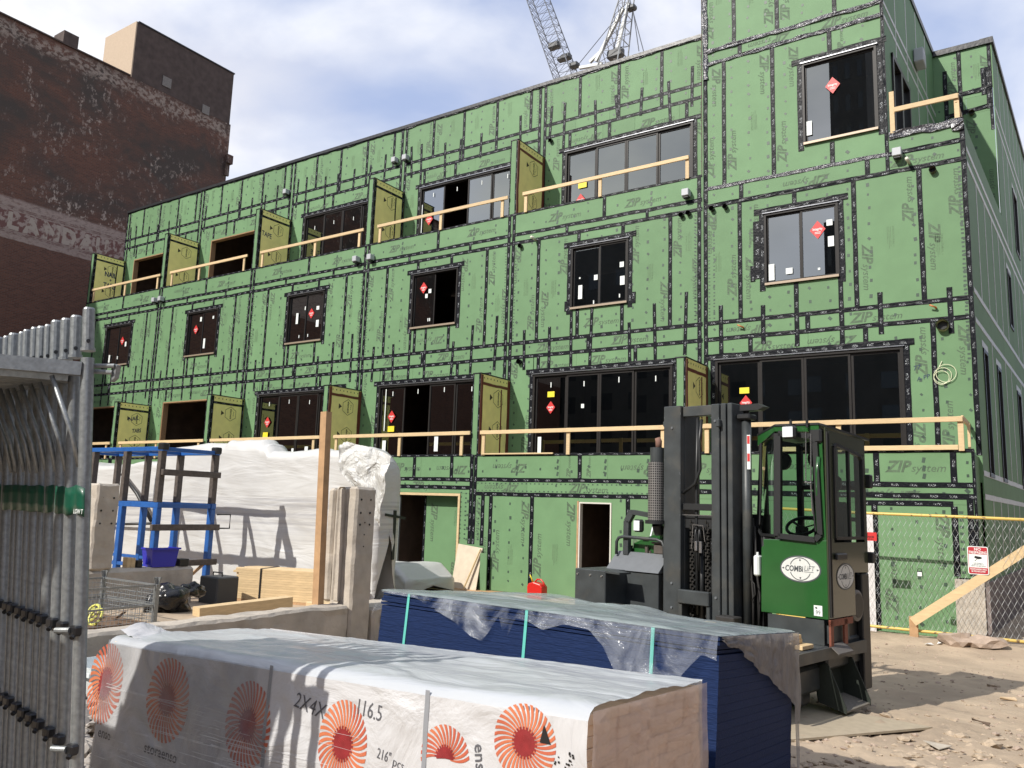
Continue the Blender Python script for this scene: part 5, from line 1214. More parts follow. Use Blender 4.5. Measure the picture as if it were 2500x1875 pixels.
def drape(name, x0, x1, y0, y1, z0, topf, O, nx=60, nz=28, ny=24, amp=.05, seed=0, mat_=None, rnd=.12, solid=False):
    """soft wrapped block: rounded box surface pushed about by wrinkles"""
    m = MB(O)
    def disp(p, nrm, k=1.0):
        q = p * 1.0; d = amp * (.8 * noise.noise(Vector((q.x * .7 + seed, q.y * .7, q.z * .9))) + .55 * noise.noise(Vector(((q.x + q.z) * 1.4 + seed, q.y * 1.5, (q.z - q.x) * .8))) + .4 * abs(noise.noise(Vector(((q.x * .8 + q.z * 1.2) * 3 + seed, q.y * 3, (q.z - q.x) * 1.2)))))
        return p + nrm * d * k
    def surf(x, y, z, n): return disp(Vector((x, y, z)), Vector(n))
    # profile from front bottom over top to back bottom, for each x
    P = []
    for i in range(nx + 1):
        x = x0 + (x1 - x0) * i / nx; zt = topf(x); row = []
        for k in range(nz + 1):
            z = z0 + (zt - rnd - z0) * k / nz; row.append(surf(x, y0, z, (0, -1, 0)))
        for k in range(1, 6): a = R_(90 * k / 6); row.append(surf(x, y0 + rnd - rnd * math.cos(a), zt - rnd + rnd * math.sin(a), (0, -math.cos(a), math.sin(a))))
        for k in range(ny + 1): y = y0 + rnd + (y1 - y0 - 2 * rnd) * k / ny; row.append(surf(x, y, zt, (0, 0, 1)))
        for k in range(1, 6): a = R_(90 * k / 6); row.append(surf(x, y1 - rnd + rnd * math.sin(a), zt - rnd + rnd * math.cos(a), (0, math.sin(a), math.cos(a))))
        for k in range(6): row.append(surf(x, y1, zt - rnd - (zt - rnd - z0) * k / 5, (0, 1, 0)))
        P.append(row)
    m.grid(P)
    for xe, row, sg in ((x0, P[0], -1), (x1, P[-1], 1)):
        zt = topf(xe); nn = len(row); C = Vector((xe + sg * .0, (y0 + y1) / 2, (z0 + zt) / 2)); rings = [row]
        for k in range(1, 7):
            f = 1 - k / 7
            rings.append([disp(Vector((xe + sg * (.05 + .04 * (1 - f)), C.y + (p.y - C.y) * f, C.z + (p.z - C.z) * f)), Vector((sg, 0, 0)), .8) for p in row])
        m.grid(rings)
        b_ = rings[-1]; m.add(b_ + [Vector((xe + sg * .08, C.y, C.z))], [(j, j + 1, nn) for j in range(nn - 1)])
    return m.build(name, mat_ or M_wrap, smooth=True)
def top1(x):
    z = 3.14 + .05 * math.sin(x * 1.1)
    if -14.9 < x < -13.7: z += .07
    if x < -14.9: z -= .02 * (-14.9 - x)
    if x > -13.5: z -= .12
    if x > -12.0: z -= .03
    if x > -10.8: z -= .25 * ((x + 10.8) / .4) ** 2
    return z
o = drape('wrapped_stack', -17.2, -10.35, 11.0, 11.6, .12, top1, (-14, 12, .1), nx=90, nz=40, amp=.075, seed=2.2, rnd=.22); o.location = (-14, 12, .1)
tag(o, 'large stack shrouded in bright white plastic behind the steel rack', 'wrapped stack')
o2 = drape('wrapped_stack', -21.5, -17.45, 11.1, 13.4, .12, lambda x: 2.72 + .05 * math.sin(x * 2), (-19, 12, .1), amp=.05, seed=7.7); o2.location = (-19, 12, .1)
tag(o2, 'smaller white wrapped stack at left with a black ratchet strap round it', 'wrapped stack')
m = MB((-19, 12, .1))
m.tube([(-17.33, 11.05, 2.7), (-17.25, 11.0, 2.2), (-17.1, 10.98, 1.7)], .03, 6); m.tube([(-18.6, 10.95, 2.45), (-17.9, 10.95, 2.0), (-17.2, 10.93, 1.4)], .045, 6); m.tube([(-20.5, 10.99, 1.25), (-18.4, 10.97, 1.28), (-17.0, 10.93, 1.35)], .03, 6)
m.build('ratchet_strap', M_black, o2, smooth=True)
# loose crumpled hood on the right shoulder of the big stack
M_shiny = film_mat('shiny wrap', (.62, .62, .60), .0, rough=.2, bump=.9, bscale=2.5, stretch=(1, 1, .7), transl=.15, bd=.25)
m = MB((-14, 12, .1)); P = []
for i in range(27):
    u = i / 26; row = []
    for j in range(31):
        v = j / 30; x = -11.1 + 1.2 * u; y = 10.86 - .14 * math.sin(v * 3.1) * (1 - .4 * u); z = 3.06 - 1.25 * v * (.75 + .25 * u) - .25 * u * u
        if v > .5: x += (-10.2 - x) * (v - .5) * 1.2
        f = noise.noise(Vector((u * 4 + v * 2.2, v * 3.4, 3))) * .10 + .06 * abs(noise.noise(Vector((u * 12 + v * 5, v * 7, 9))))
        row.append(Vector((x, y - .02 - f, z + .5 * f)))
    P.append(row)
m.grid(P); m.build('loose_hood', M_shiny, o, smooth=True)
m = MB((-14, 12, .1)); m.cbox(-10.27, -10.245, 11.38, 11.46, .95, 1.85, .004); m.beam((-10.25, 11.15, 1.77), (-10.24, 11.7, 1.71), .015, .045); m.build('black_tape', M_black, o)
o3 = drape('wrapped_pile', -13.6, -11.55, 13.3, 15.0, .05, lambda x: .64 + .04 * math.sin(x * 3) - (.25 * max(0, x + 11.9) / .35), (-12.6, 14, .05), nx=30, nz=10, amp=.05, seed=4, rnd=.14); o3.location = (-12.6, 14, .05)
tag(o3, 'knee high pile under dusty translucent film right of the tall concrete post', 'wrapped pile')

# timber packs behind the wall
def board_pack(name, label, cat, origin, rz, L_, nw, nh, bw, bh, m_, stag=.03, film=None):
    t = thing(name, label, cat, origin, rz); base = None
    me = None
    for i in range(nw):
        for j in range(nh):
            if me is None:
                q = MB(); q.cbox(0, L_, 0, bw - .002, 0, bh - .0015, .003); ob = q.build('board', m_, t); me = ob.data
            else:
                ob = bpy.data.objects.new('board', me); COL.objects.link(ob); ob.parent = t
            ob.location = (random.uniform(-stag, stag), i * bw, j * bh)
    return t
random.seed(5)
t = board_pack('timber_pack', 'strapped pack of pale pine boards behind the low wall, left of the tall post', 'timber pack', (-12.55, 9.75, .18), R_(20), 2.2, 6, 13, .10, .042, M_wood, .07)
m = MB(); m.box(.5, .53, -.012, .62, -.005, .555); m.build('steel_band', M_black, t)
m = MB(); m.box(0, 2.2, 0, .6, -.08, -.002); m.build('bearer', M_wood2, t)
t = thing('timber_pack', 'short wrapped bundle of pale timber blocks against the foot of the timber post', 'timber pack', (-9.4, 8.6, .15), R_(15)); random.seed(6)
for i in range(4): m = MB(); m.cbox(.26 * i, .26 * i + .25, 0, .3, .0, .33 + random.uniform(-.02, .02), .01); m.build('block', M_wood, t)
p0 = onZ(478, 1503, .22); p1 = onZ(705, 1474, .3)
o = MB((p0.x, p0.y, .2)); o.beam((p0.x, p0.y, .26), (p1.x, p1.y, .34), .24, .16); o = o.build('timber_beam', M_wood); o.location = (p0.x, p0.y, .2); tag(o, 'thick squared timber beam lying behind the low concrete wall', 'beam')
# white bucket, red fuel can, leaning board, ladder near the facade
t = thing('pail', 'small square white pail with printed label beside the open garage bay', 'pail', (-12.9, 15.35, .06)); O = t.location
m = MB(O); frus(m, (-12.98, 15.3), .15, .12, .165, .135, .06, .36, .006); m.build('tub', M_wplast, t)
m = MB(O); m.box(-12.9, -12.83, 15.155, 15.16, .12, .28); m.build('label', M_black, t)
M_redp = mat('red plastic', (.55, .02, .015), .32)
t = thing('fuel_can', 'red plastic fuel can with yellow spout by the green wall', 'fuel can', (-9.45, 15.25, .04)); O = t.location
m = MB(O); m.prism([(-9.64, 15.1, .04), (-9.27, 15.1, .04), (-9.27, 15.1, .3), (-9.32, 15.1, .36), (-9.50, 15.1, .40), (-9.62, 15.1, .36), (-9.65, 15.1, .3)], (0, .24, 0)); ob = m.build('can', M_redp, t, bevel=.02)
m = MB(O); m.tube([(-9.52, 15.22, .39), (-9.46, 15.22, .45), (-9.36, 15.22, .45), (-9.29, 15.22, .38), (-9.28, 15.22, .3)], .018, 8); m.build('handle', M_redp, t, smooth=True)
m = MB(O); m.tube([(-9.57, 15.22, .38), (-9.6, 15.2, .47), (-9.63, 15.18, .54)], [.02, .014, .01], 8); m.build('spout', M_ylab, t, smooth=True)
t = thing('plaster_board', 'pale board offcut with a leaning batten against the wall', 'board', (-11.6, 15.4, .05)); O = t.location
m = MB(O); m.prism([(-11.98, 15.42, .05), (-11.25, 15.42, .05), (-11.27, 15.66, 1.0), (-11.99, 15.66, 1.07)], (0, .015, .0)); m.build('sheet', mat('stained board', (.55, .47, .36), .8, var=.1, vscale=3), t)
m = MB(O); m.beam((-11.52, 15.3, .06), (-11.28, 15.6, .98), .05, .03); m.build('batten', M_wood, t)
m = MB(O); m.box(-11.25, -11.06, 15.55, 15.58, .05, .9); m.build('green_offcut', M_sheet, t)
t = thing('ladder', 'aluminium ladder leaning on the green wall behind the forklift engine', 'ladder', (-6.6, 15.0, .05)); O = t.location
M_alu = mat('aluminium', (.62, .63, .64), .3, metal=.6)
for dx in (0, .42): m = MB(O); m.beam((-6.95 + dx, 14.7, .05), (-6.8 + dx, 15.6, 2.12), .03, .07); m.build('stile', M_alu, t)
for k in range(1, 8):
    f = k / 8; m = MB(O); a = Vector((-6.95, 14.7, .05)).lerp(Vector((-6.8, 15.6, 2.12)), f); m.tube([a, a + Vector((.42, 0, 0))], .015, 6); m.build('rung', M_alu, t)

# ================================================================== FORKLIFT (multi-directional side loader)
UH = Vector((.981, -.193, 0)); VH = Vector((.193, .981, 0)); RZ = math.atan2(-.193, .981)
base = UH * -4.4 + VH * 7.9
fk = thing('forklift', 'green and black site forklift with glazed cab, tall mast and perforated exhaust', 'forklift', (base.x, base.y, .12), RZ)
FO = (-4.4, 7.9, .12)                      # local coordinates are (u, v, z) with this origin
M_fg = mat('forklift green', (.018, .090, .021), .28, coat=.5, var=.10, vscale=2.5, col2=(.05, .085, .04), mixpos=(.62, .80))
M_fd = mat('forklift grey', (.042, .048, .050), .45, var=.25, vscale=3, bump=.04, bscale=30, col2=(.075, .072, .062), mixpos=(.52, .72))
M_fd2 = mat('forklift hood grey', (.13, .14, .15), .45, var=.08)
M_fk = mat('forklift black', (.016, .017, .018), .45)
M_side = mat('dark green door', (.045, .052, .03), .22, coat=.6)
M_steelb = mat('bright steel', (.5, .5, .5), .25, metal=.9)
M_lens = mat('lamp lens', (.75, .78, .8), .15)
def fm(): return MB(FO)
def fb(m, name, mats, parent=fk, **k): return m.build(name, mats, parent, **k)
# chassis and deck
m = fm(); m.cbox(-6.05, -3.36, 7.55, 8.5, .60, .86, .02); m.cbox(-6.0, -5.2, 6.3, 7.5, .55, .82, .02); m.cbox(-4.15, -3.34, 6.3, 7.56, .70, .82, .015); m.cbox(-4.15, -3.4, 6.35, 7.5, .42, .66, .03); fb(m, 'chassis', M_fd)
m = fm(); m.cbox(-5.55, -3.9, 7.16, 7.24, .80, .90, .01)
for k in range(24): m.box(-5.5 + k * .067, -5.46 + k * .067, 7.14, 7.17, .84, .90)
fb(m, 'deck_edge', M_fk)
for u, v in ((-3.75, 6.75), (-5.6, 6.75), (-4.6, 8.2)):
    m = fm(); m.tube([(u - .15, v, .42), (u + .15, v, .42)], .30, 28); w_ = fb(m, 'wheel', M_rubber, smooth=False)
    m = fm(); m.tube([(u - .16, v, .42), (u + .16, v, .42)], .16, 20); m.build('rim', M_fd2, w_)
# engine side: weights, sloping hood, tank
m = fm(); m.cbox(-6.0, -5.57, 7.05, 7.6, .84, 1.34, .008); m.prism([(-5.57, 7.05, 1.34), (-5.38, 7.05, 1.335), (-5.38, 7.25, 1.335), (-5.57, 7.25, 1.34)], (0, 0, -.02)); fb(m, 'ballast_box', M_fd)
m = fm(); m.cbox(-5.83, -5.14, 7.42, 7.9, .84, 1.33, .006); fb(m, 'side_cover', M_fd)
m = fm(); m.prism([(-5.84, 7.40, 1.335), (-5.13, 7.40, 1.335), (-5.10, 7.56, 1.53), (-5.80, 7.56, 1.535)], (0, .35, 0)); fb(m, 'hood_slope', M_fd2)
m = fm(); m.prism([(-5.66, 7.62, 1.4), (-4.95, 7.62, 1.4), (-4.95, 7.62, 1.86), (-5.09, 7.62, 1.83), (-5.50, 7.62, 1.68), (-5.62, 7.62, 1.63)], (0, .7, 0)); fb(m, 'engine_bonnet', M_fg, bevel=.01)
m = fm(); m.tube([(-5.77, 7.5, 1.5), (-5.77, 7.5, 1.64), (-5.74, 7.5, 1.685), (-5.68, 7.5, 1.70), (-5.22, 7.5, 1.69), (-5.15, 7.5, 1.67), (-5.12, 7.5, 1.61), (-5.12, 7.5, 1.5)], .018, 10); fb(m, 'hand_rail', M_fd, smooth=True)
m = fm(); m.tube([(-5.69, 7.62, 1.53), (-5.69, 7.62, 1.57)], .06, 14); m.tube([(-5.69, 7.62, 1.57), (-5.69, 7.62, 1.6)], .05, 14); fb(m, 'filler_cap', M_fk)
m = fm(); m.cbox(-5.3, -5.17, 7.55, 7.68, 1.53, 1.64, .01); m.cbox(-5.32, -5.15, 7.54, 7.69, 1.64, 1.66, .004); fb(m, 'hydraulic_block', M_rsteel)
m = fm(); m.tube([(-5.42, 7.6, 1.53), (-5.42, 7.6, 1.6)], .022, 8); m.tube([(-5.36, 7.58, 1.53), (-5.36, 7.58, 1.56)], .014, 6); fb(m, 'hydraulic_fitting', M_rsteel)
m = fm(); m.beam((-5.66, 7.55, 1.5), (-5.655, 7.55, 1.88), .07, .06, upv=(0, 1, 0)); m.beam((-5.655, 7.55, 1.87), (-5.58, 7.55, 1.985), .07, .06, upv=(0, 1, 0)); m.beam((-5.585, 7.55, 1.98), (-5.3, 7.5, 1.95), .06, .05); fb(m, 'lamp_bracket', M_fd)
m = fm(); m.cbox(-5.53, -5.42, 7.48, 7.56, 1.76, 1.90, .02); fb(m, 'work_lamp', M_fk)
m = fm(); m.cbox(-5.515, -5.435, 7.472, 7.482, 1.775, 1.885, .003); fb(m, 'lens', M_lens)
def perf():
    m = bpy.data.materials.new('perforated steel'); m.use_nodes = True; n = m.node_tree.nodes; l = m.node_tree.links; b = n['Principled BSDF']; b.inputs['Roughness'].default_value = .4; b.inputs['Metallic'].default_value = .5
    uv = n.new('ShaderNodeUVMap'); mp = n.new('ShaderNodeMapping'); mp.inputs['Scale'].default_value = (24, 38, 1); l.new(uv.outputs[0], mp.inputs[0])
    br = n.new('ShaderNodeTexVoronoi'); br.inputs['Scale'].default_value = 1; br.inputs['Randomness'].default_value = 0; l.new(mp.outputs[0], br.inputs['Vector'])
    r = n.new('ShaderNodeMath'); r.operation = 'LESS_THAN'; r.inputs[1].default_value = .33; l.new(br.outputs['Distance'], r.inputs[0])
    mx = n.new('ShaderNodeMix'); mx.data_type = 'RGBA'; mx.inputs[6].default_value = (.26, .25, .24, 1); mx.inputs[7].default_value = (.006, .006, .006, 1); l.new(r.outputs[0], mx.inputs[0]); l.new(mx.outputs[2], b.inputs['Base Color']); return m
m = fm(); m.tube([(-5.175, 7.42, 1.9), (-5.175, 7.42, 2.53)], .088, 24); fb(m, 'exhaust_shield', perf(), smooth=False)
m = fm(); m.tube([(-5.165, 7.42, 2.52), (-5.165, 7.42, 2.69)], .075, 20); fb(m, 'exhaust_pipe', M_fd)
m = fm(); m.tube([(-5.145, 7.42, 2.68), (-5.145, 7.42, 2.76), (-5.155, 7.41, 2.80)], [.034, .036, .03], 14); fb(m, 'exhaust_tip', mat('rusty pipe', (.22, .12, .09), .8), smooth=True)
m = fm(); m.tube([(-5.18, 7.42, 1.86), (-5.18, 7.42, 1.90)], .115, 24); m.tube([(-5.18, 7.5, 1.76), (-5.18, 7.45, 1.86)], .06, 16); fb(m, 'air_filter', M_fk)
# mast: channels, ram, cross members, chains
m = fm(); m.cbox(-5.08, -4.865, 7.42, 7.5, .86, 3.14, .006); m.cbox(-4.90, -4.862, 7.5, 7.80, .86, 3.12, .004); m.cbox(-5.08, -5.04, 7.5, 7.8, .86, 3.12, .004); fb(m, 'mast_channel', M_fd)
for a, b in ((-4.49, -4.395), (-4.378, -4.318), (-4.30, -4.245)): m = fm(); m.cbox(a, b, 7.42, 7.72, .86, 3.13, .006); fb(m, 'mast_channel', M_fd)
m = fm(); m.tube([(-4.17, 7.58, .9), (-4.17, 7.58, 3.0)], .048, 16); fb(m, 'lift_ram', M_fd, smooth=True)
m = fm(); m.cbox(-4.25, -4.09, 7.5, 7.66, 2.96, 3.02, .015); m.tube([(-4.17, 7.58, 3.0), (-4.17, 7.58, 3.1)], .03, 12); m.prism([(-4.2, 7.5, 3.05), (-4.0, 7.5, 3.05), (-3.93, 7.5, 3.08), (-4.0, 7.5, 3.115), (-4.2, 7.5, 3.115)], (0, .12, 0)); fb(m, 'ram_head', M_fk)
m = fm(); m.cbox(-4.86, -4.492, 7.46, 7.54, 3.02, 3.13, .006); fb(m, 'cross_member', M_fd)
m = fm(); m.cbox(-4.86, -4.492, 7.46, 7.56, 2.02, 2.09, .005); m.cbox(-4.86, -4.492, 7.5, 7.56, 1.83, 1.97, .005); fb(m, 'cross_member', M_fk)
m = fm(); m.cbox(-4.86, -4.492, 7.36, 7.44, 1.06, 1.20, .008); m.cbox(-4.86, -4.82, 7.38, 7.5, .86, 1.06, .004); m.cbox(-4.53, -4.492, 7.38, 7.5, .86, 1.06, .004); fb(m, 'carriage_bar', M_fd)
m = fm(); m.cbox(-5.15, -5.075, 7.5, 7.56, 2.93, 2.99, .01); m.cbox(-4.40, -4.36, 7.36, 7.43, 2.88, 2.96, .008); fb(m, 'lug', M_fd)
for u0_ in (-4.80, -4.615):
    m = fm()
    for k in range(30):
        z = .90 + k * .034; m.box(u0_, u0_ + .05, 7.50, 7.53, z, z + .013); m.box(u0_ + (.008 if k % 2 else .03), u0_ + (.02 if k % 2 else .042), 7.49, 7.54, z, z + .034)
    fb(m, 'leaf_chain', mat('oily chain', (.035, .033, .03), .45, metal=.4), kind='stuff')
m = fm(); m.tube([(-4.69, 7.56, .88), (-4.69, 7.56, 1.62)], .028, 12); fb(m, 'centre_ram', M_fk, smooth=True)
m = fm(); m.box(-4.86, -4.49, 7.62, 7.64, .86, 1.82); fb(m, 'carriage_back', M_fk)
m = fm()
for du in (0, .045): m.tube([(-4.73 + du, 7.50, 1.4), (-4.73 + du, 7.49, 1.72), (-4.715 + du, 7.48, 1.82), (-4.66 + du, 7.48, 1.83), (-4.655 + du, 7.5, 1.7)], .012, 6)
m.tube([(-4.64, 7.48, 2.98), (-4.65, 7.45, 2.75), (-4.64, 7.45, 2.45), (-4.70, 7.45, 2.3), (-4.86, 7.47, 2.2)], .018, 8); m.tube([(-4.70, 7.5, 3.0), (-4.715, 7.5, 2.4), (-4.715, 7.5, 1.8), (-4.72, 7.52, .95)], .017, 8)
fb(m, 'hydraulic_hose', M_fk, smooth=True)
m = fm(); m.beam((-4.76, 7.475, 1.62), (-4.74, 7.47, 1.87), .006, .008); m.beam((-4.74, 7.47, 1.87), (-4.62, 7.47, 1.865), .006, .008); m.beam((-4.62, 7.47, 1.865), (-4.60, 7.475, 1.7), .006, .008); m.cbox(-4.72, -4.69, 7.46, 7.49, 1.6, 1.7, .004); m.cbox(-4.665, -4.635, 7.46, 7.49, 1.58, 1.7, .004); m.box(-4.86, -4.5, 7.455, 7.46, 1.965, 1.975)
fb(m, 'steel_clip', M_steelb)
m = fm(); m.cbox(-5.58, -5.38, 7.04, 7.2, .86, 1.0, .015); fb(m, 'rubber_stop', M_rubber)
m = fm(); m.cbox(-4.26, -4.06, 7.10, 7.26, .86, 1.02, .01); fb(m, 'rubber_stop', M_rubber)
m = fm(); m.prism([(-4.135, 7.52, 2.45), (-4.10, 7.525, 2.45), (-4.10, 7.525, 2.80), (-4.135, 7.52, 2.80)], (0, .003, 0)); fb(m, 'white_decal', M_white)
m = fm()
for z in (2.53, 2.71): m.prism([(-4.13, 7.517, z), (-4.105, 7.522, z), (-4.105, 7.522, z + .08), (-4.13, 7.517, z + .08)], (0, .002, 0))
fb(m, 'red_decal', M_rlab)
# cab shell
U0, U1, UM = -4.06, -3.32, -3.80
V0, V1 = 7.5, 8.46
m = fm()
m.prism([(-3.99, V0, 1.06), (U1, V0, 1.06), (U1, V0, 1.78), (-3.96, V0, 1.76), (-3.955, V0, 1.70), (-3.98, V0, 1.68)], (0, .03, 0))
fb(m, 'front_panel', M_fg, bevel=.006)
def bar(name, a, b, wd, ht, mt, par=fk, **k): m = fm(); m.beam(a, b, wd, ht, **k); return fb(m, name, mt, par)
bar('corner_pillar', (U1 - .03, V0 + .03, 1.78), (U1 - .05, V0 + .03, 2.80), .055, .055, M_fg, upv=(0, 1, 0))
m = fm(); m.tube([(U1 - .075, V0 - .005, 1.86), (U1 - .07, V0 - .01, 2.4), (U1 - .055, V0 - .01, 2.56)], .022, 10); fb(m, 'green_tube', M_fg, smooth=True)
bar('cab_pillar', (UM - .02, V0 + .02, 1.72), (UM - .0, V0 + .02, 2.83), .035, .03, M_fk, upv=(0, 1, 0))
bar('cab_pillar', (U0 + .02, V0 + .25, 1.5), (U0 + .0, V0 + .25, 2.78), .03, .05, M_fk, upv=(0, 1, 0))
bar('cab_pillar', (U0 + .05, V1 - .03, 1.0), (U0 + .05, V1 - .03, 2.76), .05, .05, M_fk, upv=(0, 1, 0))
bar('cab_pillar', (U1 - .03, V1 - .03, 1.4), (U1 - .03, V1 - .03, 2.76), .05, .05, M_fk, upv=(0, 1, 0))
# windscreen frames and glass
def frame_poly(name, pts, off, w_, mt, par=fk):
    """frame made of bars along closed polygon pts"""
    m = fm()
    for a, b in zip(pts, pts[1:] + pts[:1]): m.beam(a, b, w_, w_, upv=(0, 1, 0))
    return fb(m, name, mt, par)
Wp = [(-3.79, V0 - .004, 1.80), (-3.42, V0 - .004, 1.78), (-3.37, V0 - .004, 1.83), (-3.40, V0 - .004, 2.70), (-3.44, V0 - .004, 2.76), (-3.77, V0 - .004, 2.80)]
fr = frame_poly('windscreen_frame', Wp, 0, .05, M_fk)
m = fm(); m.poly(Wp); fb(m, 'windscreen', M_cabglass, fr)
Wl = [(-3.83, V0, 1.80), (-3.81, V0, 2.80), (-4.08, V0 + .22, 2.74), (-4.13, V0 + .22, 1.86), (-4.05, V0 + .14, 1.80)]
fr = frame_poly('corner_window_frame', Wl, 0, .025, M_fk)
m = fm(); m.poly(Wl); fb(m, 'corner_window', M_cabglass, fr)
m = fm(); m.poly([(-3.99, V0 + .1, 1.70), (-4.07, V0 + .22, 1.74), (-4.07, V0 + .22, 1.86), (-3.99, V0 + .14, 1.80)]); m.prism([(-4.0, V0 + .02, 1.5), (-3.80, V0 + .0, 1.5), (-3.80, V0 + .0, 1.78), (-4.02, V0 + .12, 1.8)], (0, .01, 0)); fb(m, 'lower_corner_panel', M_fk)
# roof
m = fm(); rf = [(-4.11, V0 + .18, 2.80), (-3.80, V0 - .03, 2.87), (-3.36, V0 - .03, 2.865), (U1 + .02, V0 + .02, 2.845), (U1 + .03, V1 + .05, 2.79), (-4.09, V1 + .05, 2.79)]
m.prism(rf, (0, 0, .02)); fb(m, 'cab_roof', M_fk)
m = fm(); m.prism([(-4.10, V0 + .18, 2.70), (-3.81, V0 - .02, 2.82), (-3.81, V0 - .02, 2.865), (-4.10, V0 + .18, 2.80)], (0, .015, 0)); m.prism([(-3.81, V0 - .02, 2.82), (-3.36, V0 - .02, 2.80), (-3.36, V0 - .02, 2.862), (-3.81, V0 - .02, 2.865)], (0, .015, 0)); fb(m, 'roof_trim', M_fg)
m = fm(); m.cbox(-3.46, -3.335, V0 - .03, V0 + .09, 2.69, 2.83, .02); fb(m, 'roof_lamp_housing', M_fk)
m = fm(); m.cbox(-3.68, -3.545, V0 - .14, V0 - .05, 2.73, 2.86, .025); m.tube([(-3.61, V0 - .08, 2.86), (-3.61, V0 - .08, 2.92)], .014, 8); m.tube([(-3.46, V0 - .05, 2.84), (-3.46, V0 - .05, 2.92)], .014, 8); lp = fb(m, 'work_lamp', M_fk)
m = fm(); m.cbox(-3.665, -3.56, V0 - .15, V0 - .141, 2.745, 2.845, .003); m.build('lens', M_lens, lp)
# right side door: door skin with window, hinge line, decal
m = fm()
def SP(v, z): return (U1 + .001, v, z)
sk = [((7.50, 1.07), (7.56, 1.07), (7.56, 2.83), (7.50, 2.84)), ((7.56, 1.07), (8.08, 1.07), (8.08, 1.50), (7.56, 1.50)), ((8.08, 1.47), (8.42, 1.46), (8.42, 1.50), (8.08, 1.50)), ((7.56, 1.50), (8.42, 1.50), (8.42, 1.76), (7.56, 1.76)), ((7.56, 2.70), (8.42, 2.62), (8.42, 2.79), (7.56, 2.82)), ((8.36, 1.76), (8.42, 1.76), (8.42, 2.62), (8.36, 2.64)), ((7.56, 1.76), (7.64, 1.76), (7.66, 2.70), (7.56, 2.70))]
for q in sk: m.prism([SP(*p) for p in q], (.014, 0, 0))
fb(m, 'side_door', M_side)
Ws = [SP(7.66, 1.80), SP(8.33, 1.80), SP(8.33, 2.58), SP(8.28, 2.62), SP(7.72, 2.69), SP(7.66, 2.66)]
Ws = [(p[0] + .012, p[1], p[2]) for p in Ws]
m = fm()
for a, b in zip(Ws, Ws[1:] + Ws[:1]): m.beam(a, b, .03, .035, upv=(1, 0, 0))
m.beam((U1 + .012, 8.0, 1.8), (U1 + .012, 8.0, 2.66), .03, .03, upv=(1, 0, 0)); fr = fb(m, 'door_window_frame', M_fk)
m = fm(); m.poly(Ws); fb(m, 'door_window', M_cabglass, fr)
m = fm(); m.box(U1 + .015, U1 + .028, 7.505, 7.52, 1.08, 2.8); m.box(U1 + .015, U1 + .028, 7.54, 7.552, 1.08, 2.8); fb(m, 'door_seal', M_fk)
m = fm(); m.cbox(U1 + .016, U1 + .05, 7.62, 7.85, 1.60, 1.66, .01); fb(m, 'door_handle', M_fk)
m = fm(); m.cbox(U1 - .08, U1 + .06, 8.43, 8.5, 1.55, 1.66, .01); m.cbox(U1 - .08, U1 + .06, 8.43, 8.5, 2.3, 2.44, .01); fb(m, 'rear_hinge', M_fk)
# wheel well, wheel disc and steps on the right flank
m = fm(); m.cbox(U1 - .5, U1 - .06, 8.06, 8.44, .46, 1.48, .03); m.cbox(U1 - .06, U1 + .004, 8.28, 8.46, .34, 1.45, .01); fb(m, 'rear_fender', M_fk)
m = fm(); m.tube([(U1 - .06, 8.16, 1.15), (U1 + .0, 8.16, 1.15)], .15, 28); m.tube([(U1 + .0, 8.16, 1.15), (U1 + .008, 8.16, 1.15)], [.145, .13], 28); fb(m, 'spare_filter_ring', mat('ring grey', (.15, .14, .13), .5))
m = fm(); m.tube([(U1 + .009, 8.16, 1.15), (U1 + .012, 8.16, 1.15)], .115, 28); fb(m, 'filter_disc', M_fk)
M_rustr = mat('red oxide', (.20, .06, .035), .6, var=.2, vscale=8)
m = fm()
for q in (((7.50, .82), (7.56, .82), (7.56, 1.05), (7.50, 1.05)), ((7.80, .82), (7.87, .82), (7.87, 1.05), (7.80, 1.05)), ((7.50, 1.0), (8.0, 1.0), (8.0, 1.06), (7.50, 1.06))): m.prism([SP(*p) for p in q], (.02, 0, 0))
fb(m, 'step_box', M_rustr)
m = fm(); m.cbox(-3.93, -3.37, 7.515, 7.53, .82, 1.05, .003); m.box(U1 - .3, U1 - .02, 7.56, 8.0, .84, 1.0); fb(m, 'skirt', M_fd)
m = fm(); m.prism([(U1 + .0, 7.50, .83), (U1 + .0, 7.82, .83), (U1 + .09, 7.82, .76), (U1 + .09, 7.50, .76)], (0, 0, .012)); fb(m, 'step_flap', mat('dusty rubber', (.12, .11, .10), .8))
m = fm(); m.prism([(U1 + .002, 7.45, .72), (U1 + .002, 8.3, .70), (U1 + .002, 8.3, .82), (U1 + .002, 6.3, .82), (U1 + .002, 6.3, .72)], (.02, 0, 0)); fb(m, 'side_sill', M_fd)
M_stp = mat('step plate', (.022, .028, .022), .5)
m = fm()
for v in (7.46, 8.0): m.prism([(U1 - .02, v, .68), (U1 + .0, v, .68), (U1 + .16, v, .32), (U1 + .16, v, .27), (U1 - .1, v, .33), (U1 - .14, v, .62)], (0, .012, 0))
m.prism([(U1 - .14, 7.46, .66), (U1 - .1, 7.46, .33), (U1 - .09, 7.46, .33), (U1 - .13, 7.46, .66)], (0, .55, 0)); fb(m, 'step_bracket', M_stp)
m = fm(); m.prism([(U1 - .1, 7.472, .33), (U1 + .155, 7.472, .275), (U1 + .155, 7.472, .29), (U1 - .1, 7.472, .345)], (0, .53, 0)); fb(m, 'step_tread', mat('dusty tread', (.16, .145, .12), .8, var=.3, vscale=20))
m = fm(); m.cbox(-4.3, -3.5, 7.3, 7.5, .28, .60, .03); fb(m, 'underframe', M_fd)
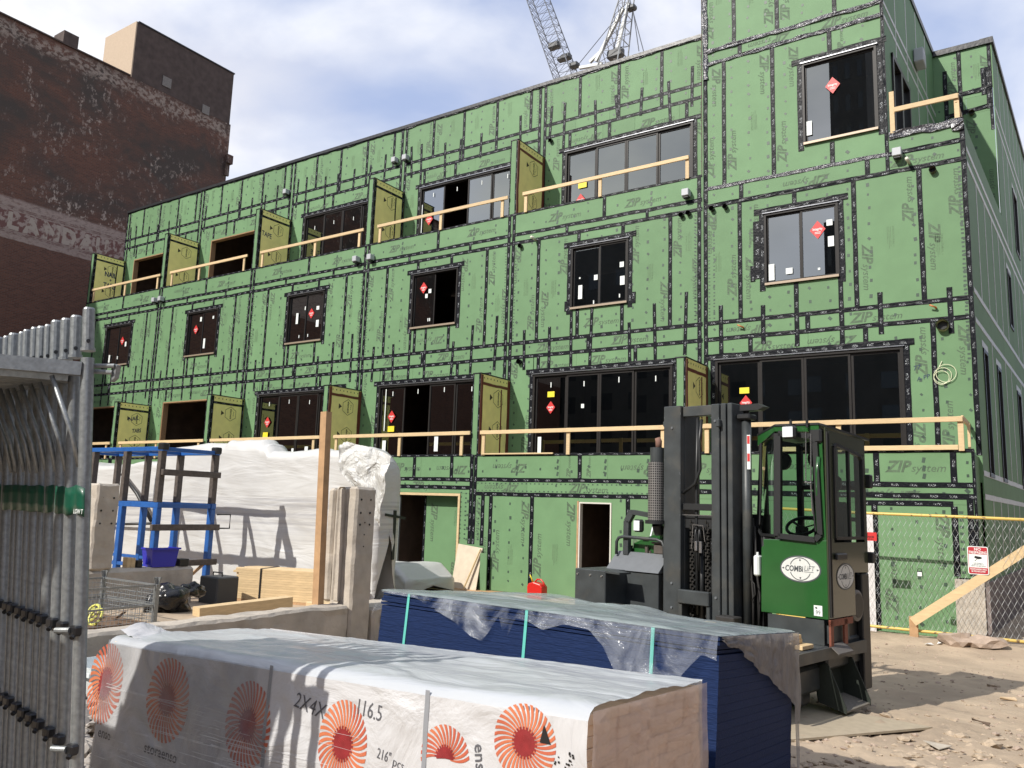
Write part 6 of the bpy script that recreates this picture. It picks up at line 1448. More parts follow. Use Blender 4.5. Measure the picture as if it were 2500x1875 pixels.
m = fm(); m.cbox(-4.05, -3.99, V0 - .04, V0 + .05, 1.40, 1.60, .015); m.tube([(-4.02, V0, 1.6), (-4.02, V0, 1.63)], .012, 8); fb(m, 'washer_bottle', M_white)
m = fm(); m.box(-4.25, -4.0, 7.72, 7.74, .86, 2.0); m.box(-4.25, -3.99, 7.62, 8.3, .84, .88); fb(m, 'inner_bulkhead', M_fk)
# cab interior and rear guard
m = fm(); V2 = V1 - .02
for u in (-4.0, -3.84, -3.62, -3.4): m.beam((u, V2, 1.3), (u, V2, 2.75), .04, .04, upv=(0, 1, 0))
for z in (1.62, 1.98, 2.3, 2.72): m.beam((-4.02, V2 + .001, z), (-3.36, V2 + .001, z), .043, .043, upv=(0, 1, 0))
fb(m, 'rear_guard', M_fk)
m = fm(); m.cbox(-3.62, -3.42, 8.05, 8.15, 2.25, 2.42, .04); m.cbox(-3.68, -3.36, 8.1, 8.22, 1.55, 2.15, .05); m.cbox(-3.7, -3.36, 7.75, 8.15, 1.42, 1.55, .04); m.tube([(-3.52, 8.1, 2.1), (-3.52, 8.1, 2.3)], .015, 6); fb(m, 'seat', M_fk)
m = fm(); cx_, cy_, cz_ = -3.66, 7.72, 1.90
pts = []
for k in range(25):
    a = 2 * math.pi * k / 24; pts.append((cx_ + .15 * math.cos(a), cy_ + .11 * math.sin(a), cz_ + .085 * math.sin(a) + .0))
m.tube(pts, .016, 8, cap=False)
for a in (.3, 2.6, 4.7): m.beam((cx_, cy_, cz_ - .02), (cx_ + .14 * math.cos(a), cy_ + .1 * math.sin(a), cz_ + .08 * math.sin(a)), .03, .012)
fb(m, 'steering_wheel', M_fk, smooth=True)
m = fm(); m.beam((cx_, cy_, cz_ - .01), (cx_ + .03, cy_ - .08, 1.5), .09, .09, upv=(0, 1, 0)); m.cbox(-3.95, -3.4, 7.54, 7.7, 1.45, 1.78, .03); fb(m, 'dashboard', M_fk)
m = fm(); m.tube([(-3.86, 7.72, 2.54), (-3.86, 7.76, 2.54)], .09, 16); m.tube([(-3.62, 8.0, 2.58), (-3.62, 8.04, 2.58)], .10, 16); m.tube([(-3.55, 7.8, 2.62), (-3.5, 7.8, 2.7)], .02, 6); m.cbox(-3.58, -3.42, 7.62, 7.78, 2.60, 2.72, .03); fb(m, 'cab_fan', M_fk)
m = fm(); m.tube([(-3.48, V0 - .035, 2.80), (-3.49, V0 - .04, 2.32)], .006, 6); m.tube([(-3.43, V0 - .035, 2.78), (-3.44, V0 - .04, 2.30), (-3.435, V0 - .03, 2.02)], .007, 6); m.tube([(-3.50, V0 - .045, 2.32), (-3.435, V0 - .045, 2.31)], .008, 6); fb(m, 'wiper_arm', M_steelb)
m = fm(); m.beam((-3.436, V0 - .03, 2.22), (-3.41, V0 - .02, 1.86), .012, .02, upv=(0, 1, 0)); fb(m, 'wiper_blade', M_fk); m = fm(); m.beam((-4.03, V0 + .12, 2.45), (-4.06, V0 + .13, 1.9), .012, .02, upv=(0, 1, 0)); m.beam((-4.02, V0 + .10, 2.72), (-4.04, V0 + .12, 2.2), .02, .02, upv=(0, 1, 0)); fb(m, 'wiper_blade', M_fk)
m = fm(); m.cbox(-4.09, -4.06, V0 + .2, V0 + .25, 2.56, 2.66, .01); fb(m, 'indicator', mat('orange lens', (.55, .12, .03), .3))
for u, z in ((-5.96, .92), (-5.96, 1.28), (-5.62, .92), (-5.62, 1.28), (-5.78, 1.28)): m = fm(); m.tube([(u, 7.052, z), (u, 7.04, z)], .012, 6); fb(m, 'bolt', M_steelb)
for u, z in ((-4.97, 1.0), (-4.97, 1.25), (-4.97, 2.9), (-4.44, 1.15), (-4.44, 2.95)): m = fm(); m.tube([(u, 7.422, z), (u, 7.41, z)], .014, 6); fb(m, 'bolt', M_fd2)
m = fm()
for k, (u, v) in enumerate(((-4.10, 7.55), (-4.07, 7.6), (-4.12, 7.66), (-4.05, 7.7))): m.tube([(u, v, .88), (u + .02 * math.sin(k), v, 1.2), (u - .03, v + .02, 1.45), (u - .06, v + .05, 1.8 + .08 * k)], .013, 6)
m.tube([(-4.1, 7.52, 1.15), (-4.05, 7.5, 1.22), (-4.06, 7.5, 1.32), (-4.12, 7.53, 1.36)], .006, 6); fb(m, 'hydraulic_hose', M_rubber, smooth=True)
m = fm()
random.seed(90)
for k in range(26):
    u = random.choice((-5.07, -4.87, -4.49, -4.40)) + random.uniform(-.006, .006); z = random.uniform(.9, 3.1); m.box(u - .002, u + .002, 7.4186, 7.4200, z, z + random.uniform(.004, .03))
for k in range(10): u = random.uniform(-5.0, -4.4); 
fb(m, 'paint_chips', M_fd2, kind='stuff')
# decals
M_ring = mat('decal grey', (.07, .08, .085), .5); M_wd = mat('decal white', (.62, .63, .60), .5, var=.12, vscale=30)
def oval(m, c, ax, ay, a, b, n_, mi=0, r0=0.0):
    c = Vector(c); ax = Vector(ax); ay = Vector(ay); N_ = 40
    if r0 == 0: m.add([c + ax * a * math.cos(2 * math.pi * k / N_) + ay * b * math.sin(2 * math.pi * k / N_) for k in range(N_)], [tuple(range(N_))], mi)
def decal(c, ax, ay, nrm, s, par=fk):
    c = Vector(c); ax = Vector(ax); ay = Vector(ay); nrm = Vector(nrm)
    m = fm(); oval(m, c, ax, ay, .205 * s, .125, 1); fb(m, 'oval_decal_border', M_ring, par)
    m = fm(); oval(m, c + nrm * .001, ax, ay, .190 * s, .112, 1); fb(m, 'oval_decal', M_wd, par)
    m = fm(); c2 = c + nrm * .002
    for a0, a1 in ((-160, -20), (20, 160)):
        N_ = 20
        for k in range(N_):
            t0, t1 = R_(a0 + (a1 - a0) * k / N_), R_(a0 + (a1 - a0) * (k + 1) / N_)
            q = [c2 + ax * (r * s * math.cos(t)) + ay * r * math.sin(t) * 1.0 for r, t in ((.100, t0), (.100, t1), (.108, t1), (.108, t0))]
            m.add(q, [(0, 1, 2, 3)])
    for dx, dy in ((0, .085), (0, -.085), (-.172, 0), (.172, 0)):
        p = c2 + ax * dx * s + ay * dy; d = Vector((dx, dy)).normalized(); t = Vector((-d.y, d.x))
        m.add([p + (ax * d.x * s + ay * d.y) * .014, p + (ax * (t.x * .01 - d.x * .01) * s + ay * (t.y * .01 - d.y * .01)), p - (ax * (t.x * .01 + d.x * .01) * s + ay * (t.y * .01 + d.y * .01))], [(0, 1, 2)])
    put_text(m, 'COMBi', c2 - ax * .150 * s - ay * .024, ax, ay, .052, bold=.03, shear=.12, width=.180 * s)
    put_text(m, 'LiFT', c2 + ax * .040 * s - ay * .012, ax, ay, .046, shear=.2, width=.105 * s)
    m.add([c2 + ax * .035 * s - ay * .026, c2 + ax * .13 * s - ay * .026, c2 + ax * .13 * s - ay * .021, c2 + ax * .035 * s - ay * .021], [(0, 1, 2, 3)])
    fb(m, 'decal_lettering', M_ring, par)
decal((-3.58, V0 - .003, 1.50), (1, 0, 0), (0, 0, 1), (0, -1, 0), 1.0)
decal((U1 + .018, 7.86, 1.44), (0, 1, 0), (0, 0, 1), (1, 0, 0), .98)
m = fm(); m.box(-3.455, -3.375, V0 - .004, V0 - .002, 1.085, 1.18); fb(m, 'number_label', M_white)
m = fm(); put_text(m, '99', (-3.415, V0 - .005, 1.098), (1, 0, 0), (0, 0, 1), .04, width=.045, center=True); m.add([(-3.445, V0 - .005, 1.155), (-3.425, V0 - .005, 1.145), (-3.42, V0 - .005, 1.16), (-3.435, V0 - .005, 1.17)], [(0, 1, 2, 3)]); fb(m, 'label_print', M_ring)
# boards lying on the deck, own things
for k, (z, u1_, v0_) in enumerate(((.825, -3.36, 7.05), (.865, -3.44, 7.0), (.905, -3.44, 6.98))):
    t_ = fm(); p = UH * -3.8 + VH * 7.2
    m = MB(); m.cbox(-.62, u1_ + 3.8, v0_ - 7.2, v0_ - 7.2 + .22, 0, .038, .004); o = m.build('deck_board', M_wood); o.location = (p.x, p.y, z); o.rotation_euler = (0, 0, RZ)
    tag(o, ('wide pale board lying flat on the forklift deck, bottom of three', 'middle of three pale boards piled on the forklift deck', 'topmost of three pale boards piled on the forklift deck')[k], 'board', group='boards on the forklift deck')

# ================================================================== BLUE SHEET STACK with clear film
M_bedge = mat('blue sealed edge', (.009, .022, .074), .7, spec=.15, var=.22, vscale=26, stretch=(.35, 1, 3), objvar=.05, bump=.3, bscale=60)
A = Vector((-1.495, 4.212, 1.363)); Bk = Vector((-1.448, 5.427, 1.261)); C_ = Vector((-3.933, 4.307, 1.386))
eu = (C_ - A).normalized(); ev = (Bk - A).normalized(); ew = eu.cross(ev).normalized()
if ew.z < 0: ew = -ew
st_o = thing('sheet_stack', 'chest high stack of blue edged sheathing sheets under clear plastic film', 'sheet stack', tuple(A + (C_ - A) / 2 + (Bk - A) / 2 - ew * 1.1))
O = st_o.location; random.seed(8)
LB = (C_ - A).length; WB = (Bk - A).length
nsh = 26; zc = 0
for k in range(nsh):
    th = .042 if k > 3 else .022; th0 = th
    j1 = random.uniform(-.001, .001) + (.012 if k in (2, 3) else 0) ; j2 = random.uniform(-.0012, .0012)
    p = A - ew * (zc + th - .002) + eu * j1 + ev * j2; zc += th
    m = MB(O); q = [p, p + eu * LB, p + eu * LB + ev * WB, p + ev * WB]; m.prism(q, ew * (th - (.0012 if k not in (1, 3, 4) else .006))); m.build('sheet', M_bedge, st_o)
for f_ in (.10, .50, .845):
    m = MB(O); c = A + eu * LB * (1 - f_) - ev * .004; m.beam(c - ew * zc, c + ew * .004, .02, .003); m.beam(c + ew * .003, c + ew * .003 + ev * WB, .02, .003, upv=ew)
    m.build('teal_band', mat('teal strap', (.12, .50, .42), .4), st_o)
for f_ in (.2, .8):
    m = MB(O); c = A + eu * LB * f_ - ew * (zc + .05); m.beam(c, c + ev * WB, .09, .09); m.build('bearer', M_wood2, st_o)
M_film = film_mat('clear film', (.50, .57, .57), .30, rough=.16, bump=.35, bscale=3.5, stretch=(.8, 2.2, 1), transl=.25, bd=.05)
M_film2 = film_mat('clear film hanging', (.70, .74, .80), .80, rough=.10, bump=1.0, bscale=4, stretch=(1, 1, .6), transl=.2, bd=.09)
m = MB(O); P = []
nu, nv = 90, 40
for i in range(nu + 1):
    row = []
    for j in range(nv + 1):
        a = -.012 + (LB + .03) * i / nu; b = -.012 + (WB + .03) * j / nv
        h = .012 + .030 * max(0, math.sin(math.pi * min(1, i / nu))) * math.sin(math.pi * j / nv)
        h += .05 * math.exp(-((i / nu - .72) / .12) ** 2) * (j / nv) + .035 * math.exp(-((i / nu - .42) / .07) ** 2) * (j / nv)
        h += .014 * noise.noise(Vector((a * 2.0, b * 5, 2))) + .008 * abs(noise.noise(Vector((a * 5, b * 12, 7))))
        if j == 0 or i == 0: h *= .4
        row.append(A + eu * a + ev * b + ew * max(h, .006))
    P.append(row)
m.grid(P); m.build('top_film', M_film, st_o, smooth=True)
# front hem: irregular tongues of film
def hem(f):    # f from 0 (right, at A) to 1 (left)
    pts = [(0, .12), (.03, .10), (.08, .24), (.115, .30), (.15, .30), (.19, .30), (.235, .27), (.27, .14), (.31, .06), (.38, .05), (.44, .10), (.485, .06), (.52, .055), (.55, .20), (.575, .06), (.62, .22), (.66, .20), (.72, .13), (.80, .07), (.87, .02), (1, .012)]
    for a, b in zip(pts[:-1], pts[1:]):
        if a[0] <= f <= b[0]: t = (f - a[0]) / (b[0] - a[0]); return a[1] + (b[1] - a[1]) * t
    return .02
m = MB(O); P = []
for i in range(161):
    f = i / 160; h = hem(f); row = []
    for j in range(11):
        g_ = j / 10; w_ = .010 + .020 * g_ * (.5 + abs(noise.noise(Vector((f * 26, g_ * 2.5, 1))))) + .03 * g_ * max(0, noise.noise(Vector((f * 9, g_, 4))))
        row.append(A + eu * (LB * f) - ev * (.012 + w_ * (1 if h > .04 else .3)) + ew * (.006 - h * g_))
    P.append(row)
m.grid(P); m.build('front_hem', M_film2, st_o, smooth=True)
m = MB(O); P = []
for i in range(41):
    f = i / 40; h = .02 + .45 * f ** 1.15 + (.03 * noise.noise(Vector((f * 8, 0, 0))))
    if f > .93: h += (f - .93) / .07 * .8
    row = []
    for j in range(16):
        g_ = j / 15; w_ = .012 + .03 * abs(noise.noise(Vector((f * 16 + g_ * 2, g_ * 3, 5)))) + .02 * f
        row.append(A + ev * (WB * f * (1.02 + .03 * g_ * f)) - eu * w_ + ew * (.006 - h * g_))
    P.append(row)
m.grid(P); m.build('end_film', film_mat('grey film', (.42, .40, .40), .25, rough=.25, bump=.8, bscale=5, stretch=(1, 2, .5), transl=.4, bd=.08), st_o, smooth=True)
m = MB(O); P = []
for i in range(14):
    f = i / 13; row = []
    for j in range(14):
        g_ = j / 13; row.append(C_ + eu * (.01 + .10 * g_ * (.6 + .5 * math.sin(f * 5)) ) - ev * (.03 - .3 * f) + ew * (.005 - .17 * g_ * (1 - .4 * f)) + eu * .03 * noise.noise(Vector((f * 6, g_ * 6, 1))))
    P.append(row)
m.grid(P); m.build('left_flap', M_film2, st_o, smooth=True)

# ================================================================== LUMBER BUNDLE in printed wrap
A = Vector((-1.393, 2.593, 1.296)); C_ = Vector((-4.352, 2.605, 1.203)); Bk = Vector((-1.387, 3.661, 1.228))
eu = (C_ - A).normalized(); ev = (Bk - A).normalized(); ew = eu.cross(ev).normalized()
if ew.z < 0: ew = -ew
LB = (C_ - A).length; WB = (Bk - A).length
lb = thing('lumber_bundle', 'long lumber bundle in white wrap printed with orange sunbursts and marked 2X4X116.5', 'lumber bundle', tuple(A + (C_ - A) / 2 + (Bk - A) / 2 - ew * .75)); O = lb.location
random.seed(21)
M_bend = mat('board end grain', (.76, .58, .42), .7, var=.08, vscale=5, objvar=.09)
rot = Matrix((( -eu.x, ev.x, ew.x), (-eu.y, ev.y, ew.y), (-eu.z, ev.z, ew.z)))   # local x points to the right end
me = None; bw = WB / 12; bh = .0383
for j in range(18):
    for i in range(12):
        if me is None:
            q = MB(); q.cbox(-LB + .03, 0, .0006, bw - .0006, .0004, bh - .0004, .002); ob = q.build('board', M_bend, lb); me = ob.data
        else:
            ob = bpy.data.objects.new('board', me); COL.objects.link(ob); ob.parent = lb
        p = A + ev * (bw * i) - ew * (bh * (j + 1) + .004) + eu * (.012 + random.uniform(-.010, .010)) - Vector(O)
        ob.matrix_local = Matrix.Translation(p) @ rot.to_4x4()
for f_ in (.15, .5, .85):
    m = MB(O); c = A + eu * LB * f_ - ew * (18 * bh + .05); m.beam(c, c + ev * WB, .09, .09); m.build('bearer', M_wood2, lb)
M_lw = film_mat('white printed wrap', (.60, .60, .61), .06, rough=.34, bump=.55, bscale=3.2, stretch=(1, 1, 1), transl=.08, bd=.07, spec=.5)
M_lt = film_mat('white top wrap', (.50, .525, .55), .05, rough=.26, bump=.4, bscale=2.2, stretch=(.7, 2.4, 1), transl=.08, bd=.06, spec=.6)
def wr(a, z, sd=0): return .010 * noise.noise(Vector((a * 2.2 + z * 1.5 + sd, z * 3, 1))) + .010 * abs(noise.noise(Vector((a * 4 + z * 3 + sd, z * 5 - a, 6)))) + .004 * noise.noise(Vector((a * 12 + sd, z * 12, 2)))
def FP(a, z, off=0.0):   # point on the front sheet: a metres from the right corner, z metres below the top
    bul = .012
    return A + eu * a - ev * (bul + wr(a, z) + off) - ew * z
m = MB(O); P = [[FP(-.01 + (LB + .03) * i / 150, .02 + .80 * j / 44) for j in range(45)] for i in range(151)]
m.grid(P); m.build('front_wrap', M_lw, lb, smooth=True)
m = MB(O); P = []
for i in range(121):
    row = []
    for j in range(49):
        a = -.01 + (LB + .03) * i / 120; b = WB * j / 48
        h = .016 + .022 * math.sin(math.pi * j / 48) * (.4 + .6 * math.sin(math.pi * i / 120)) + .018 * noise.noise(Vector((a * 1.6, b * 4, 3))) + .012 * abs(noise.noise(Vector((a * 3.2 + b, b * 8, 4)))) + .004 * noise.noise(Vector((a * 12, b * 14, 4)))
        if j == 0: q = FP(a, .02)
        elif j < 3: q = FP(a, .02).lerp(A + eu * a + ev * b + ew * h, (.45, .8)[j - 1]) + ew * .006
        else: q = A + eu * a + ev * b + ew * h
        row.append(q)
    P.append(row)
m.grid(P); m.build('top_wrap', M_lt, lb, smooth=True)
m = MB(O); P = []
for i in range(31):
    row = []
    for j in range(21):
        b = WB * i / 30 * 1.01; z = -.012 + .82 * j / 20; row.append(A - eu * (.022 + .006 * abs(noise.noise(Vector((b * 5, z * 7 + b * 4, 3)))) + .004 * noise.noise(Vector((b * 2, z * 3, 8)))) + ev * b - ew * z)
    P.append(row)
M_endf = film_mat('end film', (.70, .58, .54), .52, rough=.3, bump=.35, bscale=3.5, stretch=(1, 1, 2.2), transl=.3, bd=.06)
m.grid(P[0:]); m.build('end_film', M_endf, lb, smooth=True)
m = MB(O); P = [[A + eu * (LB + .02 + .02 * noise.noise(Vector((i * .3, j * .3, 2)))) + ev * (WB * i / 20 - .01) - ew * (.0 + .8 * j / 20) for j in range(21)] for i in range(21)]
m.grid(P); m.build('left_end_wrap', M_lw, lb, smooth=True)
m = MB(O); P = [[A + eu * (LB * i / 60) + ev * (WB + .012 + .01 * noise.noise(Vector((i * .3, j * .3, 2)))) - ew * (-.02 + .8 * j / 10) for j in range(11)] for i in range(61)]
m.grid(P); m.build('back_wrap', M_lw, lb, smooth=True)
# pointed tuft of wrap at the far left corner
m = MB(O); c = A + eu * (LB + .02); P = []
for i in range(12):
    f = i / 11; row = []
    for j in range(10):
        g_ = j / 9; row.append(c - eu * (.16 * f) + ev * (.05 + .25 * g_) + ew * (.015 + .075 * (1 - f) ** 1.5 * (1 - abs(g_ - .5)) + .012 * noise.noise(Vector((f * 5, g_ * 5, 2)))))
    P.append(row)
m.grid(P); m.build('corner_tuft', M_lw, lb, smooth=True)
# prints: sunbursts, word marks, marker writing
M_or = mat('orange print', (.56, .17, .075), .5, col2=(.45, .10, .055), vscale=7, mixpos=(.4, .6)); M_rc = mat('crimson print', (.24, .02, .022), .5, var=.2, vscale=12); M_gt = mat('grey print', (.10, .10, .11), .5)
def burst(a, z, r, rz_=1.25, squash=1.0, rot0=0.0, half=False, petals=34):
    m = MB(O); n_ = petals
    for k in range(n_):
        t = 2 * math.pi * k / n_ + rot0
        if half and math.sin(t) < -.15: continue
        tw_ = .28
        seg = 7; rr = [r * (.22 + .78 * s_ / seg) for s_ in range(seg + 1)]; w0 = .30; L1 = []; R1 = []
        for s_, q in enumerate(rr):
            tt = t + tw_ * (q / r) ** 2 - .1; dw = math.pi / n_ * (.98 - .30 * s_ / seg) 
            for lst, sg in ((L1, -1), (R1, 1)):
                aa = tt + sg * dw * .80; lst.append(FP(a - q * squash * math.cos(aa), z - q * rz_ * math.sin(aa), .0016))
        for s_ in range(seg): m.add([L1[s_], R1[s_], R1[s_ + 1], L1[s_ + 1]], [(0, 1, 2, 3)])
    m.build('sunburst_print', M_or, lb, kind='stuff')
    m = MB(O); n2_ = 44
    for k in range(n2_):
        t = 2 * math.pi * k / n2_; q0 = .0; q1 = r * (.34 + .07 * (k % 2)); 
        if half and math.sin(t) < -.1: continue
        t1 = t + 2 * math.pi / n2_
        pts = [FP(a, z, .0028)]
        for rr_ in (.5, 1): pts += [FP(a - q1 * rr_ * squash * math.cos(t), z - q1 * rr_ * rz_ * math.sin(t), .0028), FP(a - q1 * rr_ * squash * math.cos(t1), z - q1 * rr_ * rz_ * math.sin(t1), .0028)]
        m.add(pts, [(0, 1, 2), (1, 3, 4, 2)])
    m.build('sunburst_core', M_rc, lb)
def front_text(s, a, z, h, wd, m_, ang=0.0, bold=0.0, shear=0.0, name='print'):
    V, F, x0, x1 = text_geo(s, bold, shear, 1.0); kx = wd / (x1 - x0); k = h / .70; ca, sa = math.cos(R_(ang)), math.sin(R_(ang))
    m = MB(O); VV = []
    for v in V: x = (v.x - x0) * kx; y = v.y * k; VV.append(FP(a - (x * ca - y * sa), z - (x * sa + y * ca), .0022))
    m.add(VV, F); m.build(name, m_, lb)
def fpx(px, py):      # photo position -> (a, z) on the front sheet
    r = ray(px, py); n_ = -ev; o_ = A - Vector((0, 0, CAMZ)); t = o_.dot(n_) / r.dot(n_); q = r * t - o_; return q.dot(eu), -q.dot(ew)
for px, py, r, sq, h_ in ((842, 1815, .150, .92, 0), (612, 1768, .165, .95, 0), (415, 1708, .175, 1.0, 0), (1285, 1812, .115, 1.15, 0), (262, 1668, .18, .9, 0)):
    a_, z_ = fpx(px, py); burst(a_, z_, r, 1.15, sq, rot0=px * .01)
a_, z_ = fpx(1092, 1850); burst(a_, z_, .12, 1.0, 1.0, half=True, petals=30)
a_, z_ = fpx(725, 1722); front_text('2X4X', a_, z_, .062, .20, M_gt, -9, shear=.1, name='marker_writing')
a_, z_ = fpx(877, 1742); front_text('116.5', a_, z_, .062, .135, M_gt, -5, name='marker_writing')
a_, z_ = fpx(925, 1848); front_text('216"', a_, z_, .04, .07, M_gt, -9, name='marker_writing')
a_, z_ = fpx(962, 1868); front_text('pcs', a_, z_, .035, .06, M_gt, -9, name='marker_writing')
a_, z_ = fpx(358, 1834); front_text('storaenso', a_, z_, .05, .27, M_gt, -3, bold=.01)
a_, z_ = fpx(246, 1796); front_text('enso', a_, z_, .05, .12, M_gt, -3, bold=.01)
a_, z_ = fpx(545, 1890); front_text('storaenso', a_, z_, .05, .27, M_gt, -3, bold=.01)
a_, z_ = fpx(1165, 1815); front_text('ense', a_, z_, .045, .12, M_gt, -80, bold=.01)
for px in (1050, 662): 
    a_, z_ = fpx(px, 1700)
    m = MB(O)
    for k in range(16): m.add([FP(a_ - .011, .0 + k * .05, .002), FP(a_ + .011, .0 + k * .05, .002), FP(a_ + .011, .05 + k * .05, .002), FP(a_ - .011, .05 + k * .05, .002)], [(0, 1, 2, 3)])
    m.build('strapping_band', mat('grey band', (.26, .27, .29), .4), lb)
random.seed(31); m = MB(O)
for i in range(120):
    a_ = .04 + abs(random.gauss(0, .035)); z_ = .12 + random.random() * .5; s = random.uniform(.002, .004); m.add([FP(a_ + u * s, z_ + v * s, .003) for u, v in ((-1, -1), (1, -1), (1, 1), (-1, 1))], [(0, 1, 2, 3)])
m.build('print_specks', M_black, lb, kind='stuff')
random.seed(44)
# second skin of shade grey film, left-half shade and sheen painted in; film streaks
M_shadefilm = film_mat('shade grey film', (.34, .35, .37), .66, rough=.25, bump=.5, bscale=3, transl=.1, bd=.05)
m = MB(O); m.grid([[FP(1.62 + (LB - 1.60) * i / 60, .012 + .78 * j / 14, .005) for j in range(15)] for i in range(61)]); m.build('shade_film', M_shadefilm, lb, smooth=True)
M_streak = film_mat('film streak', (.85, .86, .88), .45, rough=.15, bump=.1, transl=.2)
m = MB(O)
for k in range(46):
    a0 = random.uniform(1.0, 2.5); ln = random.uniform(.4, 1.4); z0 = random.uniform(.22, .75); wd = random.uniform(.0012, .0035); sl = random.uniform(-.05, .01)
    for i in range(12):
        x0, x1 = a0 + ln * i / 12, a0 + ln * (i + 1) / 12
        if x1 > LB: break
        za, zb = z0 + sl * i / 12 * ln, z0 + sl * (i + 1) / 12 * ln
        m.add([FP(x0, za, .0065), FP(x1, zb, .0065), FP(x1, zb + wd, .0065), FP(x0, za + wd, .0065)], [(0, 1, 2, 3)])
m.build('film_streaks', M_streak, lb, kind='stuff')
# torn corner letting raw boards show
for k in range(4):
    m = MB(O); a0 = -.012; z0 = .235 + k * .0765 / 2 * 1.0
    p = A - ev * .030 - ew * z0 + eu * a0; m.prism([p, p + eu * (.055 + .03 * (k % 2)), p + eu * (.055 + .03 * (k % 2)) - ew * .034, p - ew * .034], ev * .03); m.build('bare_board', M_bend, lb)
m = MB(O); m.add([FP(.165, .055, .004), FP(.135, .115, .004), FP(.18, .115, .004)], [(0, 1, 2)]); m.build('black_arrow_print', M_black, lb)
# ================================================================== STACKED SCAFFOLD FRAMES at the left edge
random.seed(14)
_r2 = Vector((right[0], right[1], 0)).normalized(); upD = (Vector((0, 0, 1)) - _r2 * .085).normalized()
HG = 2.30; sP = Vector((-3.104, 1.62, 2.712)) - upD * HG; hD = Vector((-.515, -.857, 0)).normalized(); sD = Vector((-.9956, .094, 0)).normalized()
offs = [0, .112, .204, .30, .38, .446, .524, .608, .658, .758, .84, .93, 1.02, 1.11]
ORD = ['outermost right', 'second', 'third', 'fourth', 'fifth', 'sixth', 'seventh', 'eighth', 'ninth', 'tenth', 'eleventh', 'twelfth', 'thirteenth', 'fourteenth']
M_dk = mat('oiled pin', (.03, .03, .032), .35, metal=.5)
for k, of in enumerate(offs):
    hgt = HG - (0 if k == 0 else .02) + random.uniform(-.006, .006) * (k > 0); r = .024 if k in (0, 1, 2, 3, 5, 9) else .018
    b0 = sP + sD * of
    t = thing('upright_scaffold', (ORD[k] + ' galvanised scaffold frame of the row' + (', counted from its right end' if k else ', tall spigot with drilled pin hole')), 'scaffold frame', tuple(b0), group='galvanised scaffold frames packed upright at the left edge'); O = t.location
    W_ = 1.42
    for e, q in ((0, b0), (1, b0 + hD * W_)):
        m = MB(O); m.tube([q, q + upD * (hgt - .40), q + upD * (hgt - .20)], r, 14, cap=False); m.build('upright', M_galv, t, smooth=True)
        m = MB(O); m.tube([q + upD * (hgt - .172), q + upD * (hgt - .160)], r * 1.12, 14); m.tube([q + upD * (hgt - .16), q + upD * (hgt - .008), q + upD * hgt], [r * .93, r * .93, r * .78], 14); m.build('spigot', M_galv, t, smooth=False)
        if e == 0 and k < 8:
            m = MB(O); pz = q + upD * (hgt - .135); dv = (Vector((0, 0, 2)) - pz).normalized(); dv.z = 0; dv.normalize(); pz = pz + dv * (r * .90); m.tube([pz, pz + dv * .004], .0075, 10); m.build('pin_hole', M_black, t)
    for zf in (hgt - .245, .10):
        m = MB(O); a = b0 + hD * .02 + upD * zf; c = b0 + hD * (W_ - .02) + upD * zf
        if zf > 1.8: m.beam(a, c, .045 if k == 0 else .082, .052)
        else: m.tube([a, c], r * .8, 8)
        m.build('ledger', M_galv, t, smooth=False)
    # curved brace from upright to header, lock pins
    m = MB(O); m.tube([b0 + hD * .02 + upD * (hgt - .62), b0 + hD * .045 + upD * (hgt - .5), b0 + hD * .12 + upD * (hgt - .28)], .009, 8); m.build('knee_brace', M_galv, t, smooth=True)
    for zf in (.67, 1.08):
        m = MB(O); q = b0 + upD * (zf + of * (.10 if zf < 1 else .03)); f_ = -hD * .0 + Vector((.35, -.5, 0)).normalized(); q = q + f_ * (r + .004)
        m.cbox(q.x - .022, q.x + .022, q.y - .02, q.y + .012, q.z - .016, q.z + .02, .006); m.tube([q, q + f_ * .03 + Vector((0, 0, -.02))], .009, 6); m.build('drop_lock', M_dk, t)
pk = thing('shade_planks', 'unseen row of upright planks added to shade the scaffold frames', 'planks', tuple(sP + hD * 1.5)); O = pk.location  # out-of-view planks, added to block sun from the posts and lumber
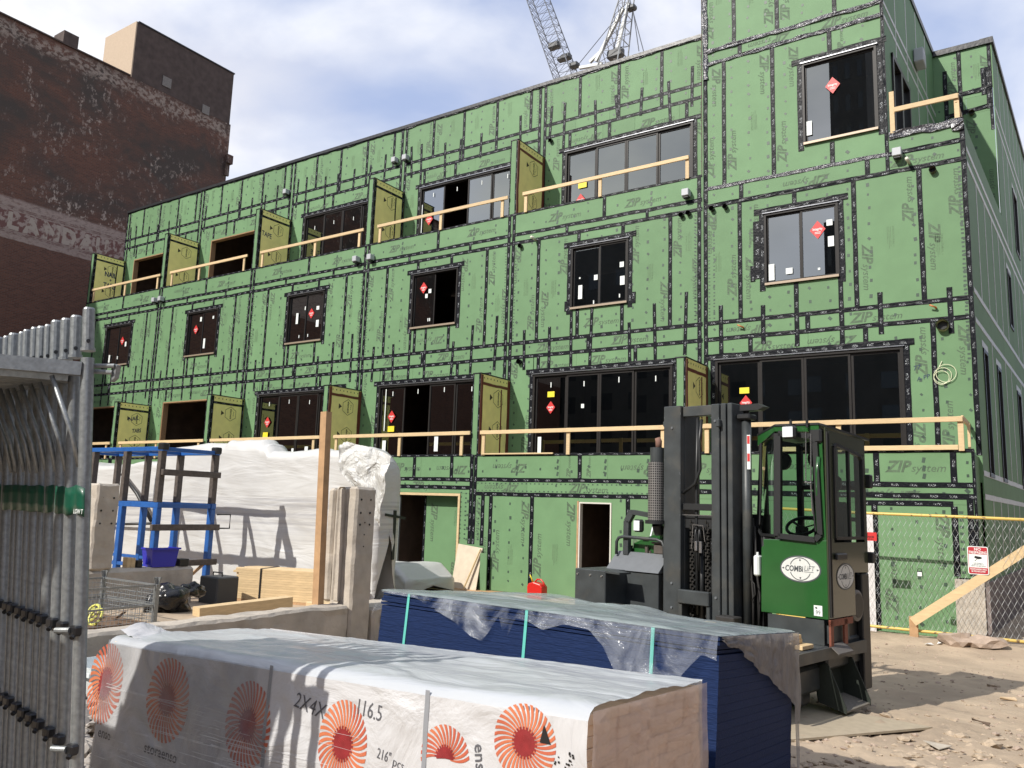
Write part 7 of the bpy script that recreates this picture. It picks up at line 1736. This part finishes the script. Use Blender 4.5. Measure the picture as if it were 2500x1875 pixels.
for k in range(7):
    m = MB(O); a = sP + hD * 1.49 - sD * .28 + sD * (.24 * k); m.prism([a, a + sD * .232, a + sD * .232 + upD * 2.2, a + upD * 2.2], hD * .04); m.build('plank', M_wood2, pk)
q = sP + upD * (HG - .235)
o = MB(tuple(q)); o.tube([q + Vector((.0, .03, .01)), q + Vector((.062, .072, .012))], .009, 10); o.tube([q + Vector((.0, .03, -.012)), q + Vector((.055, .07, -.014))], .009, 10); o.prism([q + Vector((.045, .07, .022)), q + Vector((.072, .075, .015)), q + Vector((.064, .075, -.035)), q + Vector((.045, .07, -.05))], (.004, .016, 0)); o = o.build('frame_coupler', M_galv); o.location = q; tag(o, 'short steel coupler sticking out of the outermost scaffold frame', 'coupler')
for zf in (.67, 1.08):
    q = sP + upD * (zf + .0) - sD * .028; f_ = Vector((.55, -.5, 0)).normalized(); o = MB(tuple(q)); q2 = q + Vector((-.02, -.03, .0))
    o.tube([q2 - Vector((.06, .03, 0)), q2 + Vector((.0, -.01, .004))], .011, 10); o = o.build('pin_end', M_galv); o.location = q; tag(o, 'bright %s pin end on the outermost scaffold frame' % ('lower' if zf < 1 else 'upper'), 'pin')
# green tape round the frames
m = MB(tuple(sP)); P = []
M_gtape = mat('green tape', (.004, .075, .042), .4, coat=.1, var=.2, vscale=10)  # green darkened to carry the shade on the band
for i, of in enumerate(span(-.03, 1.12, .024)):
    row = []
    for j in range(4):
        bb_ = sP + sD * of + upD * (1.50 + .105 * j / 3 + .012 * noise.noise(Vector((of * 14, 0, 0)))); row.append(bb_ + Vector((.5, -.55, 0)) * (.048 + .010 * math.sin(of * 70)))
    P.append(row)
m.grid(P)
o = m.build('green_tape', M_gtape, smooth=True, solid=.002); o.location = sP; tag(o, 'band of shade-darkened green tape wrapped round the scaffold uprights', 'tape')
c = sP + upD * 1.505 + Vector((.5, -.55, 0)) * .066 + sD * .01
m = MB(tuple(sP)); put_text(m, 'LOW T', c - Vector((.0, 0, 0)) + sD * .035, (-sD.x, -sD.y, 0), (0, 0, 1), .017, bold=.02); o2 = m.build('tape_lettering', M_white, o);
